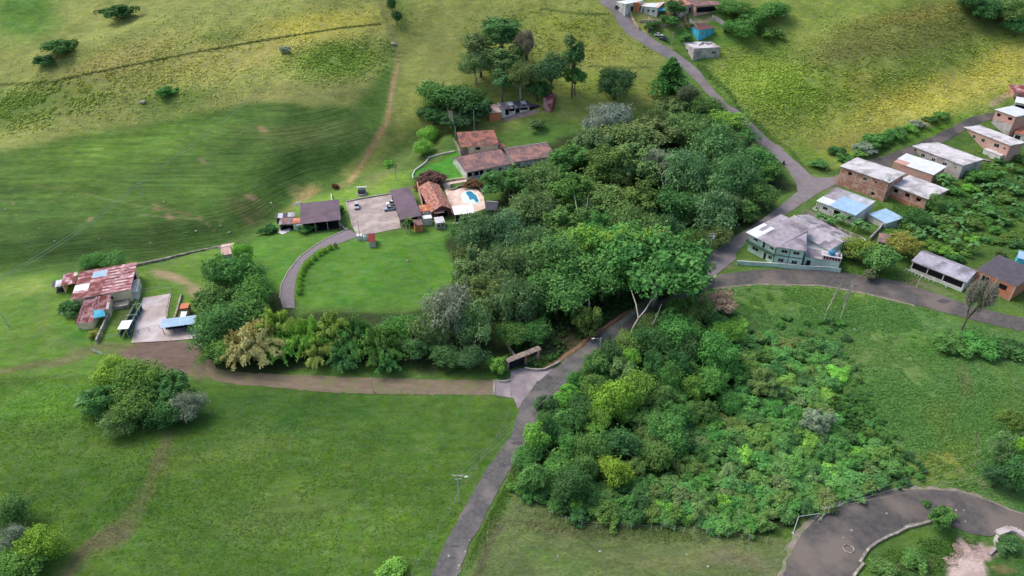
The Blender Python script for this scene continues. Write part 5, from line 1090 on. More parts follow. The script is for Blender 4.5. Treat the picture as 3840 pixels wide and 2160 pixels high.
pole('leaning thin pole at the right end of the dirt road', (1854, 1482), 5.5, [], lean=(0, R(7)), name='pole')
pole('thin leaning pole halfway along the dirt road', (1403, 1473), 5.0, [], lean=(0, R(-6)), name='pole')
p6 = pole('white leaning lamp post in the meadow at the left edge', (34, 1226), 7.0, [], lean=(0, R(-6)), lamp=(-.6, -.2), name='street_lamp', cat='street lamp')
p7 = pole('white lamp post on the grass below the veranda hall', (3433, 1082), 5.0, [], lean=(0, R(4)), lamp=(.2, 0), name='street_lamp', cat='street lamp')
p8 = pole('pale lamp post left of the brown open shed', (1028, 802), 5.0, [], lamp=(-.3, 0), name='street_lamp', cat='street lamp')
p9 = pole('slim pole on the grass verge of the top road beside the hamlet', (2290, 60), 7, [(6.8, 1.4)])
p10 = pole('slim green stained pole at the corner of the flat roofed house', (2516, 186), 8.5, [(8.2, 1.2)])
p11 = pole('metal double pole with small cross arms at the hairpin edge', E_(530, 900), 4.6, [(4.4, 1.6)], r=.09)
pole('lone white stake in the grass outside the hairpin', E_(165, 1200), 3.6, [], name='stake', cat='stake', r=.07)
p12 = pole('corner utility pole beside the long grey garden wall', (3010, 800), 7.0, [(6.8, 1.4)])
p13 = pole('dark pole in the middle of the courtyard edge', (1352, 905), 8.5, [], name='pole', m=DARKSH, r=.09)
p14 = pole('small power pole on the dark hillside', (540, 745), 6.5, [(6.4, 1.6)])
p15 = pole('thin post standing in the yellow hillside grass', (733, 100), 8, [(7.8, 1.5)], r=.1)
pole('lamp post in front of the bamboo row near the hedge', (1000, 1050), 4.5, [], lamp=(.2, 0), name='street_lamp', cat='street lamp')
def wire(label, a, c, sag=.6, r=.035, m=None):
    o = frame(a); inv = o.inverted(); b = MB(); pts = []
    for k in range(17):
        t = k/16; p = a.lerp(c, t); p.z -= sag*4*t*(1-t); pts.append(inv @ p)
    b.tube(pts, r, 4, cap=False); tag(b.build('power_line', m or WIREM, None, o), label, 'power line', 'power lines')
T1 = [(-1.2, 8.95), (0, 8.95), (1.2, 8.95), (.6, 7.75)]
T2 = [(-1.1, 10.3), (0, 10.3), (1.1, 10.3), (.9, 9.5)]
for i in range(4):
    wire('power lines from the meadow pole up over the road to the lamp post', ptop(p1, *T1[i]), ptop(p3, -.3+.2*i, 8.6-.3*i), 1.2, .022)
    wire('power lines above the wood between lamp post and fork pole', ptop(p3, -.3+.2*i, 8.6-.3*i), ptop(p2, *T2[i]), 1.5, .02)
far = at_z(-60, 1075, gz(-120, 190)+9); up = at_z(980, 330, 40)
for k in (-1, 1):
    w_ = Vector((k*.8, -k*.5, 0))
    wire('%s strand of the power line crossing the left hillside' % ('lower' if k > 0 else 'upper'), ptop(p14, k*.7, 6.6), far+w_, 2.2, .085)
    wire('%s strand of the power line climbing the upper left hillside' % ('lower' if k > 0 else 'upper'), ptop(p14, k*.7, 6.6), up+w_, 1.0, .06)
for k in range(3):
    q = at_z(3990, 1560+70*k, 16); wire('power lines leaving the hairpin to the right edge', ptop(p11, -.7+.7*k, 4.5), q, 1.0, .026)
wire('single cable from the upper junction over the meadow', ptop(p12, 0, 6.9), at_z(3170, 535, gz(at_z(3170, 535, 10).x, at_z(3170, 535, 10).y)+7), .5, .03)
# ------------------------------------------------------------------ vehicles
TYRE = mat('tyre', S(30, 30, 32), S(22, 22, 24)); RIM = mat('rim', S(150, 152, 156), S(130, 132, 136), rough=.4, metal=.5); LAMP = mat('headlight', S(230, 232, 236), S(216, 218, 222), rough=.2)
def car(label, px, heading, c1, kind='car', L=4.4, Wd=1.75, name='parked_car', cat='car'):
    p = hit(*px); root = empty(name, label, cat, frame(p+Vector((0, 0, .16)), heading)); body = mat('paint_%d_%d' % (int(c1[0]*999), int(c1[2]*999)), c1, tuple(x*.9 for x in c1[:3])+(1,), scale=1, rough=.3, spec=.6)
    h = L/2
    if kind == 'pickup': prof = [(-h, .35), (-h, .95), (-h*.15, .98), (-h*.1, .95), (h*.42, 1.0), (h*.96, .92), (h, .6), (h*.98, .35)]; cab = [(-h*.14, .95), (-h*.1, 1.62), (h*.22, 1.65), (h*.46, 1.0)]
    elif kind == 'suv': prof = [(-h, .35), (-h, 1.0), (h*.45, 1.0), (h*.95, .92), (h, .6), (h*.98, .35)]; cab = [(-h*.97, 1.0), (-h*.86, 1.62), (h*.15, 1.66), (h*.48, 1.0)]
    else: prof = [(-h, .35), (-h*.98, .85), (-h*.6, .92), (h*.42, .9), (h*.92, .76), (h, .55), (h*.98, .32)]; cab = [(-h*.8, .9), (-h*.5, 1.36), (h*.1, 1.4), (h*.48, .88)]
    def ext(pr, w0, w1):
        n = len(pr); b = MB(); zmax = max(z for _, z in pr); zmin = min(z for _, z in pr); vs = []
        for s in (-1, 1):
            for x, z in pr: t = (z-zmin)/(zmax-zmin+1e-6); vs.append((x, s*(w0+(w1-w0)*t), z))
        b.add(vs, [tuple(range(n))[::-1], tuple(range(n, 2*n))]+[(i, (i+1) % n, (i+1) % n+n, i+n) for i in range(n)]); return b
    def bev(o, w=.05):
        md = o.modifiers.new('bevel', 'BEVEL'); md.width = w; md.segments = 2; return o
    bev(ext(prof, Wd/2, Wd/2-.06).build('body', body, root), .07)
    g = cab; bev(ext([(x, z+.001) for x, z in g], Wd/2-.09, Wd/2-.24).build('cabin_glass', GLASS, root), .03)
    zr = max(z for _, z in g); xs1 = [x for x, z in g if z > zr-.1]
    b = MB(); b.box(min(xs1)-.02, max(xs1)+.02, -Wd/2+.22, Wd/2-.22, zr-.02, zr+.05); bev(b.build('roof', body, root), .03)
    if kind == 'pickup': b = MB(); b.box(-h+.08, -h*.2, -Wd/2+.14, Wd/2-.14, .9, .985); b.build('load_bed', DARKSH, root)
    for x in (-h*.62, h*.64):
        for s in (-1, 1):
            b = MB(); b.lathe([(.34, -.11), (.36, -.07), (.36, .07), (.34, .11)], 12); w = b.build('wheel', TYRE, root, Matrix.Translation((x, s*(Wd/2-.06), .2)) @ Matrix.Rotation(R(90), 4, 'X'))
            b = MB(); b.lathe([(.2, -.13), (.2, .13)], 8); b.build('rim', RIM, w)
    for s in (-1, 1):
        b = MB(); b.box(h-.06, h+.015, s*Wd*.34-.16, s*Wd*.34+.16, .55, .7); b.build('headlight', LAMP, root)
    return root
SILV = S(196, 200, 210); WHT = S(236, 238, 240); GRY = S(130, 138, 150); DK = S(40, 46, 58)
car('small silver car parked at the left side of the courtyard', (1339, 780), R(-78), SILV, 'suv', L=3.9)
car('white pickup parked farther under the edge of the brown carport', (1472, 768), R(200), WHT, 'pickup', L=5.0)
car('silver blue pickup parked at the carport, nearest to the camera', (1464, 788), R(198), S(170, 184, 204), 'pickup', L=5.2)
car('white car parked on the grass above the dark one', (2470, 136), R(-20), WHT, 'car')
car('dark pickup parked on the grass beside a white car', (2488, 150), R(-30), S(60, 76, 92), 'pickup', L=4.8)
car('dark blue car parked at the roadside of the hamlet', (2322, 34), R(-10), DK, 'suv', L=4.4)
# motorbike with rider on the upper road
mp_ = hit(2937, 618); mb = empty('motorcycle', 'dark motorcycle on the pale road below the hillside', 'motorcycle', frame(mp_+Vector((0, 0, .13)), R(125)))
for x in (-.65, .65):
    b = MB(); b.lathe([(.3, -.06), (.33, 0), (.3, .06)], 14); b.build('wheel', TYRE, mb, Matrix.Translation((x, 0, .33)) @ Matrix.Rotation(R(90), 4, 'X'))
b = MB(); b.tube([(-.6, 0, .35), (-.2, 0, .55), (.35, 0, .6), (.62, 0, .36)], [.08, .16, .15, .06], 6); b.build('frame', DARKSH, mb)
b = MB(); b.obb((-.3, 0, .8), Vector((.38, 0, 0)), Vector((0, .13, 0)), Vector((0, 0, .06))); b.build('seat', TYRE, mb)
b = MB(); b.tube([(.62, 0, .4), (.42, 0, 1.05)], .035, 6); b.tube([(.4, -.36, 1.08), (.42, 0, 1.02), (.4, .36, 1.08)], .025, 5); b.build('handlebar', RIM, mb)
def person(label, M4, shirt, joints, edges, rad):
    root = empty('person', label, 'person', M4)
    me = bpy.data.meshes.new('body'); me.from_pydata(joints, edges, []); me.update(); me.materials.append(shirt); o = link('body', me, root)
    sm = o.modifiers.new('skin', 'SKIN'); sk_ = me.skin_vertices[0].data if me.skin_vertices else None
    if sk_ is None:
        bm = bmesh.new(); bm.from_mesh(me); ly = bm.verts.layers.skin.verify(); bm.verts.ensure_lookup_table()
        for i, v in enumerate(bm.verts): v[ly].radius = (rad[i], rad[i]); v[ly].use_root = i == 0
        bm.to_mesh(me); bm.free()
    ss = o.modifiers.new('sub', 'SUBSURF'); ss.levels = 1; ss.render_levels = 1
    b = MB(); hp = joints[3]; b.lathe([(.02, -.14), (.1, -.1), (.13, 0), (.12, .09), (.06, .15), (.01, .16)], 10, hp); b.build('helmet', TYRE, root, smooth=True)
    return root
J = [(-.25, 0, .92), (-.2, 0, 1.2), (-.12, 0, 1.42), (-.04, 0, 1.66), (-.14, .19, 1.38), (.08, .26, 1.18), (.36, .3, 1.1), (-.14, -.19, 1.38), (.08, -.26, 1.18), (.36, -.3, 1.1),
     (-.2, .13, .88), (.16, .2, .8), (.02, .2, .4), (.16, .2, .34), (-.2, -.13, .88), (.16, -.2, .8), (.02, -.2, .4), (.16, -.2, .34)]
person('rider in dark clothes and helmet sitting on the motorcycle', mb.matrix_world.copy(), mat('dark_cloth', S(48, 50, 64), S(36, 38, 50)), J,
       [(0, 1), (1, 2), (2, 3), (2, 4), (4, 5), (5, 6), (2, 7), (7, 8), (8, 9), (0, 10), (10, 11), (11, 12), (12, 13), (0, 14), (14, 15), (15, 16), (16, 17)],
       [.15, .14, .13, .07, .08, .055, .04, .08, .055, .04, .1, .085, .06, .045, .1, .085, .06, .045])
# ------------------------------------------------------------------ stones, scars, small things
ROCK = mat('pale_rock', S(180, 180, 170), S(146, 146, 136), scale=2, bump=.03)
def rock(label, px, s, m=ROCK, name='boulder', cat='boulder', group=None, seed=0):
    p = hit(*px); bm = bmesh.new(); bmesh.ops.create_icosphere(bm, subdivisions=2, radius=1); rr = random.Random(seed)
    off = Vector((rr.random()*9, rr.random()*9, rr.random()*9))
    for v in bm.verts: v.co *= 1+.35*mnoise.noise(v.co*1.3+off); v.co.z *= .6; v.co *= s
    me = bpy.data.meshes.new(name); bm.to_mesh(me); bm.free(); me.materials.append(m); link(name, me, None, frame(p+Vector((0, 0, s*.15)), rr.random()*6), label, cat, group)
rock('large pale boulder standing beside the hillside track', (1476, 166), 1.4, seed=1)
rock('long pale dead log lying on the upper left hillside', (536, 384), 1.3, seed=2, name='log', cat='log')
rock('grey boulder in the green patch left of the track', (1066, 184), 1.1, m=STONE, seed=3)
for i, pq in enumerate([(148, 856), (204, 905), (20, 786), (370, 895), (564, 911), (735, 867), (827, 836), (828, 847), (860, 872), (700, 872), (272, 740), (616, 758)]):
    rock('small white stone scattered on the dark green hillside', pq, .26+.1*(i % 3), group='white stones on the left hillside', seed=10+i)
for i, pq in enumerate([(3518, 1260), (3205, 1235), (3140, 1440), (3625, 1523), (3552, 1640)]):
    rock('white stone in the rough right-hand meadow', pq, .3, group='white stones in the right meadow', seed=40+i)
for i, pq in enumerate([(3614, 1914), (3586, 1914), (3245, 1888), (3324, 1926), (3162, 2017), (3193, 1990), (3620, 1956), (3546, 1904)]):
    rock('small white stone lying on the hairpin asphalt', pq, .22+.05*(i % 2), group='white stones on the hairpin', seed=60+i)
for i, pq in enumerate([(1760, 2026), (1683, 2085), (1722, 2122), (1716, 2133), (1745, 2070), (2655, 2125), (2575, 2080), (2465, 1989), (2250, 2068), (2092, 2086)]):
    rock('white stone along the lower grass verge', pq, .2+.05*(i % 3), group='white stones by the lower verge', seed=80+i)
rock('white sack lying on the grass left of the barn annex', (240, 1175), .9, m=FRAME, seed=91, name='sack', cat='sack')
rock('pale stump on the estate lawn', (1530, 980), .6, m=STONE, seed=92, name='stump', cat='stump')
# ------------------------------------------------------------------ foliage prototypes
def leaf_quads(c, nrm, a, b_, roll, fold=0.0):
    """diamond leaf clumps: centres, normals, half sizes"""
    n = len(c); nrm = nrm/np.linalg.norm(nrm, axis=1, keepdims=True)
    ref = np.where(np.abs(nrm[:, 2:3]) < .9, [[0, 0, 1.0]], [[1.0, 0, 0]]); t = np.cross(nrm, ref); t /= np.linalg.norm(t, axis=1, keepdims=True); s = np.cross(nrm, t)
    cr, sr = np.cos(roll)[:, None], np.sin(roll)[:, None]; t2 = t*cr+s*sr; s2 = -t*sr+s*cr; a = a[:, None]; b_ = b_[:, None]
    V8 = np.stack([c-t2*a, c-s2*b_+nrm*b_*fold, c+t2*a, c+s2*b_+nrm*b_*fold], 1).reshape(-1, 3)
    return V8, (np.arange(n)[:, None]*4+np.arange(4)[None])
def unit(rng, n, up=0.0):
    d = rng.normal(size=(n, 3)); d[:, 2] += up; return d/np.linalg.norm(d, axis=1, keepdims=True)
def nz3(P, s, seed):
    r = np.random.default_rng(seed); o = np.zeros(len(P))
    for k in range(4):
        w = r.normal(size=3)*s*(1+.6*k); o += np.sin(P @ w+r.uniform(0, 6.28))/(1+.5*k)
    return o/2.2
def crown_lobes(seed, nl=34, n=6500, rz=.8, lr=.34, ls=.034, elong=1.0, droop=0.0, spread=.68, zmin=-.5, up=.35, flat=.8, size_pow=1.0):
    rng = np.random.default_rng(seed); d = unit(rng, nl, .25); d[:, 2] = np.maximum(d[:, 2], zmin); env = 1+.38*nz3(d, 1.7, seed)
    C_ = d*(spread*env*rng.uniform(.5, 1.1, nl))[:, None]; C_[:, 2] *= rz; C_[:3] *= .35
    r = lr*np.exp(rng.normal(-.08, .34, nl)); r = np.clip(r, lr*.4, lr*1.5); lob = rng.choice(nl, n, p=r**2/np.sum(r**2)); dd = unit(rng, n, up)
    P = C_[lob]+dd*(r[lob]*rng.uniform(.7, 1.06, n))[:, None]*np.array([1, 1, flat])
    P = C_[lob]+(P-C_[lob])*(1+.34*nz3(P, 9, seed+1)+.16*nz3(P, 21, seed+2))[:, None]; keep = np.ones(n, bool)
    for k in range(nl):
        q = (P-C_[k])/np.array([1, 1, flat]); keep &= ~((np.linalg.norm(q, axis=1) < .62*r[k]) & (lob != k) & (rng.random(n) < .8))
    # loose sprays sticking out of the crown
    ns = 70; m = int(n*.16); sl = rng.integers(0, nl, ns); sdv = unit(rng, ns, .5); i = rng.integers(0, ns, m); t = rng.uniform(.6, 1.55, m)
    Q = C_[sl[i]]+sdv[i]*(r[sl[i]]*t)[:, None]+rng.normal(size=(m, 3))*.03
    P, dd, lob = np.concatenate([P[keep], Q]), np.concatenate([dd[keep], sdv[i]]), np.concatenate([lob[keep], sl[i]]); n = len(P); nr = dd*.7+rng.normal(size=(n, 3))*.5+np.array([0, 0, .4])
    sz = ls*rng.uniform(.45, 1.45, n); roll = rng.uniform(0, 6.28, n)
    v, q = leaf_quads(P, nr, sz*elong, sz/elong**.5, roll, .2)
    lv = rng.uniform(.2, .8, nl); rnd = np.clip(lv[lob]*.5+.25+.12*nz3(P, 5, seed+3)+rng.normal(0, .14, n), 0, 1)
    return v, q, rnd, C_, r
def mk_round(seed, **k):
    v, q, rnd, C_, r = crown_lobes(seed, **k); return np_mesh('crown', v, q, rnd, FOL), C_
def mk_droop(seed, n=6500, nl=30, rz=.95, ls=.03):
    rng = np.random.default_rng(seed); v, q, rnd, C_, r = crown_lobes(seed, nl=nl, n=int(n*.45), rz=rz, lr=.28, ls=ls, spread=.7, size_pow=1)
    m = int(n*.55); lob = rng.choice(nl, m); a = rng.uniform(0, 6.28, m); rr_ = r[lob]*rng.uniform(.5, 1.15, m)
    P = C_[lob]+np.stack([np.cos(a)*rr_, np.sin(a)*rr_, -rng.uniform(-.25, .42, m)+.12], 1)
    nr = np.stack([np.cos(a), np.sin(a), rng.uniform(-.2, .5, m)], 1)+rng.normal(size=(m, 3))*.25; sz = ls*rng.uniform(.6, 1.3, m)
    roll = np.full(m, math.pi/2)+rng.normal(0, .25, m); v2, q2 = leaf_quads(P, nr, sz*2.0, sz*.55, roll, .1)
    lv = rng.uniform(.2, .8, nl); r2 = np.clip(lv[lob]*.5+.28+rng.normal(0, .18, m), 0, 1)
    return np_mesh('crown', np.concatenate([v, v2]), np.concatenate([q, q2+len(v)]), np.concatenate([rnd, r2]), FOL), C_
def mk_conifer(seed, n=6000, tiers=15, top=1.0, wide=.55, gap=.5, irregular=.12):
    """unit: radius 1, z from -1 to 1"""
    rng = np.random.default_rng(seed); V_l, Q_l, R_l, off = [], [], [], 0
    for t in range(tiers):
        z = -1+2*t/(tiers-1); rad = (1-(z+1)/2)**.8*.95+.10; nb = int(7+10*rad); per = int(n*(rad+.1)/tiers/nb*1.4)
        for k in range(nb):
            a = rng.uniform(0, 6.28); L = rad*rng.uniform(.65, 1.1+irregular); s = rng.uniform(.08, 1, per)**.7
            w = .10*(1-.3*s); P = np.stack([np.cos(a)*L*s-np.sin(a)*w*rng.normal(0, 1, per), np.sin(a)*L*s+np.cos(a)*w*rng.normal(0, 1, per), z+.16*s-.28*s*s+rng.normal(0, .03, per)], 1)
            nr = np.tile([0, 0, 1.0], (per, 1))+rng.normal(size=(per, 3))*.5; sz = rng.uniform(.02, .05, per)
            v, q = leaf_quads(P, nr, sz*1.5, sz*.8, rng.uniform(0, 6.28, per), .2); V_l.append(v); Q_l.append(q+off); off += len(v)
            R_l.append(np.clip(rng.uniform(.25, .7)+rng.normal(0, .15, per), 0, 1))
    return np_mesh('crown', np.concatenate(V_l), np.concatenate(Q_l), np.concatenate(R_l), FOL), np.zeros((1, 3))
def mk_plumes(seed, n=6500, culms=90, ls=.024, arch=.55, hgt=1.0, width=.1):
    """bamboo: culms fanning out from the base with drooping leafy ends; z from 0 to about 1"""
    rng = np.random.default_rng(seed); V_l, Q_l, R_l, off = [], [], [], 0; per = n//culms
    for k in range(culms):
        a = rng.uniform(0, 6.28); lean = rng.uniform(.08, 1.0)**.7; h = hgt*rng.uniform(.65, 1.05)*(1-.25*lean); s = rng.uniform(.22, 1, per)
        x = (lean*.9*s**1.6)+.05; z = h*(s*1.15-arch*lean*s**3); w = width*(.4+s)*(1.15-s*.4)
        P = np.stack([np.cos(a)*x, np.sin(a)*x, z], 1)+rng.normal(size=(per, 3))*w[:, None]*.45
        nr = np.stack([np.cos(a)*s, np.sin(a)*s, np.full(per, .8)], 1)+rng.normal(size=(per, 3))*.5; sz = ls*rng.uniform(.6, 1.5, per)
        v, q = leaf_quads(P, nr, sz*1.5, sz*.6, rng.uniform(0, 6.28, per), .15); V_l.append(v); Q_l.append(q+off); off += len(v)
        R_l.append(np.clip(rng.uniform(.15, .85)*.6+.2+.2*(s-.5)+rng.normal(0, .13, per), 0, 1))
    me = np_mesh('crown', np.concatenate(V_l), np.concatenate(Q_l), np.concatenate(R_l), FOL)
    return me, None
def branch_mb(seed, b, depth=5, L0=.42, r0=.035, up=.25, spread=.6, start=Vector((0, 0, 0)), kids=3, tips=None, n=5, d0=Vector((0, 0, 1)), shrink=.74):
    rr = random.Random(seed)
    def grow(p, d, L, r, k):
        q = p+d*L; mid = p.lerp(q, .5)+Vector((rr.uniform(-1, 1), rr.uniform(-1, 1), 0))*L*.08
        b.tube([p, mid, q], [r, r*.85, r*.68], n if k > 2 else 3, cap=False)
        if tips is not None and k <= 3: tips.append((mid.copy(), q.copy()))
        if k == 0: return
        for i in range(kids if k > 1 else 2):
            nd = (d+Vector((rr.gauss(0, spread), rr.gauss(0, spread), rr.gauss(0, spread*.4)+up*.4))).normalized(); grow(q, nd, L*shrink*rr.uniform(.8, 1.15), r*.62, k-1)
    grow(start, d0, L0, r0, depth)
BARK = mat('bark', S(120, 108, 92), S(84, 76, 66), scale=1.2, bump=.03); PALEB = mat('pale_bark', S(214, 208, 194), S(176, 168, 152), scale=1.0, bump=.02)
def mk_trunk(seed, C_, pale=False, base_r=.055, zc=.0, rz=1.0, top=.55):
    """unit trunk from z=-1 (ground, crown scale) up into the lobes"""
    b = MB(); rr = random.Random(seed); fork = Vector((rr.uniform(-.05, .05), rr.uniform(-.05, .05), -.42))
    b.tube([(0, 0, -1.0), (rr.uniform(-.03, .03), rr.uniform(-.03, .03), -.7), fork], [base_r*1.25, base_r, base_r*.8], 7)
    if C_ is not None:
        for k in rr.sample(range(len(C_)), min(9, len(C_))):
            c = Vector(C_[k]); mid = fork.lerp(c, .5)+Vector((0, 0, -.06)); b.tube([fork, mid, c], [base_r*.6, base_r*.36, base_r*.12], 5, cap=False)
    return b.mesh('trunk', PALEB if pale else BARK, True)
def mk_bare(seed, n=2600, depth=5, upw=.5, spread=.5, L0=.5, ls=.02, twist=1.0, mt=None, elong=3.2):
    b = MB(); tips = []; branch_mb(seed, b, depth, L0, .035, upw, spread, Vector((0, 0, 0)), 3, tips)
    tr = b.mesh('trunk', mt or BARK, True); rng = np.random.default_rng(seed); i = rng.integers(0, len(tips), n); A = np.array([tips[k][0][:] for k in i]); B2 = np.array([tips[k][1][:] for k in i])
    P = A+(B2-A)*rng.uniform(0, 1.3, (n, 1))+rng.normal(size=(n, 3))*.035; v, q = leaf_quads(P, rng.normal(size=(n, 3)), ls*elong*rng.uniform(.5, 1.3, n)*.5, np.full(n, ls*.3), rng.uniform(0, 6.28, n))
    return np_mesh('crown', v, q, np.clip(rng.normal(.5, .2, n), 0, 1), FOL), tr
PR = {}
for i in range(6): me, c = mk_round(20+i, nl=34+6*i, lr=.29+.02*(i % 2), n=10500, ls=.032, rz=.78+.06*(i % 3)); PR.setdefault('round', []).append((me, mk_trunk(i, c), 'z'))
for i in range(4): me, c = mk_round(40+i, nl=56, lr=.2, n=10500, ls=.033, rz=.95, spread=.74); PR.setdefault('fluffy', []).append((me, mk_trunk(9+i, c, i == 1), 'z'))
for i in range(3): me, c = mk_droop(60+i, n=9500, ls=.032); PR.setdefault('willow', []).append((me, mk_trunk(14+i, c, True), 'z'))
for i in range(2): me, c = mk_round(70+i, nl=52, lr=.2, n=8500, ls=.028, rz=.34, spread=.84, zmin=-.1, up=.6, flat=.7); PR.setdefault('umbrella', []).append((me, mk_trunk(20+i, c, True, .05), 'z'))
for i in range(2): me, c = mk_conifer(80+i, n=7000, irregular=.15*i); b = MB(); b.tube([(0, 0, -1.3), (0, 0, .9)], [.08, .015], 7); PR.setdefault('conifer', []).append((me, b.mesh('trunk', BARK, True), 'z'))
for i in range(2): me, c = mk_round(90+i, nl=22, lr=.3, n=7500, ls=.036, rz=1.5, spread=.62, flat=1.1); PR.setdefault('tall', []).append((me, mk_trunk(30+i, c), 'z'))
for i in range(3): me, c = mk_plumes(100+i, n=13000, culms=64, width=.065, arch=.7); b = MB(); rr = random.Random(i); [b.tube([(rr.uniform(-.08, .08), rr.uniform(-.08, .08), 0), (rr.uniform(-.3, .3), rr.uniform(-.3, .3), .6)], [.016, .008], 4, cap=False) for _ in range(26)]; PR.setdefault('bamboo', []).append((me, b.mesh('stems', mat('culm', S(150, 150, 96), S(120, 122, 76)), True), '0'))
for i in range(2): me, t = mk_bare(110+i, n=9000, depth=5, L0=.22, spread=.5, upw=.55, ls=.02, elong=4); PR.setdefault('bare', []).append((me, t, '0'))
for i in range(2): me, t = mk_bare(120+i, n=160, depth=4, L0=.32, spread=.34, upw=.8, ls=.02, mt=PALEB); PR.setdefault('snag', []).append((me, t, '0'))
for i in range(4): me, c = mk_round(130+i, nl=30, lr=.26, n=3600, ls=.055, rz=.62, spread=.78); PR.setdefault('bush', []).append((me, mk_trunk(40+i, c, False, .04), 'z'))
for i in range(3):
    me, c = mk_round(140+i, nl=12, lr=.42, n=900, ls=.1, rz=.75, spread=.55); PR.setdefault('shrub', []).append((me, mk_trunk(50+i, c, False, .04), 'z'))
PR['ball'] = [(mk_round(150, nl=7, lr=.62, n=900, ls=.09, rz=.8, spread=.32)[0], None, 'z')]
TR = random.Random(77); DK = 1.2
GRN = dict(bright=(122, 170, 72), mid=(86, 132, 72), dark=(62, 100, 62), deep=(52, 88, 60), olive=(110, 128, 80), greyg=(110, 134, 88), grey=(134, 144, 124), teal=(80, 134, 70), lime=(120, 160, 64),
           yellow=(138, 162, 82), tan=(172, 170, 112), brown=(110, 118, 92), pine=(62, 94, 72), greyb=(136, 128, 116), moss=(98, 128, 66), ochre=(138, 142, 66), bluegr=(92, 124, 88))
LUM = 1.42
def plant(kind, cx, cy, d, h, tint, label, name='tree', cat='tree', group=None, wide=1.0, var=None, nat=False, k=1.0, zfrac=.55):
    """cx, cy: overview pixel of the crown's centre, d: crown width in overview pixels, h: height in metres"""
    px, py = (cx, cy) if nat else V(cx, cy); protos = PR[kind]; me, tr, mode = protos[TR.randrange(len(protos)) if var is None else var % len(protos)]
    zfrac = .66 if (nat is False and 1150 < cx < 1480 and cy < 215) else zfrac
    zc = h*zfrac if mode == 'z' else h*.5
    p = hit(px, py, zc); g = gz(p.x, p.y); rad = DK*d*1.4907*mpp(p)/2; p = Vector((p.x, p.y, g))
    root = empty(name, label, cat, frame(p, TR.uniform(0, 6.28)), group); wide = wide*TR.uniform(.82, 1.12)
    c = S(*GRN[tint]) if isinstance(tint, str) else S(*tint); m_ = S(92, 132, 72); c = tuple(a_*.68+b_*.32 for a_, b_ in zip(c[:3], m_[:3])) if isinstance(tint, str) and tint not in ('tan', 'lime', 'grey', 'greyb', 'brown', 'yellow') else c; c = tuple(x*LUM*k*TR.uniform(.9, 1.1) for x in c[:3])+(1,)
    if mode == 'z':
        rzv = (h-zc)*1.18/{'tall': 1.7}.get(kind, 1.0); zc2 = zc
        if kind == 'umbrella': zc2 = h*.84; rzv = rad*.9
        if kind in ('bush', 'shrub'): rzv = max(rzv, .5*rad); zc2 = rzv*.72
        if kind == 'conifer': zc2 = h*.55; rzv = h*.45
        M1 = Matrix.Translation((0, 0, zc2)) @ Matrix.Diagonal((rad*wide, rad, rzv, 1)); o = link('crown', me, root, M1); o.color = c
        if tr is not None:
            if kind == 'umbrella': M2 = Matrix.Translation((0, 0, zc2)) @ Matrix.Diagonal((rad, rad, zc2, 1))
            else: M2 = Matrix.Translation((0, 0, zc2)) @ Matrix.Diagonal((rad, rad, max(zc2, rzv), 1)) if zc2 > rzv else Matrix.Translation((0, 0, zc2)) @ Matrix.Diagonal((rad, rad, zc2+.3, 1))
            o = link('trunk', tr, root, M2)
    else:
        s = h if kind != 'bamboo' else h*.95; w_ = rad/.95 if kind == 'bamboo' else max(rad*1.05, .01)
        if kind in ('bare', 'snag'): s = h*1.35; w_ = max(rad*1.7, h*.5)
        M1 = Matrix.Diagonal((w_*wide, w_, s, 1)); o = link('crown', me, root, M1); o.color = c
        if tr is not None: link('stems' if kind == 'bamboo' else 'trunk', tr, root, M1)
    return root
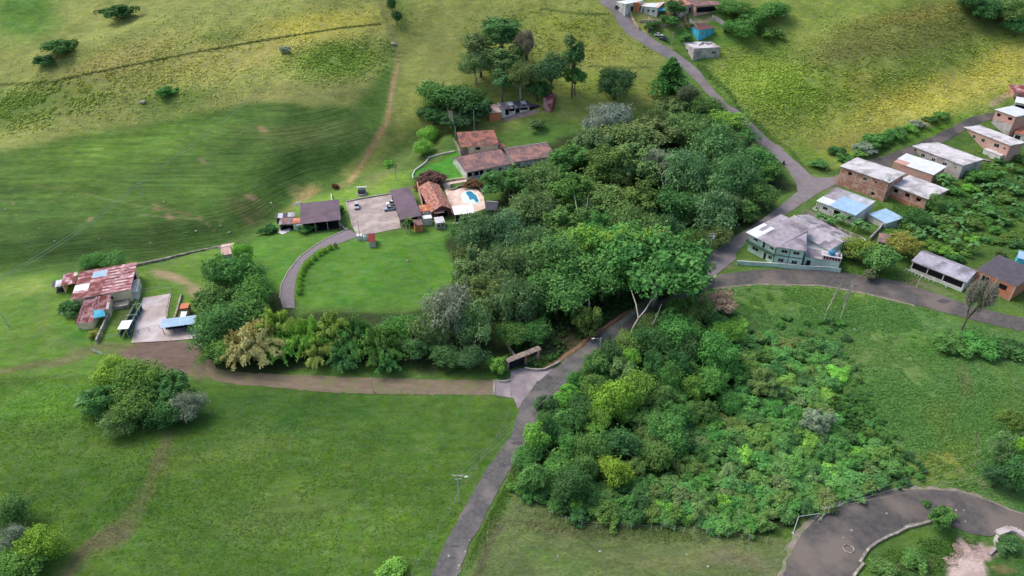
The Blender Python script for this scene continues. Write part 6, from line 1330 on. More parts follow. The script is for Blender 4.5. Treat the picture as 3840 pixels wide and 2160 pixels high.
# ------------------------------------------------------------------ named trees, from the top of the photo down
def rows(L, **kw):
    for e in L: plant(*e, **kw)
rows([
 ('tall', 1208, 120, 92, 21, 'greyg', 'tall grey green tree at the top left of the upper grove'),
 ('fluffy', 1262, 82, 115, 21, 'bluegr', 'broad grey green tree crowning the top of the upper grove'),
 ('bare', 1325, 130, 75, 22, 'greyb', 'leafless brownish tree in the middle of the upper grove'),
 ('fluffy', 1262, 148, 112, 18, 'greyg', 'thin grey green tree just below the top of the upper grove'),
 ('willow', 1196, 160, 87, 15, 'greyg', 'low greyish tree at the left foot of the upper grove'),
 ('willow', 1310, 190, 82, 17, 'olive', 'olive tree with visible dark trunk above the stable'),
 ('tall', 1264, 200, 70, 18, 'bluegr', 'slender tree with bare trunk directly above the stable roof'),
 ('round', 1352, 222, 70, 11, 'deep', 'dark bushy tree right of the stable, under the pines'),
 ('round', 1388, 176, 74, 21, 'pine', 'dense blue green pine left of the tallest pine'),
 ('tall', 1444, 132, 62, 31, 'pine', 'tallest slim pine with long bare trunk'),
 ('fluffy', 1448, 190, 50, 14, 'mid', 'small green tree behind the trunk of the tallest pine'),
 ('round', 1548, 212, 96, 13, 'deep', 'dark round tree standing alone on the bright slope'),
 ('conifer', 1688, 188, 104, 17, 'mid', 'broad pyramid conifer below the flat roofed house'),
 ('bare', 1722, 250, 90, 13, 'brown', 'thin brownish tree just below the pyramid conifer'),
 ('fluffy', 1690, 270, 90, 9, 'olive', 'olive tree at the foot of the pyramid conifer'),
 ('round', 1770, 265, 70, 8, 'moss', 'mossy green tree beside the end of the hillside road'),
 ('round', 1104, 236, 97, 12, 'teal', 'bluish green tree at the left end of the dark grove by the track'),
 ('round', 1152, 246, 115, 13, 'dark', 'dark tree in the middle of the grove by the track'),
 ('fluffy', 1188, 272, 87, 12, 'deep', 'very dark feathery tree touching the stable'),
 ('round', 1090, 286, 87, 10, 'dark', 'dark tree at the lower left of the grove by the track'),
 ('round', 1146, 300, 95, 9, 'deep', 'deep green tree above the pale bare stems'),
 ('round', 1078, 338, 48, 7, 'bright', 'bright green bush tree above the curved lawn wall'),
 ('round', 1062, 372, 46, 6, 'bright', 'bright green bush at the left end of the lawn wall'),
 ('bush', 1350, 308, 40, 5, 'greyg', 'small airy garden tree between farmhouse and stable'),
 ('snag', 1145, 318, 46, 9, 'grey', 'group of pale bare stems left of the farmhouse'),
 ('snag', 994, 436, 34, 6, 'grey', 'small leafless white tree on the slope above the courtyard'),
 ('bush', 978, 410, 30, 4, 'bright', 'small yellow green tree beside the leafless white one'),
 ('bush', 842, 466, 20, 2.2, (100, 66, 58), 'dark red round bush at the end of the hillside track'),
 ('bush', 1088, 452, 70, 3.2, (104, 78, 78), 'purple flowering hedge bush above the pink tile house'),
 ('bush', 1062, 466, 40, 3, (128, 88, 70), 'brownish shrub at the upper corner of the carport'),
 ('bush', 1190, 462, 40, 2.5, (116, 88, 66), 'red flowering shrub below the farmhouse porch'),
], )
rows([
 ('willow', 1536, 300, 112, 14, 'grey', 'pale grey willow at the top edge of the main wood'),
 ('fluffy', 1488, 356, 117, 14, 'greyg', 'greyish tree at the upper left edge of the main wood'),
 ('round', 1580, 356, 122, 15, 'olive', 'olive tree below the pale grey willow'),
 ('fluffy', 1650, 330, 122, 14, 'olive', 'light olive tree at the upper middle of the main wood'),
 ('willow', 1740, 330, 122, 14, 'greyg', 'grey green weeping tree at the upper right of the main wood'),
 ('round', 1830, 300, 85, 9, 'bright', 'bright bushy tree at the end of the hillside road'),
 ('round', 1870, 345, 80, 9, 'mid', 'green roadside tree right of the main wood'),
 ('willow', 1800, 372, 146, 18, 'bluegr', 'broad dark grey green tree at the right of the main wood'),
 ('round', 1905, 405, 92, 11, 'mid', 'mid green tree leaning over the upper road'),
 ('fluffy', 1440, 400, 122, 13, 'mid', 'green tree touching the right wing of the farmhouse'),
 ('fluffy', 1530, 420, 134, 17, 'moss', 'moss green tree in the upper centre of the main wood'),
 ('fluffy', 1625, 412, 134, 17, 'greyg', 'grey green tree in the centre of the main wood'),
 ('bare', 1668, 430, 109, 17, 'grey', 'tree with whitish bare branches in the centre of the main wood'),
 ('willow', 1730, 440, 134, 18, 'bluegr', 'dark weeping tree right of the bare branches'),
 ('willow', 1838, 450, 146, 18, 'bluegr', 'large dark tree above the bank of the upper road'),
 ('round', 1908, 486, 85, 11, 'moss', 'mossy tree at the bend of the upper road'),
 ('fluffy', 1285, 460, 122, 12, 'mid', 'green tree overhanging the pool terrace'),
 ('willow', 1360, 450, 122, 13, 'greyg', 'grey tree in front of the white farmhouse wall'),
 ('fluffy', 1440, 480, 134, 17, 'moss', 'airy moss green tree with pale limbs right of the pool'),
 ('round', 1530, 505, 134, 15, 'olive', 'olive tree in the middle of the main wood'),
 ('fluffy', 1612, 500, 122, 15, 'moss', 'brownish green tree left of the dark hollow'),
 ('round', 1700, 520, 117, 14, 'dark', 'dark tree at the hollow in the main wood'),
 ('willow', 1786, 530, 122, 14, 'bluegr', 'dark grey tree above the fork'),
 ('willow', 1340, 530, 134, 13, 'greyg', 'grey green tree right of the dark gazebo'),
 ('fluffy', 1420, 560, 134, 14, 'moss', 'broad feathery tree below the pool terrace'),
 ('fluffy', 1500, 575, 122, 14, 'mid', 'green tree just above the bright tree mass'),
 ('willow', 1590, 575, 122, 15, 'olive', 'olive brown tree above the umbrella tree'),
 ('fluffy', 1650, 600, 97, 13, 'olive', 'olive grey tree left of the fork pole'),
 ('bush', 1730, 590, 70, 6, 'teal', 'low green undergrowth tree beside the fork pole'),
 ('bush', 1700, 640, 60, 6, 'dark', 'dark low tree under the fork pole'),
 ('bush', 1745, 640, 50, 5, 'mid', 'green bush on the bank of the fork'),
 ('willow', 1196, 600, 117, 14, 'bluegr', 'dark grey green tree at the right edge of the estate lawn'),
 ('willow', 1265, 590, 122, 14, 'bluegr', 'dark blue green tree below the garden railing'),
 ('fluffy', 1190, 672, 117, 14, 'olive', 'olive tree at the lower right of the lawn'),
 ('willow', 1270, 680, 134, 15, 'greyg', 'grey green tree in the lower left of the main wood'),
 ('willow', 1340, 620, 122, 14, 'bluegr', 'bluish tree behind the bright tree mass'),
 ('willow', 1300, 760, 134, 15, 'bluegr', 'very dark tree left of the pale tree trunk'),
 ('fluffy', 1230, 750, 109, 13, 'olive', 'dim olive tree over the shaded ground above the gateway'),
 ('round', 1398, 655, 134, 17, 'mid', 'bright green tree at the left of the bright mass'),
 ('round', 1468, 615, 145, 19, 'bright', 'bright green round tree at the top of the bright mass', ),
 ('round', 1545, 625, 140, 18, 'teal', 'fresh green tree at the middle of the bright mass'),
 ('round', 1400, 740, 145, 15, 'mid', 'green tree low in the bright mass, above the gateway'),
 ('round', 1478, 700, 154, 18, 'teal', 'fresh green tree whose pale trunk stands by the road', ),
 ('round', 1560, 690, 125, 17, 'mid', 'green tree behind the umbrella tree'),
 ('umbrella', 1652, 702, 262, 18, 'teal', 'wide umbrella tree with pale forked limbs leaning over the road'),
 ('umbrella', 1585, 655, 160, 17, 'bright', 'flat topped light green tree left of the umbrella tree'),
 ('fluffy', 1725, 700, 112, 13, 'teal', 'bluish green tree at the right end of the umbrella tree'),
])
rows([
 ('round', 612, 640, 58, 9, 'bright', 'bright round tree beside the pink roofed hut'),
 ('round', 560, 690, 104, 11, 'mid', 'green tree below the pink roofed hut'),
 ('round', 610, 690, 110, 11, 'mid', 'mid green tree at the start of the bamboo row'),
 ('round', 528, 752, 100, 10, 'moss', 'moss green tree above the orange hut'),
 ('round', 550, 822, 106, 11, 'mid', 'green tree right of the corral ramp'),
 ('round', 556, 876, 90, 8, 'moss', 'low green tree at the bend of the dirt road'),
 ('bamboo', 645, 850, 150, 14, 'tan', 'tan feathery bamboo clump, the largest pale one'),
 ('bamboo', 596, 870, 110, 11, 'tan', 'small dry tan bamboo clump at the end of the dirt road'),
 ('bamboo', 700, 820, 140, 14, 'yellow', 'yellow green bamboo clump right of the tan one'),
 ('bamboo', 700, 870, 100, 9, 'bright', 'bright green bamboo clump in front of the yellow one'),
 ('bamboo', 770, 840, 130, 13, 'bright', 'fresh green bamboo clump at the driveway end'),
 ('bamboo', 835, 830, 120, 13, 'yellow', 'yellowish bamboo clump in the middle of the row'),
 ('round', 640, 740, 90, 10, 'moss', 'mossy tree behind the tan bamboo clump'),
 ('round', 600, 790, 100, 11, 'mid', 'tall green tree left of the tan bamboo clump'),
 ('bamboo', 800, 880, 90, 9, 'yellow', 'yellowish bamboo at the roadside under the middle bamboo'),
 ('bamboo', 890, 840, 130, 13, 'mid', 'mid green bamboo clump right of the middle'),
 ('bamboo', 860, 885, 90, 9, 'mid', 'green roadside bamboo among the bamboo'),
 ('bamboo', 955, 860, 130, 13, 'moss', 'dark green bamboo clump near the pole'),
 ('round', 1010, 830, 90, 9, 'mid', 'green tree at the lower lawn edge'),
 ('bamboo', 975, 900, 90, 8, 'mid', 'feathery palm-like clump by the leaning pole'),
 ('round', 1045, 880, 70, 7, 'dark', 'dark green tree left of the grey eucalyptus'),
 ('willow', 1130, 785, 130, 16, 'grey', 'silvery eucalyptus, the tallest of the roadside row'),
 ('willow', 1190, 820, 100, 13, 'greyg', 'grey green eucalyptus right of the silvery one'),
 ('willow', 1090, 830, 90, 12, 'greyg', 'grey green eucalyptus left of the silvery one'),
 ('round', 1120, 890, 90, 7, 'dark', 'dark low tree under the eucalyptus row'),
 ('round', 1190, 900, 80, 7, 'deep', 'deep green low tree above the gateway kerb'),
 ('bush', 1252, 912, 44, 6, 'bright', 'vine covered bright green bush left of the gateway'),
 ('round', 290, 935, 96, 9, 'lime', 'yellow green tree below the yard gate'),
 ('round', 345, 960, 110, 10, 'moss', 'green tree at the top of the big left clump'),
 ('fluffy', 260, 1000, 100, 9, 'mid', 'green tree at the left of the big left clump'),
 ('round', 330, 1020, 110, 9, 'moss', 'broad moss green tree in the middle of the big left clump'),
 ('fluffy', 420, 985, 110, 9, 'mid', 'green tree at the right of the big left clump'),
 ('willow', 470, 1020, 80, 7, 'grey', 'greyish twiggy tree at the right end of the big left clump'),
 ('willow', 300, 1055, 90, 6, 'greyg', 'low tree with pale hanging roots at the foot of the left clump'),
 ('round', 420, 1040, 80, 6, 'dark', 'dark low tree at the lower right of the left clump'),
 ('round', 100, 1370, 84, 7, 'lime', 'vivid lime green tree in the bottom left corner'),
 ('round', 30, 1290, 80, 7, 'mid', 'green tree at the left edge above the lime one'),
 ('willow', 34, 1360, 60, 7, 'grey', 'grey tree with pale trunks at the bottom left edge'),
 ('round', 40, 1430, 110, 6, 'moss', 'moss green tree at the very bottom left corner'),
 ('bush', 985, 1430, 70, 3, 'bright', 'light green bush at the bottom edge left of the road'),
 ('bush', 255, 835, 0, 0, 'ochre', 'x') if False else ('bush', 236, 838, 28, 2, 'ochre', 'small ochre bush at the foot of the barn annex'),
 ('round', 232, 655, 60, 4, 'teal', 'feathery green bush in the valley behind the barn'),
 ('round', 288, 655, 56, 4, 'mid', 'green bush behind the skylight end of the barn'),
 ('bush', 175, 770, 56, 4, 'dark', 'dark bush below the cart shelter'),
 ('bush', 675, 572, 44, 3.5, 'dark', 'dark green bush left of the junk shed'),
 ('bush', 850, 525, 30, 3, 'dark', 'dark bush between brown shed and courtyard'),
 ('bush', 770, 575, 40, 2, 'mid', 'low green plant before the brown open shed'),
 ('bush', 1075, 515, 16, 4, 'deep', 'narrow dark hedge strip between carport and tile house'),
 ('bush', 1165, 565, 40, 3, 'dark', 'dark bush beside the glazed kiosk'),
])
rows([
 ('bush', 300, 30, 76, 6, 'dark', 'dark tree at the top left edge'),
 ('bush', 148, 118, 70, 5, 'dark', 'dark tree in the hollow of the upper left hillside'),
 ('bush', 112, 150, 50, 4, 'dark', 'smaller dark tree below the hollow tree'),
 ('bush', 418, 226, 44, 4, 'teal', 'dark green bush alone on the dry hillside'),
 ('round', 986, 10, 26, 8, 'deep', 'small dark tree beside the top of the track'),
 ('round', 997, 40, 24, 8, 'pine', 'second small dark tree beside the track, lower'),
 ('bush', 718, 124, 30, 2.5, 'grey', 'grey green bush in the middle of the dry hillside'),
 ('round', 2480, 26, 80, 10, 'dark', 'dark tree in the upper right corner wood'),
 ('willow', 2540, 20, 90, 11, 'greyg', 'grey green tree in the upper right corner'),
 ('round', 2560, 66, 70, 9, 'dark', 'dark tree at the lower edge of the corner wood'),
 ('round', 2440, 0, 60, 9, 'deep', 'very dark tree at the top edge right'),
 ('round', 1850, 20, 76, 8, 'mid', 'green tree right of the red hamlet house'),
 ('round', 1900, 45, 90, 8, 'teal', 'broad green tree on the slope right of the hamlet'),
 ('round', 1860, 70, 76, 7, 'mid', 'green tree above the compound wall'),
 ('round', 1950, 25, 80, 7, 'mid', 'green tree farther right of the hamlet'),
 ('bush', 1938, 82, 60, 5, 'moss', 'moss green bush right of the compound wall'),
 ('bush', 1642, 60, 40, 4, 'dark', 'dark bush between the terraces and the road'),
 ('bush', 1680, 50, 50, 4, 'teal', 'leafy bush before the white hamlet house'),
 ('round', 1700, 20, 56, 7, 'dark', 'dark tree behind the hamlet cottages'),
 ('bush', 1738, 62, 30, 3, 'olive', 'round olive bush above the turquoise house'),
 ('bush', 1725, 92, 36, 3, 'mid', 'green bush at the foot of the stone terraces'),
 ('round', 2158, 628, 76, 8, 'ochre', 'ochre green tree right of the mint house'),
 ('round', 2218, 645, 100, 10, 'mid', 'green tree with pale trunk beside the lower road'),
 ('round', 2270, 612, 84, 9, 'ochre', 'yellow olive tree left of the veranda hall'),
 ('fluffy', 2190, 690, 40, 4, 'brown', 'brownish shrub beside the mint retaining wall'),
 ('round', 2304, 552, 60, 8, 'dark', 'dark green tree touching the brick extension'),
 ('round', 2352, 512, 50, 7, 'mid', 'green tree at the corner of the brick extension'),
 ('bush', 2375, 555, 60, 4, 'olive', 'olive bush on the banana slope'),
 ('bush', 2440, 560, 56, 4, 'moss', 'moss green bush in the middle of the banana slope'),
 ('bush', 2460, 440, 60, 4, 'mid', 'green bush on the hill below the pink brick house'),
 ('bush', 2540, 470, 60, 4, 'dark', 'dark bush at the right edge of the banana slope'),
 ('bush', 2200, 350, 60, 4, 'mid', 'green bush beside the village road'),
 ('bush', 2245, 335, 46, 4, 'teal', 'bluish bush beside the village road'),
 ('bush', 2170, 372, 50, 3, 'grey', 'greyish shrub beside the village road'),
 ('bush', 2110, 380, 44, 3, 'dark', 'dark shrub on the meadow edge above the junction'),
 ('bare', 2445, 775, 100, 21, 'greyb', 'tall brown grey leafless tree over the lower road'),
 ('snag', 2082, 775, 34, 11, 'grey', 'left white bare tree with thin forks in the right meadow'),
 ('snag', 2122, 778, 34, 10, 'grey', 'right white bare tree with thin forks in the right meadow'),
 ('fluffy', 1812, 760, 84, 9, (176, 160, 140), 'pale pinkish flowering tree at the top of the wood'),
 ('bush', 2390, 870, 70, 3, 'mid', 'green scrub at the foot of the tall leafless tree'),
 ('bush', 2470, 870, 80, 3, 'teal', 'bluish scrub under the lower road'),
 ('bush', 2545, 880, 80, 3, 'mid', 'green scrub at the right edge under the lower road'),
 ('round', 2550, 1060, 70, 8, 'moss', 'moss green tree at the right edge'),
 ('willow', 2530, 1130, 76, 7, 'greyg', 'grey tree at the right edge above the hairpin'),
 ('round', 2570, 1200, 90, 8, 'dark', 'dark tree at the right edge beside the hairpin'),
 ('round', 2510, 1200, 70, 6, 'deep', 'deep green tree left of the right-edge tree'),
 ('round', 2566, 1130, 60, 8, 'lime', 'bright tree at the right edge'),
 ('fluffy', 2365, 1300, 62, 5, 'mid', 'green tree growing from the wall inside the hairpin'),
 ('bush', 2388, 1290, 30, 3, 'bright', 'bright bush at the side of the hairpin tree'),
 ('bush', 2330, 1264, 18, 1.6, 'mid', 'tiny bush on the hairpin asphalt'),
 ('bush', 2300, 1410, 70, 2.5, 'mid', 'leafy bush inside the hairpin'),
 ('bush', 2230, 1430, 60, 2.5, 'moss', 'mossy bush at the bottom inside the hairpin'),
 ('bush', 2540, 1370, 60, 2.5, 'dark', 'dark bush right of the masonry drain'),
])
wp = lambda x, y, h_: hit(*V(x, y), h_) if h_ else hit(*V(x, y))
def limbs(label, chains):
    root = [o for o in bpy.data.objects if o.get('label') == label][0]; inv = root.matrix_world.inverted()
    for ch_, rad_ in chains:
        b = MB(); b.tube([inv @ (wp(*q)+Vector((0, 0, -.4 if q[2] == 0 else 0))) for q in ch_], [r_*.72 for r_ in rad_], 7, cap=False); b.build('limb', PALEB, root, smooth=True)
limbs('wide umbrella tree with pale forked limbs leaning over the road', [([(1582, 866, 0), (1592, 825, 3.5), (1606, 800, 6.5), (1600, 765, 9.5), (1588, 730, 12)], [.5, .4, .34, .26, .16]), ([(1606, 800, 6.5), (1622, 782, 8.5), (1640, 752, 11), (1665, 720, 13)], [.32, .26, .2, .12]),
  ([(1610, 868, 0), (1634, 830, 3.5), (1650, 800, 6.5), (1664, 765, 9.5)], [.34, .28, .2, .12]), ([(1634, 830, 3.5), (1660, 826, 4.2), (1690, 824, 4.8)], [.16, .12, .07])])
limbs('fresh green tree whose pale trunk stands by the road', [([(1476, 826, 0), (1477, 800, 2.5), (1482, 765, 6), (1480, 730, 9)], [.55, .42, .38, .3])])
limbs('airy moss green tree with pale limbs right of the pool', [([(1450, 600, 2), (1458, 560, 6), (1450, 520, 10), (1444, 485, 13)], [.3, .24, .18, .08]), ([(1458, 560, 6), (1476, 520, 10), (1480, 490, 13)], [.2, .15, .07])])
limbs('tree with whitish bare branches in the centre of the main wood', [([(1668, 470, 6), (1664, 440, 11), (1650, 415, 14)], [.26, .18, .06]), ([(1664, 440, 11), (1684, 420, 13.5), (1700, 412, 14.5)], [.16, .12, .05]), ([(1668, 470, 6), (1690, 450, 9), (1706, 436, 12)], [.18, .12, .05])])
# hedge of clipped bushes along the driveway
for i, (x, y) in enumerate([(800, 1018), (742, 1034), (685, 1066), (632, 1096), (585, 1138), (538, 1182), (500, 1214), (474, 1256), (455, 1300), (442, 1348), (438, 1396), (434, 1440), (430, 1484)]):
    plant('ball', *T_(x, y), 13.5 if i else 9, 2.0, 'lime' if i else 'brown', 'clipped lime green bush in the hedge along the driveway curve' if i else 'small reddish clipped bush at the top of the driveway hedge', name='hedge_bush', cat='bush', group='clipped bushes along the driveway' if i else None, nat=True, zfrac=.5)
# ------------------------------------------------------------------ the wood inside the road bend: every crown a tree
WOOD = [(1310, 1110), (1360, 1040), (1420, 990), (1470, 935), (1550, 880), (1620, 830), (1700, 775), (1790, 770), (1850, 800), (1890, 835), (1960, 850), (2090, 845), (2120, 920), (2070, 1020), (2140, 1080), (2230, 1140), (2260, 1180), (2190, 1225), (2100, 1250), (2010, 1290), (1880, 1330), (1700, 1305), (1480, 1300), (1400, 1290), (1310, 1240), (1295, 1180)]
key = [('round', 1535, 1010, 96, 11, 'lime', 'brightest green tree in the middle of the lower wood'), ('round', 1600, 985, 84, 11, 'bright', 'bright tree right of the brightest one in the lower wood'), ('round', 1655, 1000, 76, 10, 'moss', 'brownish green tree right of the bright pair'),
       ('round', 1350, 1105, 70, 8, 'bright', 'bright green tree overhanging the paved road'), ('round', 1545, 1190, 84, 8, 'lime', 'lime tinted tree at the lower middle of the wood'), ('fluffy', 2055, 1060, 70, 7, 'grey', 'silvery tree at the right of the lower wood'),
       ('round', 1700, 830, 90, 11, 'teal', 'blue green tree at the top of the lower wood'), ('round', 1640, 860, 80, 10, 'dark', 'dark tree beside the umbrella tree base'), ('round', 1800, 890, 100, 11, 'teal', 'large fresh green tree at the upper right of the lower wood'),
       ('round', 1790, 960, 96, 10, 'mid', 'large green tree right of the palm gap'), ('round', 1430, 1060, 80, 9, 'mid', 'green tree above the overhanging bright one'), ('fluffy', 1920, 960, 80, 8, 'greyg', 'greyish tree at the right centre of the lower wood'),
       ('round', 1590, 900, 50, 8, 'bright', 'vine covered green tree at the foot of the forked limbs'), ('round', 1560, 1110, 90, 10, 'dark', 'dark tree below the brightest tree'), ('round', 1680, 1090, 90, 9, 'mid', 'green tree in the centre of the lower wood'),
       ('round', 1480, 1130, 80, 9, 'moss', 'moss green tree left of the dark centre'), ('round', 1440, 1220, 80, 8, 'dark', 'dark tree beside the brown gap at the wood edge'), ('round', 1345, 1200, 76, 8, 'mid', 'green tree at the lower left corner of the wood')]
rows(key, group='trees of the lower wood')
LM = [(k[1], k[2], 'the '+k[6].split(' of the lower wood')[0].split(' in the lower wood')[0].replace('lower wood', 'wood')) for k in key]
LM = [(a, b2, ' '.join(t_.split()[:9])) for a, b2, t_ in LM]
LM2 = [(1535, 1010, 'the brightest tree'), (1655, 1000, 'the brownish green tree'), (1350, 1105, 'the road-side bright tree'), (1545, 1190, 'the lime tree low in the wood'), (2055, 1060, 'the silvery tree'), (1700, 830, 'the umbrella tree'), (1800, 890, 'the big fresh green tree'), (1590, 1044, 'the palm-like plant'),
       (1384, 1240, 'the brown gap'), (1700, 1320, 'the white fence posts'), (1900, 1340, 'the post fence end'), (2010, 1300, 'the bent white pipe'), (2085, 1285, 'the hairpin guard rail'), (2250, 1180, 'the tip of the scrub'), (2100, 830, 'the white bare trees'), (1920, 960, 'the greyish central tree'), (1920, 1130, 'the middle of the scrub'), (1700, 1180, 'the centre of the wood'), (2150, 1120, 'the meadow edge')]
def near(x, y, L, what, where):
    a, b2, t_ = min(L, key=lambda q: math.hypot(q[0]-x, q[1]-y)); dx, dy = x-a, y-b2; r_ = math.hypot(dx, dy)
    d = ('right of' if dx > 0 else 'left of') if abs(dx) > abs(dy) else ('below' if dy > 0 else 'above')
    if abs(abs(dx)-abs(dy)) < .45*r_: d = ('below' if dy > 0 else 'above')+' and '+('right of' if dx > 0 else 'left of')
    return what+' '+('close ' if r_ < 45 else '')+d+' '+t_+where
taken = [(k[1], k[2], k[3]/2) for k in key]; WR = random.Random(9); cnt = 0; tries = 0
small_lab = {'bright': 'bright bushy tree in the scrub of the lower wood', 'mid': 'green bushy tree in the scrub of the lower wood', 'dark': 'dark bushy tree in the scrub of the lower wood', 'teal': 'bluish green bushy tree in the scrub of the lower wood', 'moss': 'moss green bushy tree in the scrub of the lower wood', 'olive': 'olive bushy tree in the scrub of the lower wood', 'lime': 'lime green bushy tree in the scrub of the lower wood', 'greyg': 'grey green bushy tree in the scrub of the lower wood'}
while cnt < 270 and tries < 16000:
    tries += 1; x, y = WR.uniform(1290, 2270), WR.uniform(770, 1335)
    if not inpoly(WOOD, np.array([x]), np.array([y]))[0]: continue
    if abs(x-1384) < 14 and 1170 < y < 1300: continue
    scrub = x > 1850 or y > 1210 or (x > 1700 and y > 1060); d = WR.uniform(28, 46) if scrub else WR.uniform(48, 78)
    if any(math.hypot(x-a, y-b2) < .62*(d/2+r_) for a, b2, r_ in taken): continue
    taken.append((x, y, d/2)); cnt += 1
    t = WR.choices(['mid', 'dark', 'teal', 'moss', 'bright', 'olive', 'greyg', 'lime'], [7, 3, 3, 3, 1.6, 1, .8, .3] if scrub else [5, 3, 3, 3, 1.2, 1, .6, .2])[0]
    if scrub: plant('bush', x, y, d*1.35, WR.uniform(2.2, 4.6), t, near(x, y, LM2, small_lab[t].split(' in the')[0], ''), group='scrub trees of the lower wood', name='bushy_tree', k=1.22 if x > 1800 else 1.05)
    else: plant('round' if WR.random() < .7 else 'fluffy', x, y, d*1.12, WR.uniform(5, 10), t, near(x, y, LM2, 'medium '+{'mid': 'green', 'dark': 'dark green', 'teal': 'bluish green', 'moss': 'moss green', 'bright': 'bright green', 'olive': 'olive', 'greyg': 'grey green', 'lime': 'lime green'}[t]+' tree', ''), group='trees of the lower wood')
FD = [(1900, 800), (2000, 790), (2110, 800), (2140, 880), (2180, 960), (2200, 1030), (2260, 1090), (2330, 1180), (2310, 1215), (2200, 1235), (2240, 1150), (2120, 1080), (2060, 1010), (2100, 940), (2080, 860)]; tk5 = []; tries = 0
while len(tk5) < 60 and tries < 3000:
    tries += 1; x, y = WR.uniform(1890, 2330), WR.uniform(780, 1235)
    if not inpoly(FD, np.array([x]), np.array([y]))[0] or any(math.hypot(x-a, y-b2) < 17 for a, b2 in tk5): continue
    tk5.append((x, y)); t = WR.choice(['mid', 'moss', 'teal', 'dark', 'mid']); plant('bush', x, y, WR.uniform(12, 30), WR.uniform(.9, 2.2), t, near(x, y, LM2, 'low '+{'mid': 'green', 'moss': 'moss green', 'teal': 'bluish', 'dark': 'dark'}[t]+' meadow-side shrub', ''), name='shrub', cat='shrub', group='shrubs between lower wood and meadow')
# fill of the upper wood so that no floor shows through between the crowns
UP = [(1240, 470), (1420, 400), (1480, 330), (1600, 300), (1760, 290), (1900, 370), (1960, 440), (1900, 520), (1780, 620), (1740, 700), (1640, 760), (1400, 830), (1280, 850), (1180, 700), (1160, 600)]
LM3 = [(1340, 530, 'the gazebo trees'), (1285, 460, 'the pool terrace trees'), (1440, 400, 'the farmhouse wing'), (1536, 300, 'the pale grey willow'), (1668, 430, 'the bare whitish branches'), (1688, 230, 'the pyramid conifer'), (1830, 300, 'the end of the hillside road'), (1908, 486, 'the road bend'), (1780, 590, 'the fork pole'), (1468, 615, 'the bright green tree mass'), (1650, 680, 'the umbrella tree'), (1265, 640, 'the lawn edge trees'), (1300, 760, 'the very dark tree'), (1250, 860, 'the gateway'), (1530, 505, 'the olive tree in mid wood')]
tk2 = []; cnt = tries = 0
while cnt < 60 and tries < 3000:
    tries += 1; x, y = WR.uniform(1160, 1960), WR.uniform(300, 850)
    if not inpoly(UP, np.array([x]), np.array([y]))[0] or (x < 1440 and y < 540) or (1340 < x < 1460 and y > 790) or (1400 < x < 1740 and 580 < y < 790): continue
    if any(math.hypot(x-a, y-b2) < 52 for a, b2 in tk2): continue
    tk2.append((x, y)); cnt += 1; t = WR.choice(['dark', 'olive', 'greyg', 'bluegr', 'moss', 'mid'])
    plant(WR.choice(['round', 'fluffy', 'willow']), x, y, 74, WR.uniform(7, 10), t, near(x, y, LM3, 'understorey '+{'dark': 'dark green', 'olive': 'olive', 'greyg': 'grey green', 'bluegr': 'bluish grey', 'moss': 'moss green', 'mid': 'green'}[t]+' tree', ''), group='understorey of the main wood', k=.85)
SLP = [(2250, 560), (2330, 500), (2420, 440), (2570, 380), (2640, 420), (2640, 640), (2480, 640), (2400, 650), (2290, 600)]; tk3 = []; tries = 0
LMS = [(2260, 560, 'the brick extension'), (2380, 470, 'the zinc roof'), (2375, 555, 'the olive bush'), (2440, 575, 'the moss green bush'), (2520, 430, 'the pink brick house'), (2540, 480, 'the right edge bush'), (2320, 610, 'the plank shed'), (2420, 640, 'the veranda hall roof'), (2500, 600, 'the blue hut')]
while len(tk3) < 46 and tries < 3000:
    tries += 1; x, y = WR.uniform(2250, 2600), WR.uniform(380, 650)
    if not inpoly(SLP, np.array([x]), np.array([y]))[0] or any(math.hypot(x-a, y-b2) < 24 for a, b2 in tk3): continue
    tk3.append((x, y)); t = WR.choices(['mid', 'dark', 'moss', 'olive', 'bright'], [4, 4, 3, 1.5, 1])[0]
    plant('bush', x, y, WR.uniform(26, 48), WR.uniform(1.6, 3.4), t, near(x, y, LMS, {'mid': 'green', 'dark': 'dark green', 'moss': 'moss green', 'olive': 'olive', 'bright': 'bright green'}[t]+' shrub', ''), name='shrub', cat='shrub', group='shrubs of the village slope')
for i, (x, y) in enumerate([(2130, 400), (2160, 385), (2185, 378), (2215, 362), (2232, 350), (2262, 330), (2290, 322), (2310, 312), (2345, 300), (2370, 290), (2060, 412)]):
    plant('bush', x, y, 36, 2.6, ['mid', 'bright', 'grey', 'dark', 'mid'][i % 5], near(x, y, [(2110, 400, 'the junction'), (2200, 370, 'the white zinc roof'), (2290, 330, 'the concrete house'), (2360, 300, 'the pink brick house')], ['green', 'bright green', 'grey', 'dark green', 'green'][i % 5]+' roadside shrub', ''), name='shrub', cat='shrub', group='shrubs along the village road')
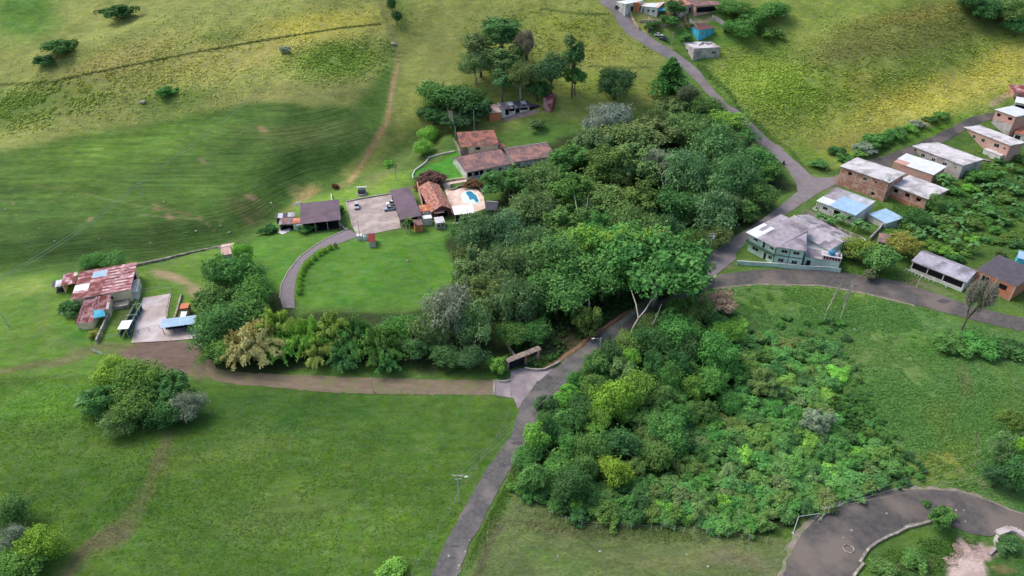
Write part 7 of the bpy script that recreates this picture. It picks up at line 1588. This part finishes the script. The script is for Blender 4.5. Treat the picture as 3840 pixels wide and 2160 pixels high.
# ------------------------------------------------------------------ bananas and palms
BL = mat('banana_leaf', S(92, 140, 74), S(66, 112, 56), scale=1.5, orand=.25, rough=.6); BS = mat('banana_stem', S(120, 124, 74), S(96, 100, 60), scale=2)
def blade(L, w, arch, seg=6):
    b = MB(); vs = []
    for i in range(seg+1):
        t = i/seg; x = L*(t*.95-.25*t**3*arch); z = L*(.75*t-(.75+.35*arch)*t*t); ww = w*math.sin(math.pi*(.08+.9*t))**.6
        vs += [(x, -ww, z-ww*.25), (x, 0, z+.02), (x, ww, z-ww*.25)]
    fs = []
    for i in range(seg): k = i*3; fs += [(k, k+1, k+4, k+3), (k+1, k+2, k+5, k+4)]
    b.add(vs, fs); return b
bl_m = [blade(2.2, .5, a).mesh('leaf', BL, True) for a in (.5, .9, 1.3)]
pl_m = [blade(2.8, .3, a, 7).mesh('frond', mat('palm_frond', S(92, 128, 56), S(74, 104, 46), scale=1, orand=.2), True) for a in (.6, 1.0, 1.5)]
b = MB(); b.tube([(0, 0, -.3), (0, 0, 1.0), (.05, 0, 2.1)], [.2, .16, .08], 7); bst = b.mesh('stem', BS, True)
def leafy(label, px, py, s, ms, stem, h, n, name, cat, group=None, seed=0):
    rr = random.Random(seed); p = hit(*V(px, py), h*.9*s); p.z = gz(p.x, p.y); root = empty(name, label, cat, frame(p, rr.random()*6), group); link('stem' if name != 'palm_tree' else 'trunk', stem, root, Matrix.Scale(s, 4))
    for k in range(n):
        a = 6.283*k/n+rr.uniform(-.3, .3); M4 = Matrix.Translation((0, 0, h*s)) @ Matrix.Rotation(a, 4, 'Z') @ Matrix.Rotation(-rr.uniform(.1, 1.0), 4, 'Y') @ Matrix.Scale(s*rr.uniform(.75, 1.1), 4); link(ms[0].name.split('.')[0] if False else ('leaf' if name != 'palm_tree' else 'frond'), ms[k % 3], root, M4)
BP = [(2105, 545), (2120, 552), (2096, 560), (2140, 548), (2162, 562), (2180, 572), (2150, 568), (2362, 452), (2380, 448), (2372, 462), (2396, 456), (2270, 560), (2292, 572), (2310, 556), (2330, 575), (2352, 585), (2372, 600), (2392, 585), (2340, 560), (2318, 590), (2400, 608),
      (2412, 560), (2436, 540), (2460, 500), (2478, 512), (2496, 498), (2510, 470), (2530, 500), (2550, 480), (2520, 440), (2560, 452), (2500, 420), (2540, 420), (2480, 470), (2560, 520), (2490, 540), (2450, 620), (2520, 560), (2300, 600), (2365, 560), (2060, 550), (2078, 556), (2425, 585), (2385, 530), (2350, 540)]
LM4 = [(2130, 590, 'the white house'), (2380, 470, 'the zinc roof'), (2300, 560, 'the dark green corner tree'), (2375, 555, 'the olive bush'), (2440, 575, 'the moss green bush'), (2520, 430, 'the pink brick house'), (2540, 480, 'the right edge bush'), (2560, 540, 'the right edge of the photo'), (2320, 610, 'the plank shed'), (2420, 640, 'the veranda hall roof')]
for i, (x, y) in enumerate(BP):
    lab = 'banana plant in the garden below the white house' if x < 2200 else 'banana plant beside the brick extension roof' if y < 465 and x < 2400 else 'banana plant on the slope between brick houses and veranda hall'
    lab = near(x, y, LM4, 'banana plant', '')
    leafy(lab, x, y, WR.uniform(1.1, 1.6), bl_m, bst, 2.0, 8, 'banana_plant', 'banana plant', 'banana plants of the village slope', 200+i)
for i, (x, y) in enumerate([(220, 1008), (212, 1016), (1590, 1044)]):
    leafy(['pale banana plant at the left of the big left clump', 'lower banana plant at the left of the big left clump', 'tall palm-like plant in the gap of the lower wood'][i], x, y, 1.5, bl_m, bst, 2.0, 9, 'banana_plant', 'banana plant', None, 300+i)
b = MB(); b.tube([(0, 0, -.5), (.1, 0, 2.5), (0, .1, 4.2)], [.24, .17, .14], 8); pt_ = b.mesh('trunk', PALEB, True)
leafy('palm tree with pale trunk at the lower corner of the carport', 1030, 560, 1.0, pl_m, pt_, 4.2, 16, 'palm_tree', 'palm tree', None, 401)
leafy('second shorter palm beside the carport corner palm', 1022, 568, .8, pl_m, pt_, 4.2, 12, 'palm_tree', 'palm tree', None, 402)
# ------------------------------------------------------------------ tussocks and weeds: uncountable, one object each
def tufts(name, areas, label, c1, c2, seed, size=(.25, .6), hgt=(.2, .55), blades=3, mixc=.12, lift=1.0):
    rng = np.random.default_rng(seed); X, Y, K = [], [], []
    for (cx, cy, rx, ry, rot, n, s) in areas:
        u = rng.normal(0, .5, n)*rx; v = rng.normal(0, .5, n)*ry; cl = (u/rx)**2+(v/ry)**2 < 1.3; u, v, n = u[cl], v[cl], int(cl.sum()); c, s_ = math.cos(R(rot)), math.sin(R(rot))
        gx, gy = cx+u*c-v*s_, cy+u*s_+v*c; px, py = V(gx, gy)
        # intersect with the terrain, vectorised in two fixed-point passes
        dx, dy, dz = rays(px, py); y = np.full(n, 200.0)
        for _ in range(14): z = H(y*dx/dy, y); y = .5*y+.5*((z-CAM_H)/dz*dy)
        X.append(y*dx/dy); Y.append(y); K.append(np.full(n, s))
    X, Y, K = map(np.concatenate, (X, Y, K)); ok = (Y > 60) & (Y < 430); X, Y, K = X[ok], Y[ok], K[ok]; 
    if name == 'wood_undergrowth':
        pu, pv, _ = proj(X, Y, H(X, Y)); pu, pv = pu/1.4907, pv/1.4907; fl_ = [(1120, 590), (1300, 470), (1440, 400), (1500, 330), (1700, 260), (1850, 270), (1960, 380), (2000, 470), (1900, 560), (1760, 670), (1700, 740), (1480, 860), (1350, 925), (1260, 900), (1240, 760), (1140, 700)]
        kk = inpoly(WOOD, pu, pv) | inpoly(FD, pu, pv) | inpoly(fl_, pu, pv); X, Y, K = X[kk], Y[kk], K[kk]
    dens = vnoise(X, Y, .12, seed)*.6+vnoise(X, Y, .5, seed+1)*.4
    ok = dens > .36
    for hp in HARD:
        hx = [q[0] for q in hp]; hy = [q[1] for q in hp]; bb = (X > min(hx)-1) & (X < max(hx)+1) & (Y > min(hy)-1) & (Y < max(hy)+1); ii = np.where(bb)[0]
        if len(ii): inside = inpoly(hp, X[ii], Y[ii]) | (_pdist(X[ii], Y[ii], hx+hx[:1], hy+hy[:1]) < .7); ok[ii[inside]] = False
    X, Y, K = X[ok], Y[ok], K[ok]; Z = H(X, Y); n = len(X)
    ix = np.clip(np.searchsorted(xs, X), 0, len(xs)-1); iy = np.clip(np.searchsorted(ys, Y), 0, len(ys)-1); base = C[iy, ix]
    base = base*(1-mixc)+np.array(c1[:3])*mixc; tone = rng.uniform(.85, 1.5, n)*lift
    V_l, Q_l, R_l, off = [], [], [], 0
    for k in range(blades):
        P = np.stack([X, Y, Z+.02], 1)+rng.normal(size=(n, 3))*np.array([.22, .22, 0])*K[:, None]; P[:, 2] += rng.uniform(.3, 1.0, n)*rng.uniform(*hgt, n)*K*.6
        v, q = leaf_quads(P, np.array([0, 0, 1.0])+rng.normal(size=(n, 3))*.38, rng.uniform(*size, n)*K*.5, rng.uniform(*size, n)*K*.3, rng.uniform(0, 6.28, n), .3)
        V_l.append(v); Q_l.append(q+off); off += len(v); R_l.append(base*(tone*rng.uniform(.9, 1.12, n))[:, None])
    m = MATS.get('tuft')
    if m is None:
        m = bpy.data.materials.new('tuft'); m.use_nodes = True; MATS['tuft'] = m; N_ = m.node_tree.nodes; N_.clear(); o_ = N_.new('ShaderNodeOutputMaterial'); d_ = N_.new('ShaderNodeBsdfDiffuse'); a_ = N_.new('ShaderNodeAttribute'); a_.attribute_name = 'Col'
        t_ = N_.new('ShaderNodeBsdfTranslucent'); x_ = N_.new('ShaderNodeMixShader'); x_.inputs[0].default_value = .3; LL_ = m.node_tree.links
        LL_.new(a_.outputs['Color'], d_.inputs[0]); LL_.new(a_.outputs['Color'], t_.inputs[0]); LL_.new(d_.outputs[0], x_.inputs[1]); LL_.new(t_.outputs[0], x_.inputs[2]); LL_.new(x_.outputs[0], o_.inputs[0])
    me = np_mesh(name, np.concatenate(V_l), np.concatenate(Q_l), None, m); cc = np.concatenate(R_l); at_ = me.attributes.new('Col', 'FLOAT_COLOR', 'FACE'); at_.data.foreach_set('color', np.concatenate([cc, np.ones((len(cc), 1))], 1).astype(np.float32).ravel())
    return link(name, me, kind='stuff', label=label, cat='grass')
tufts('meadow_grass', [(2150, 950, 420, 230, 20, 26000, 1.0), (2450, 1100, 130, 150, 0, 7000, 1.0), (1980, 760, 220, 50, 4, 5000, .9), (2330, 820, 200, 60, 15, 4000, .9), (2400, 520, 190, 110, -20, 6000, 1.7), (2200, 700, 120, 20, 8, 900, 1.0)], 'rough tussock grass of the right-hand meadow', S(94, 146, 78), None, 3, mixc=.4, lift=1.08)
tufts('hill_grass', [(2300, 220, 420, 110, -14, 7000, 1.2), (1950, 210, 190, 90, 8, 5000, 1.3), (2250, 80, 380, 80, -12, 4000, 1.2)], 'tufted yellow green grass of the right-hand hill', S(140, 158, 58), None, 6, size=(.4, .9), hgt=(.1, .35), lift=1.5)
tufts('slope_grass', [(500, 150, 520, 120, -12, 6000, 1.2), (60, 270, 240, 60, -15, 4000, 1.4), (850, 150, 140, 60, -5, 2500, 1.4), (1400, 100, 220, 110, 5, 3500, 1.2)], 'tufted dry grass of the upper left hillside', S(124, 148, 64), None, 8, size=(.4, .9), hgt=(.1, .35), lift=1.6)
tufts('verge_weeds', [(1640, 1335, 330, 30, 3, 1800, .8), (1500, 880, 120, 20, -35, 1500, 1.0), (1420, 905, 70, 20, -20, 1200, 1.0), (1230, 1300, 26, 130, 28, 1500, .8), (2330, 1400, 120, 40, -10, 2500, 1.0), (2080, 1300, 60, 40, -35, 800, 1)], 'weeds and tall grass on the road verges', S(96, 132, 56), None, 11)
tufts('pasture_grass', [(650, 1250, 640, 220, 5, 12000, .6), (150, 1050, 240, 110, 0, 3000, .6)], 'short tufted grass of the lower left pasture', S(84, 124, 46), None, 13, size=(.3, .6), hgt=(.06, .16), lift=1.15)
tufts('wood_undergrowth', [(1650, 1060, 360, 230, 20, 16000, 1.6), (1980, 1090, 250, 160, 25, 14000, 1.5), (1500, 620, 320, 200, 20, 8000, 1.6)], 'leafy undergrowth covering the ground of the woods', S(70, 112, 56), None, 15, size=(.5, 1.1), hgt=(.4, 1.3), mixc=.6)
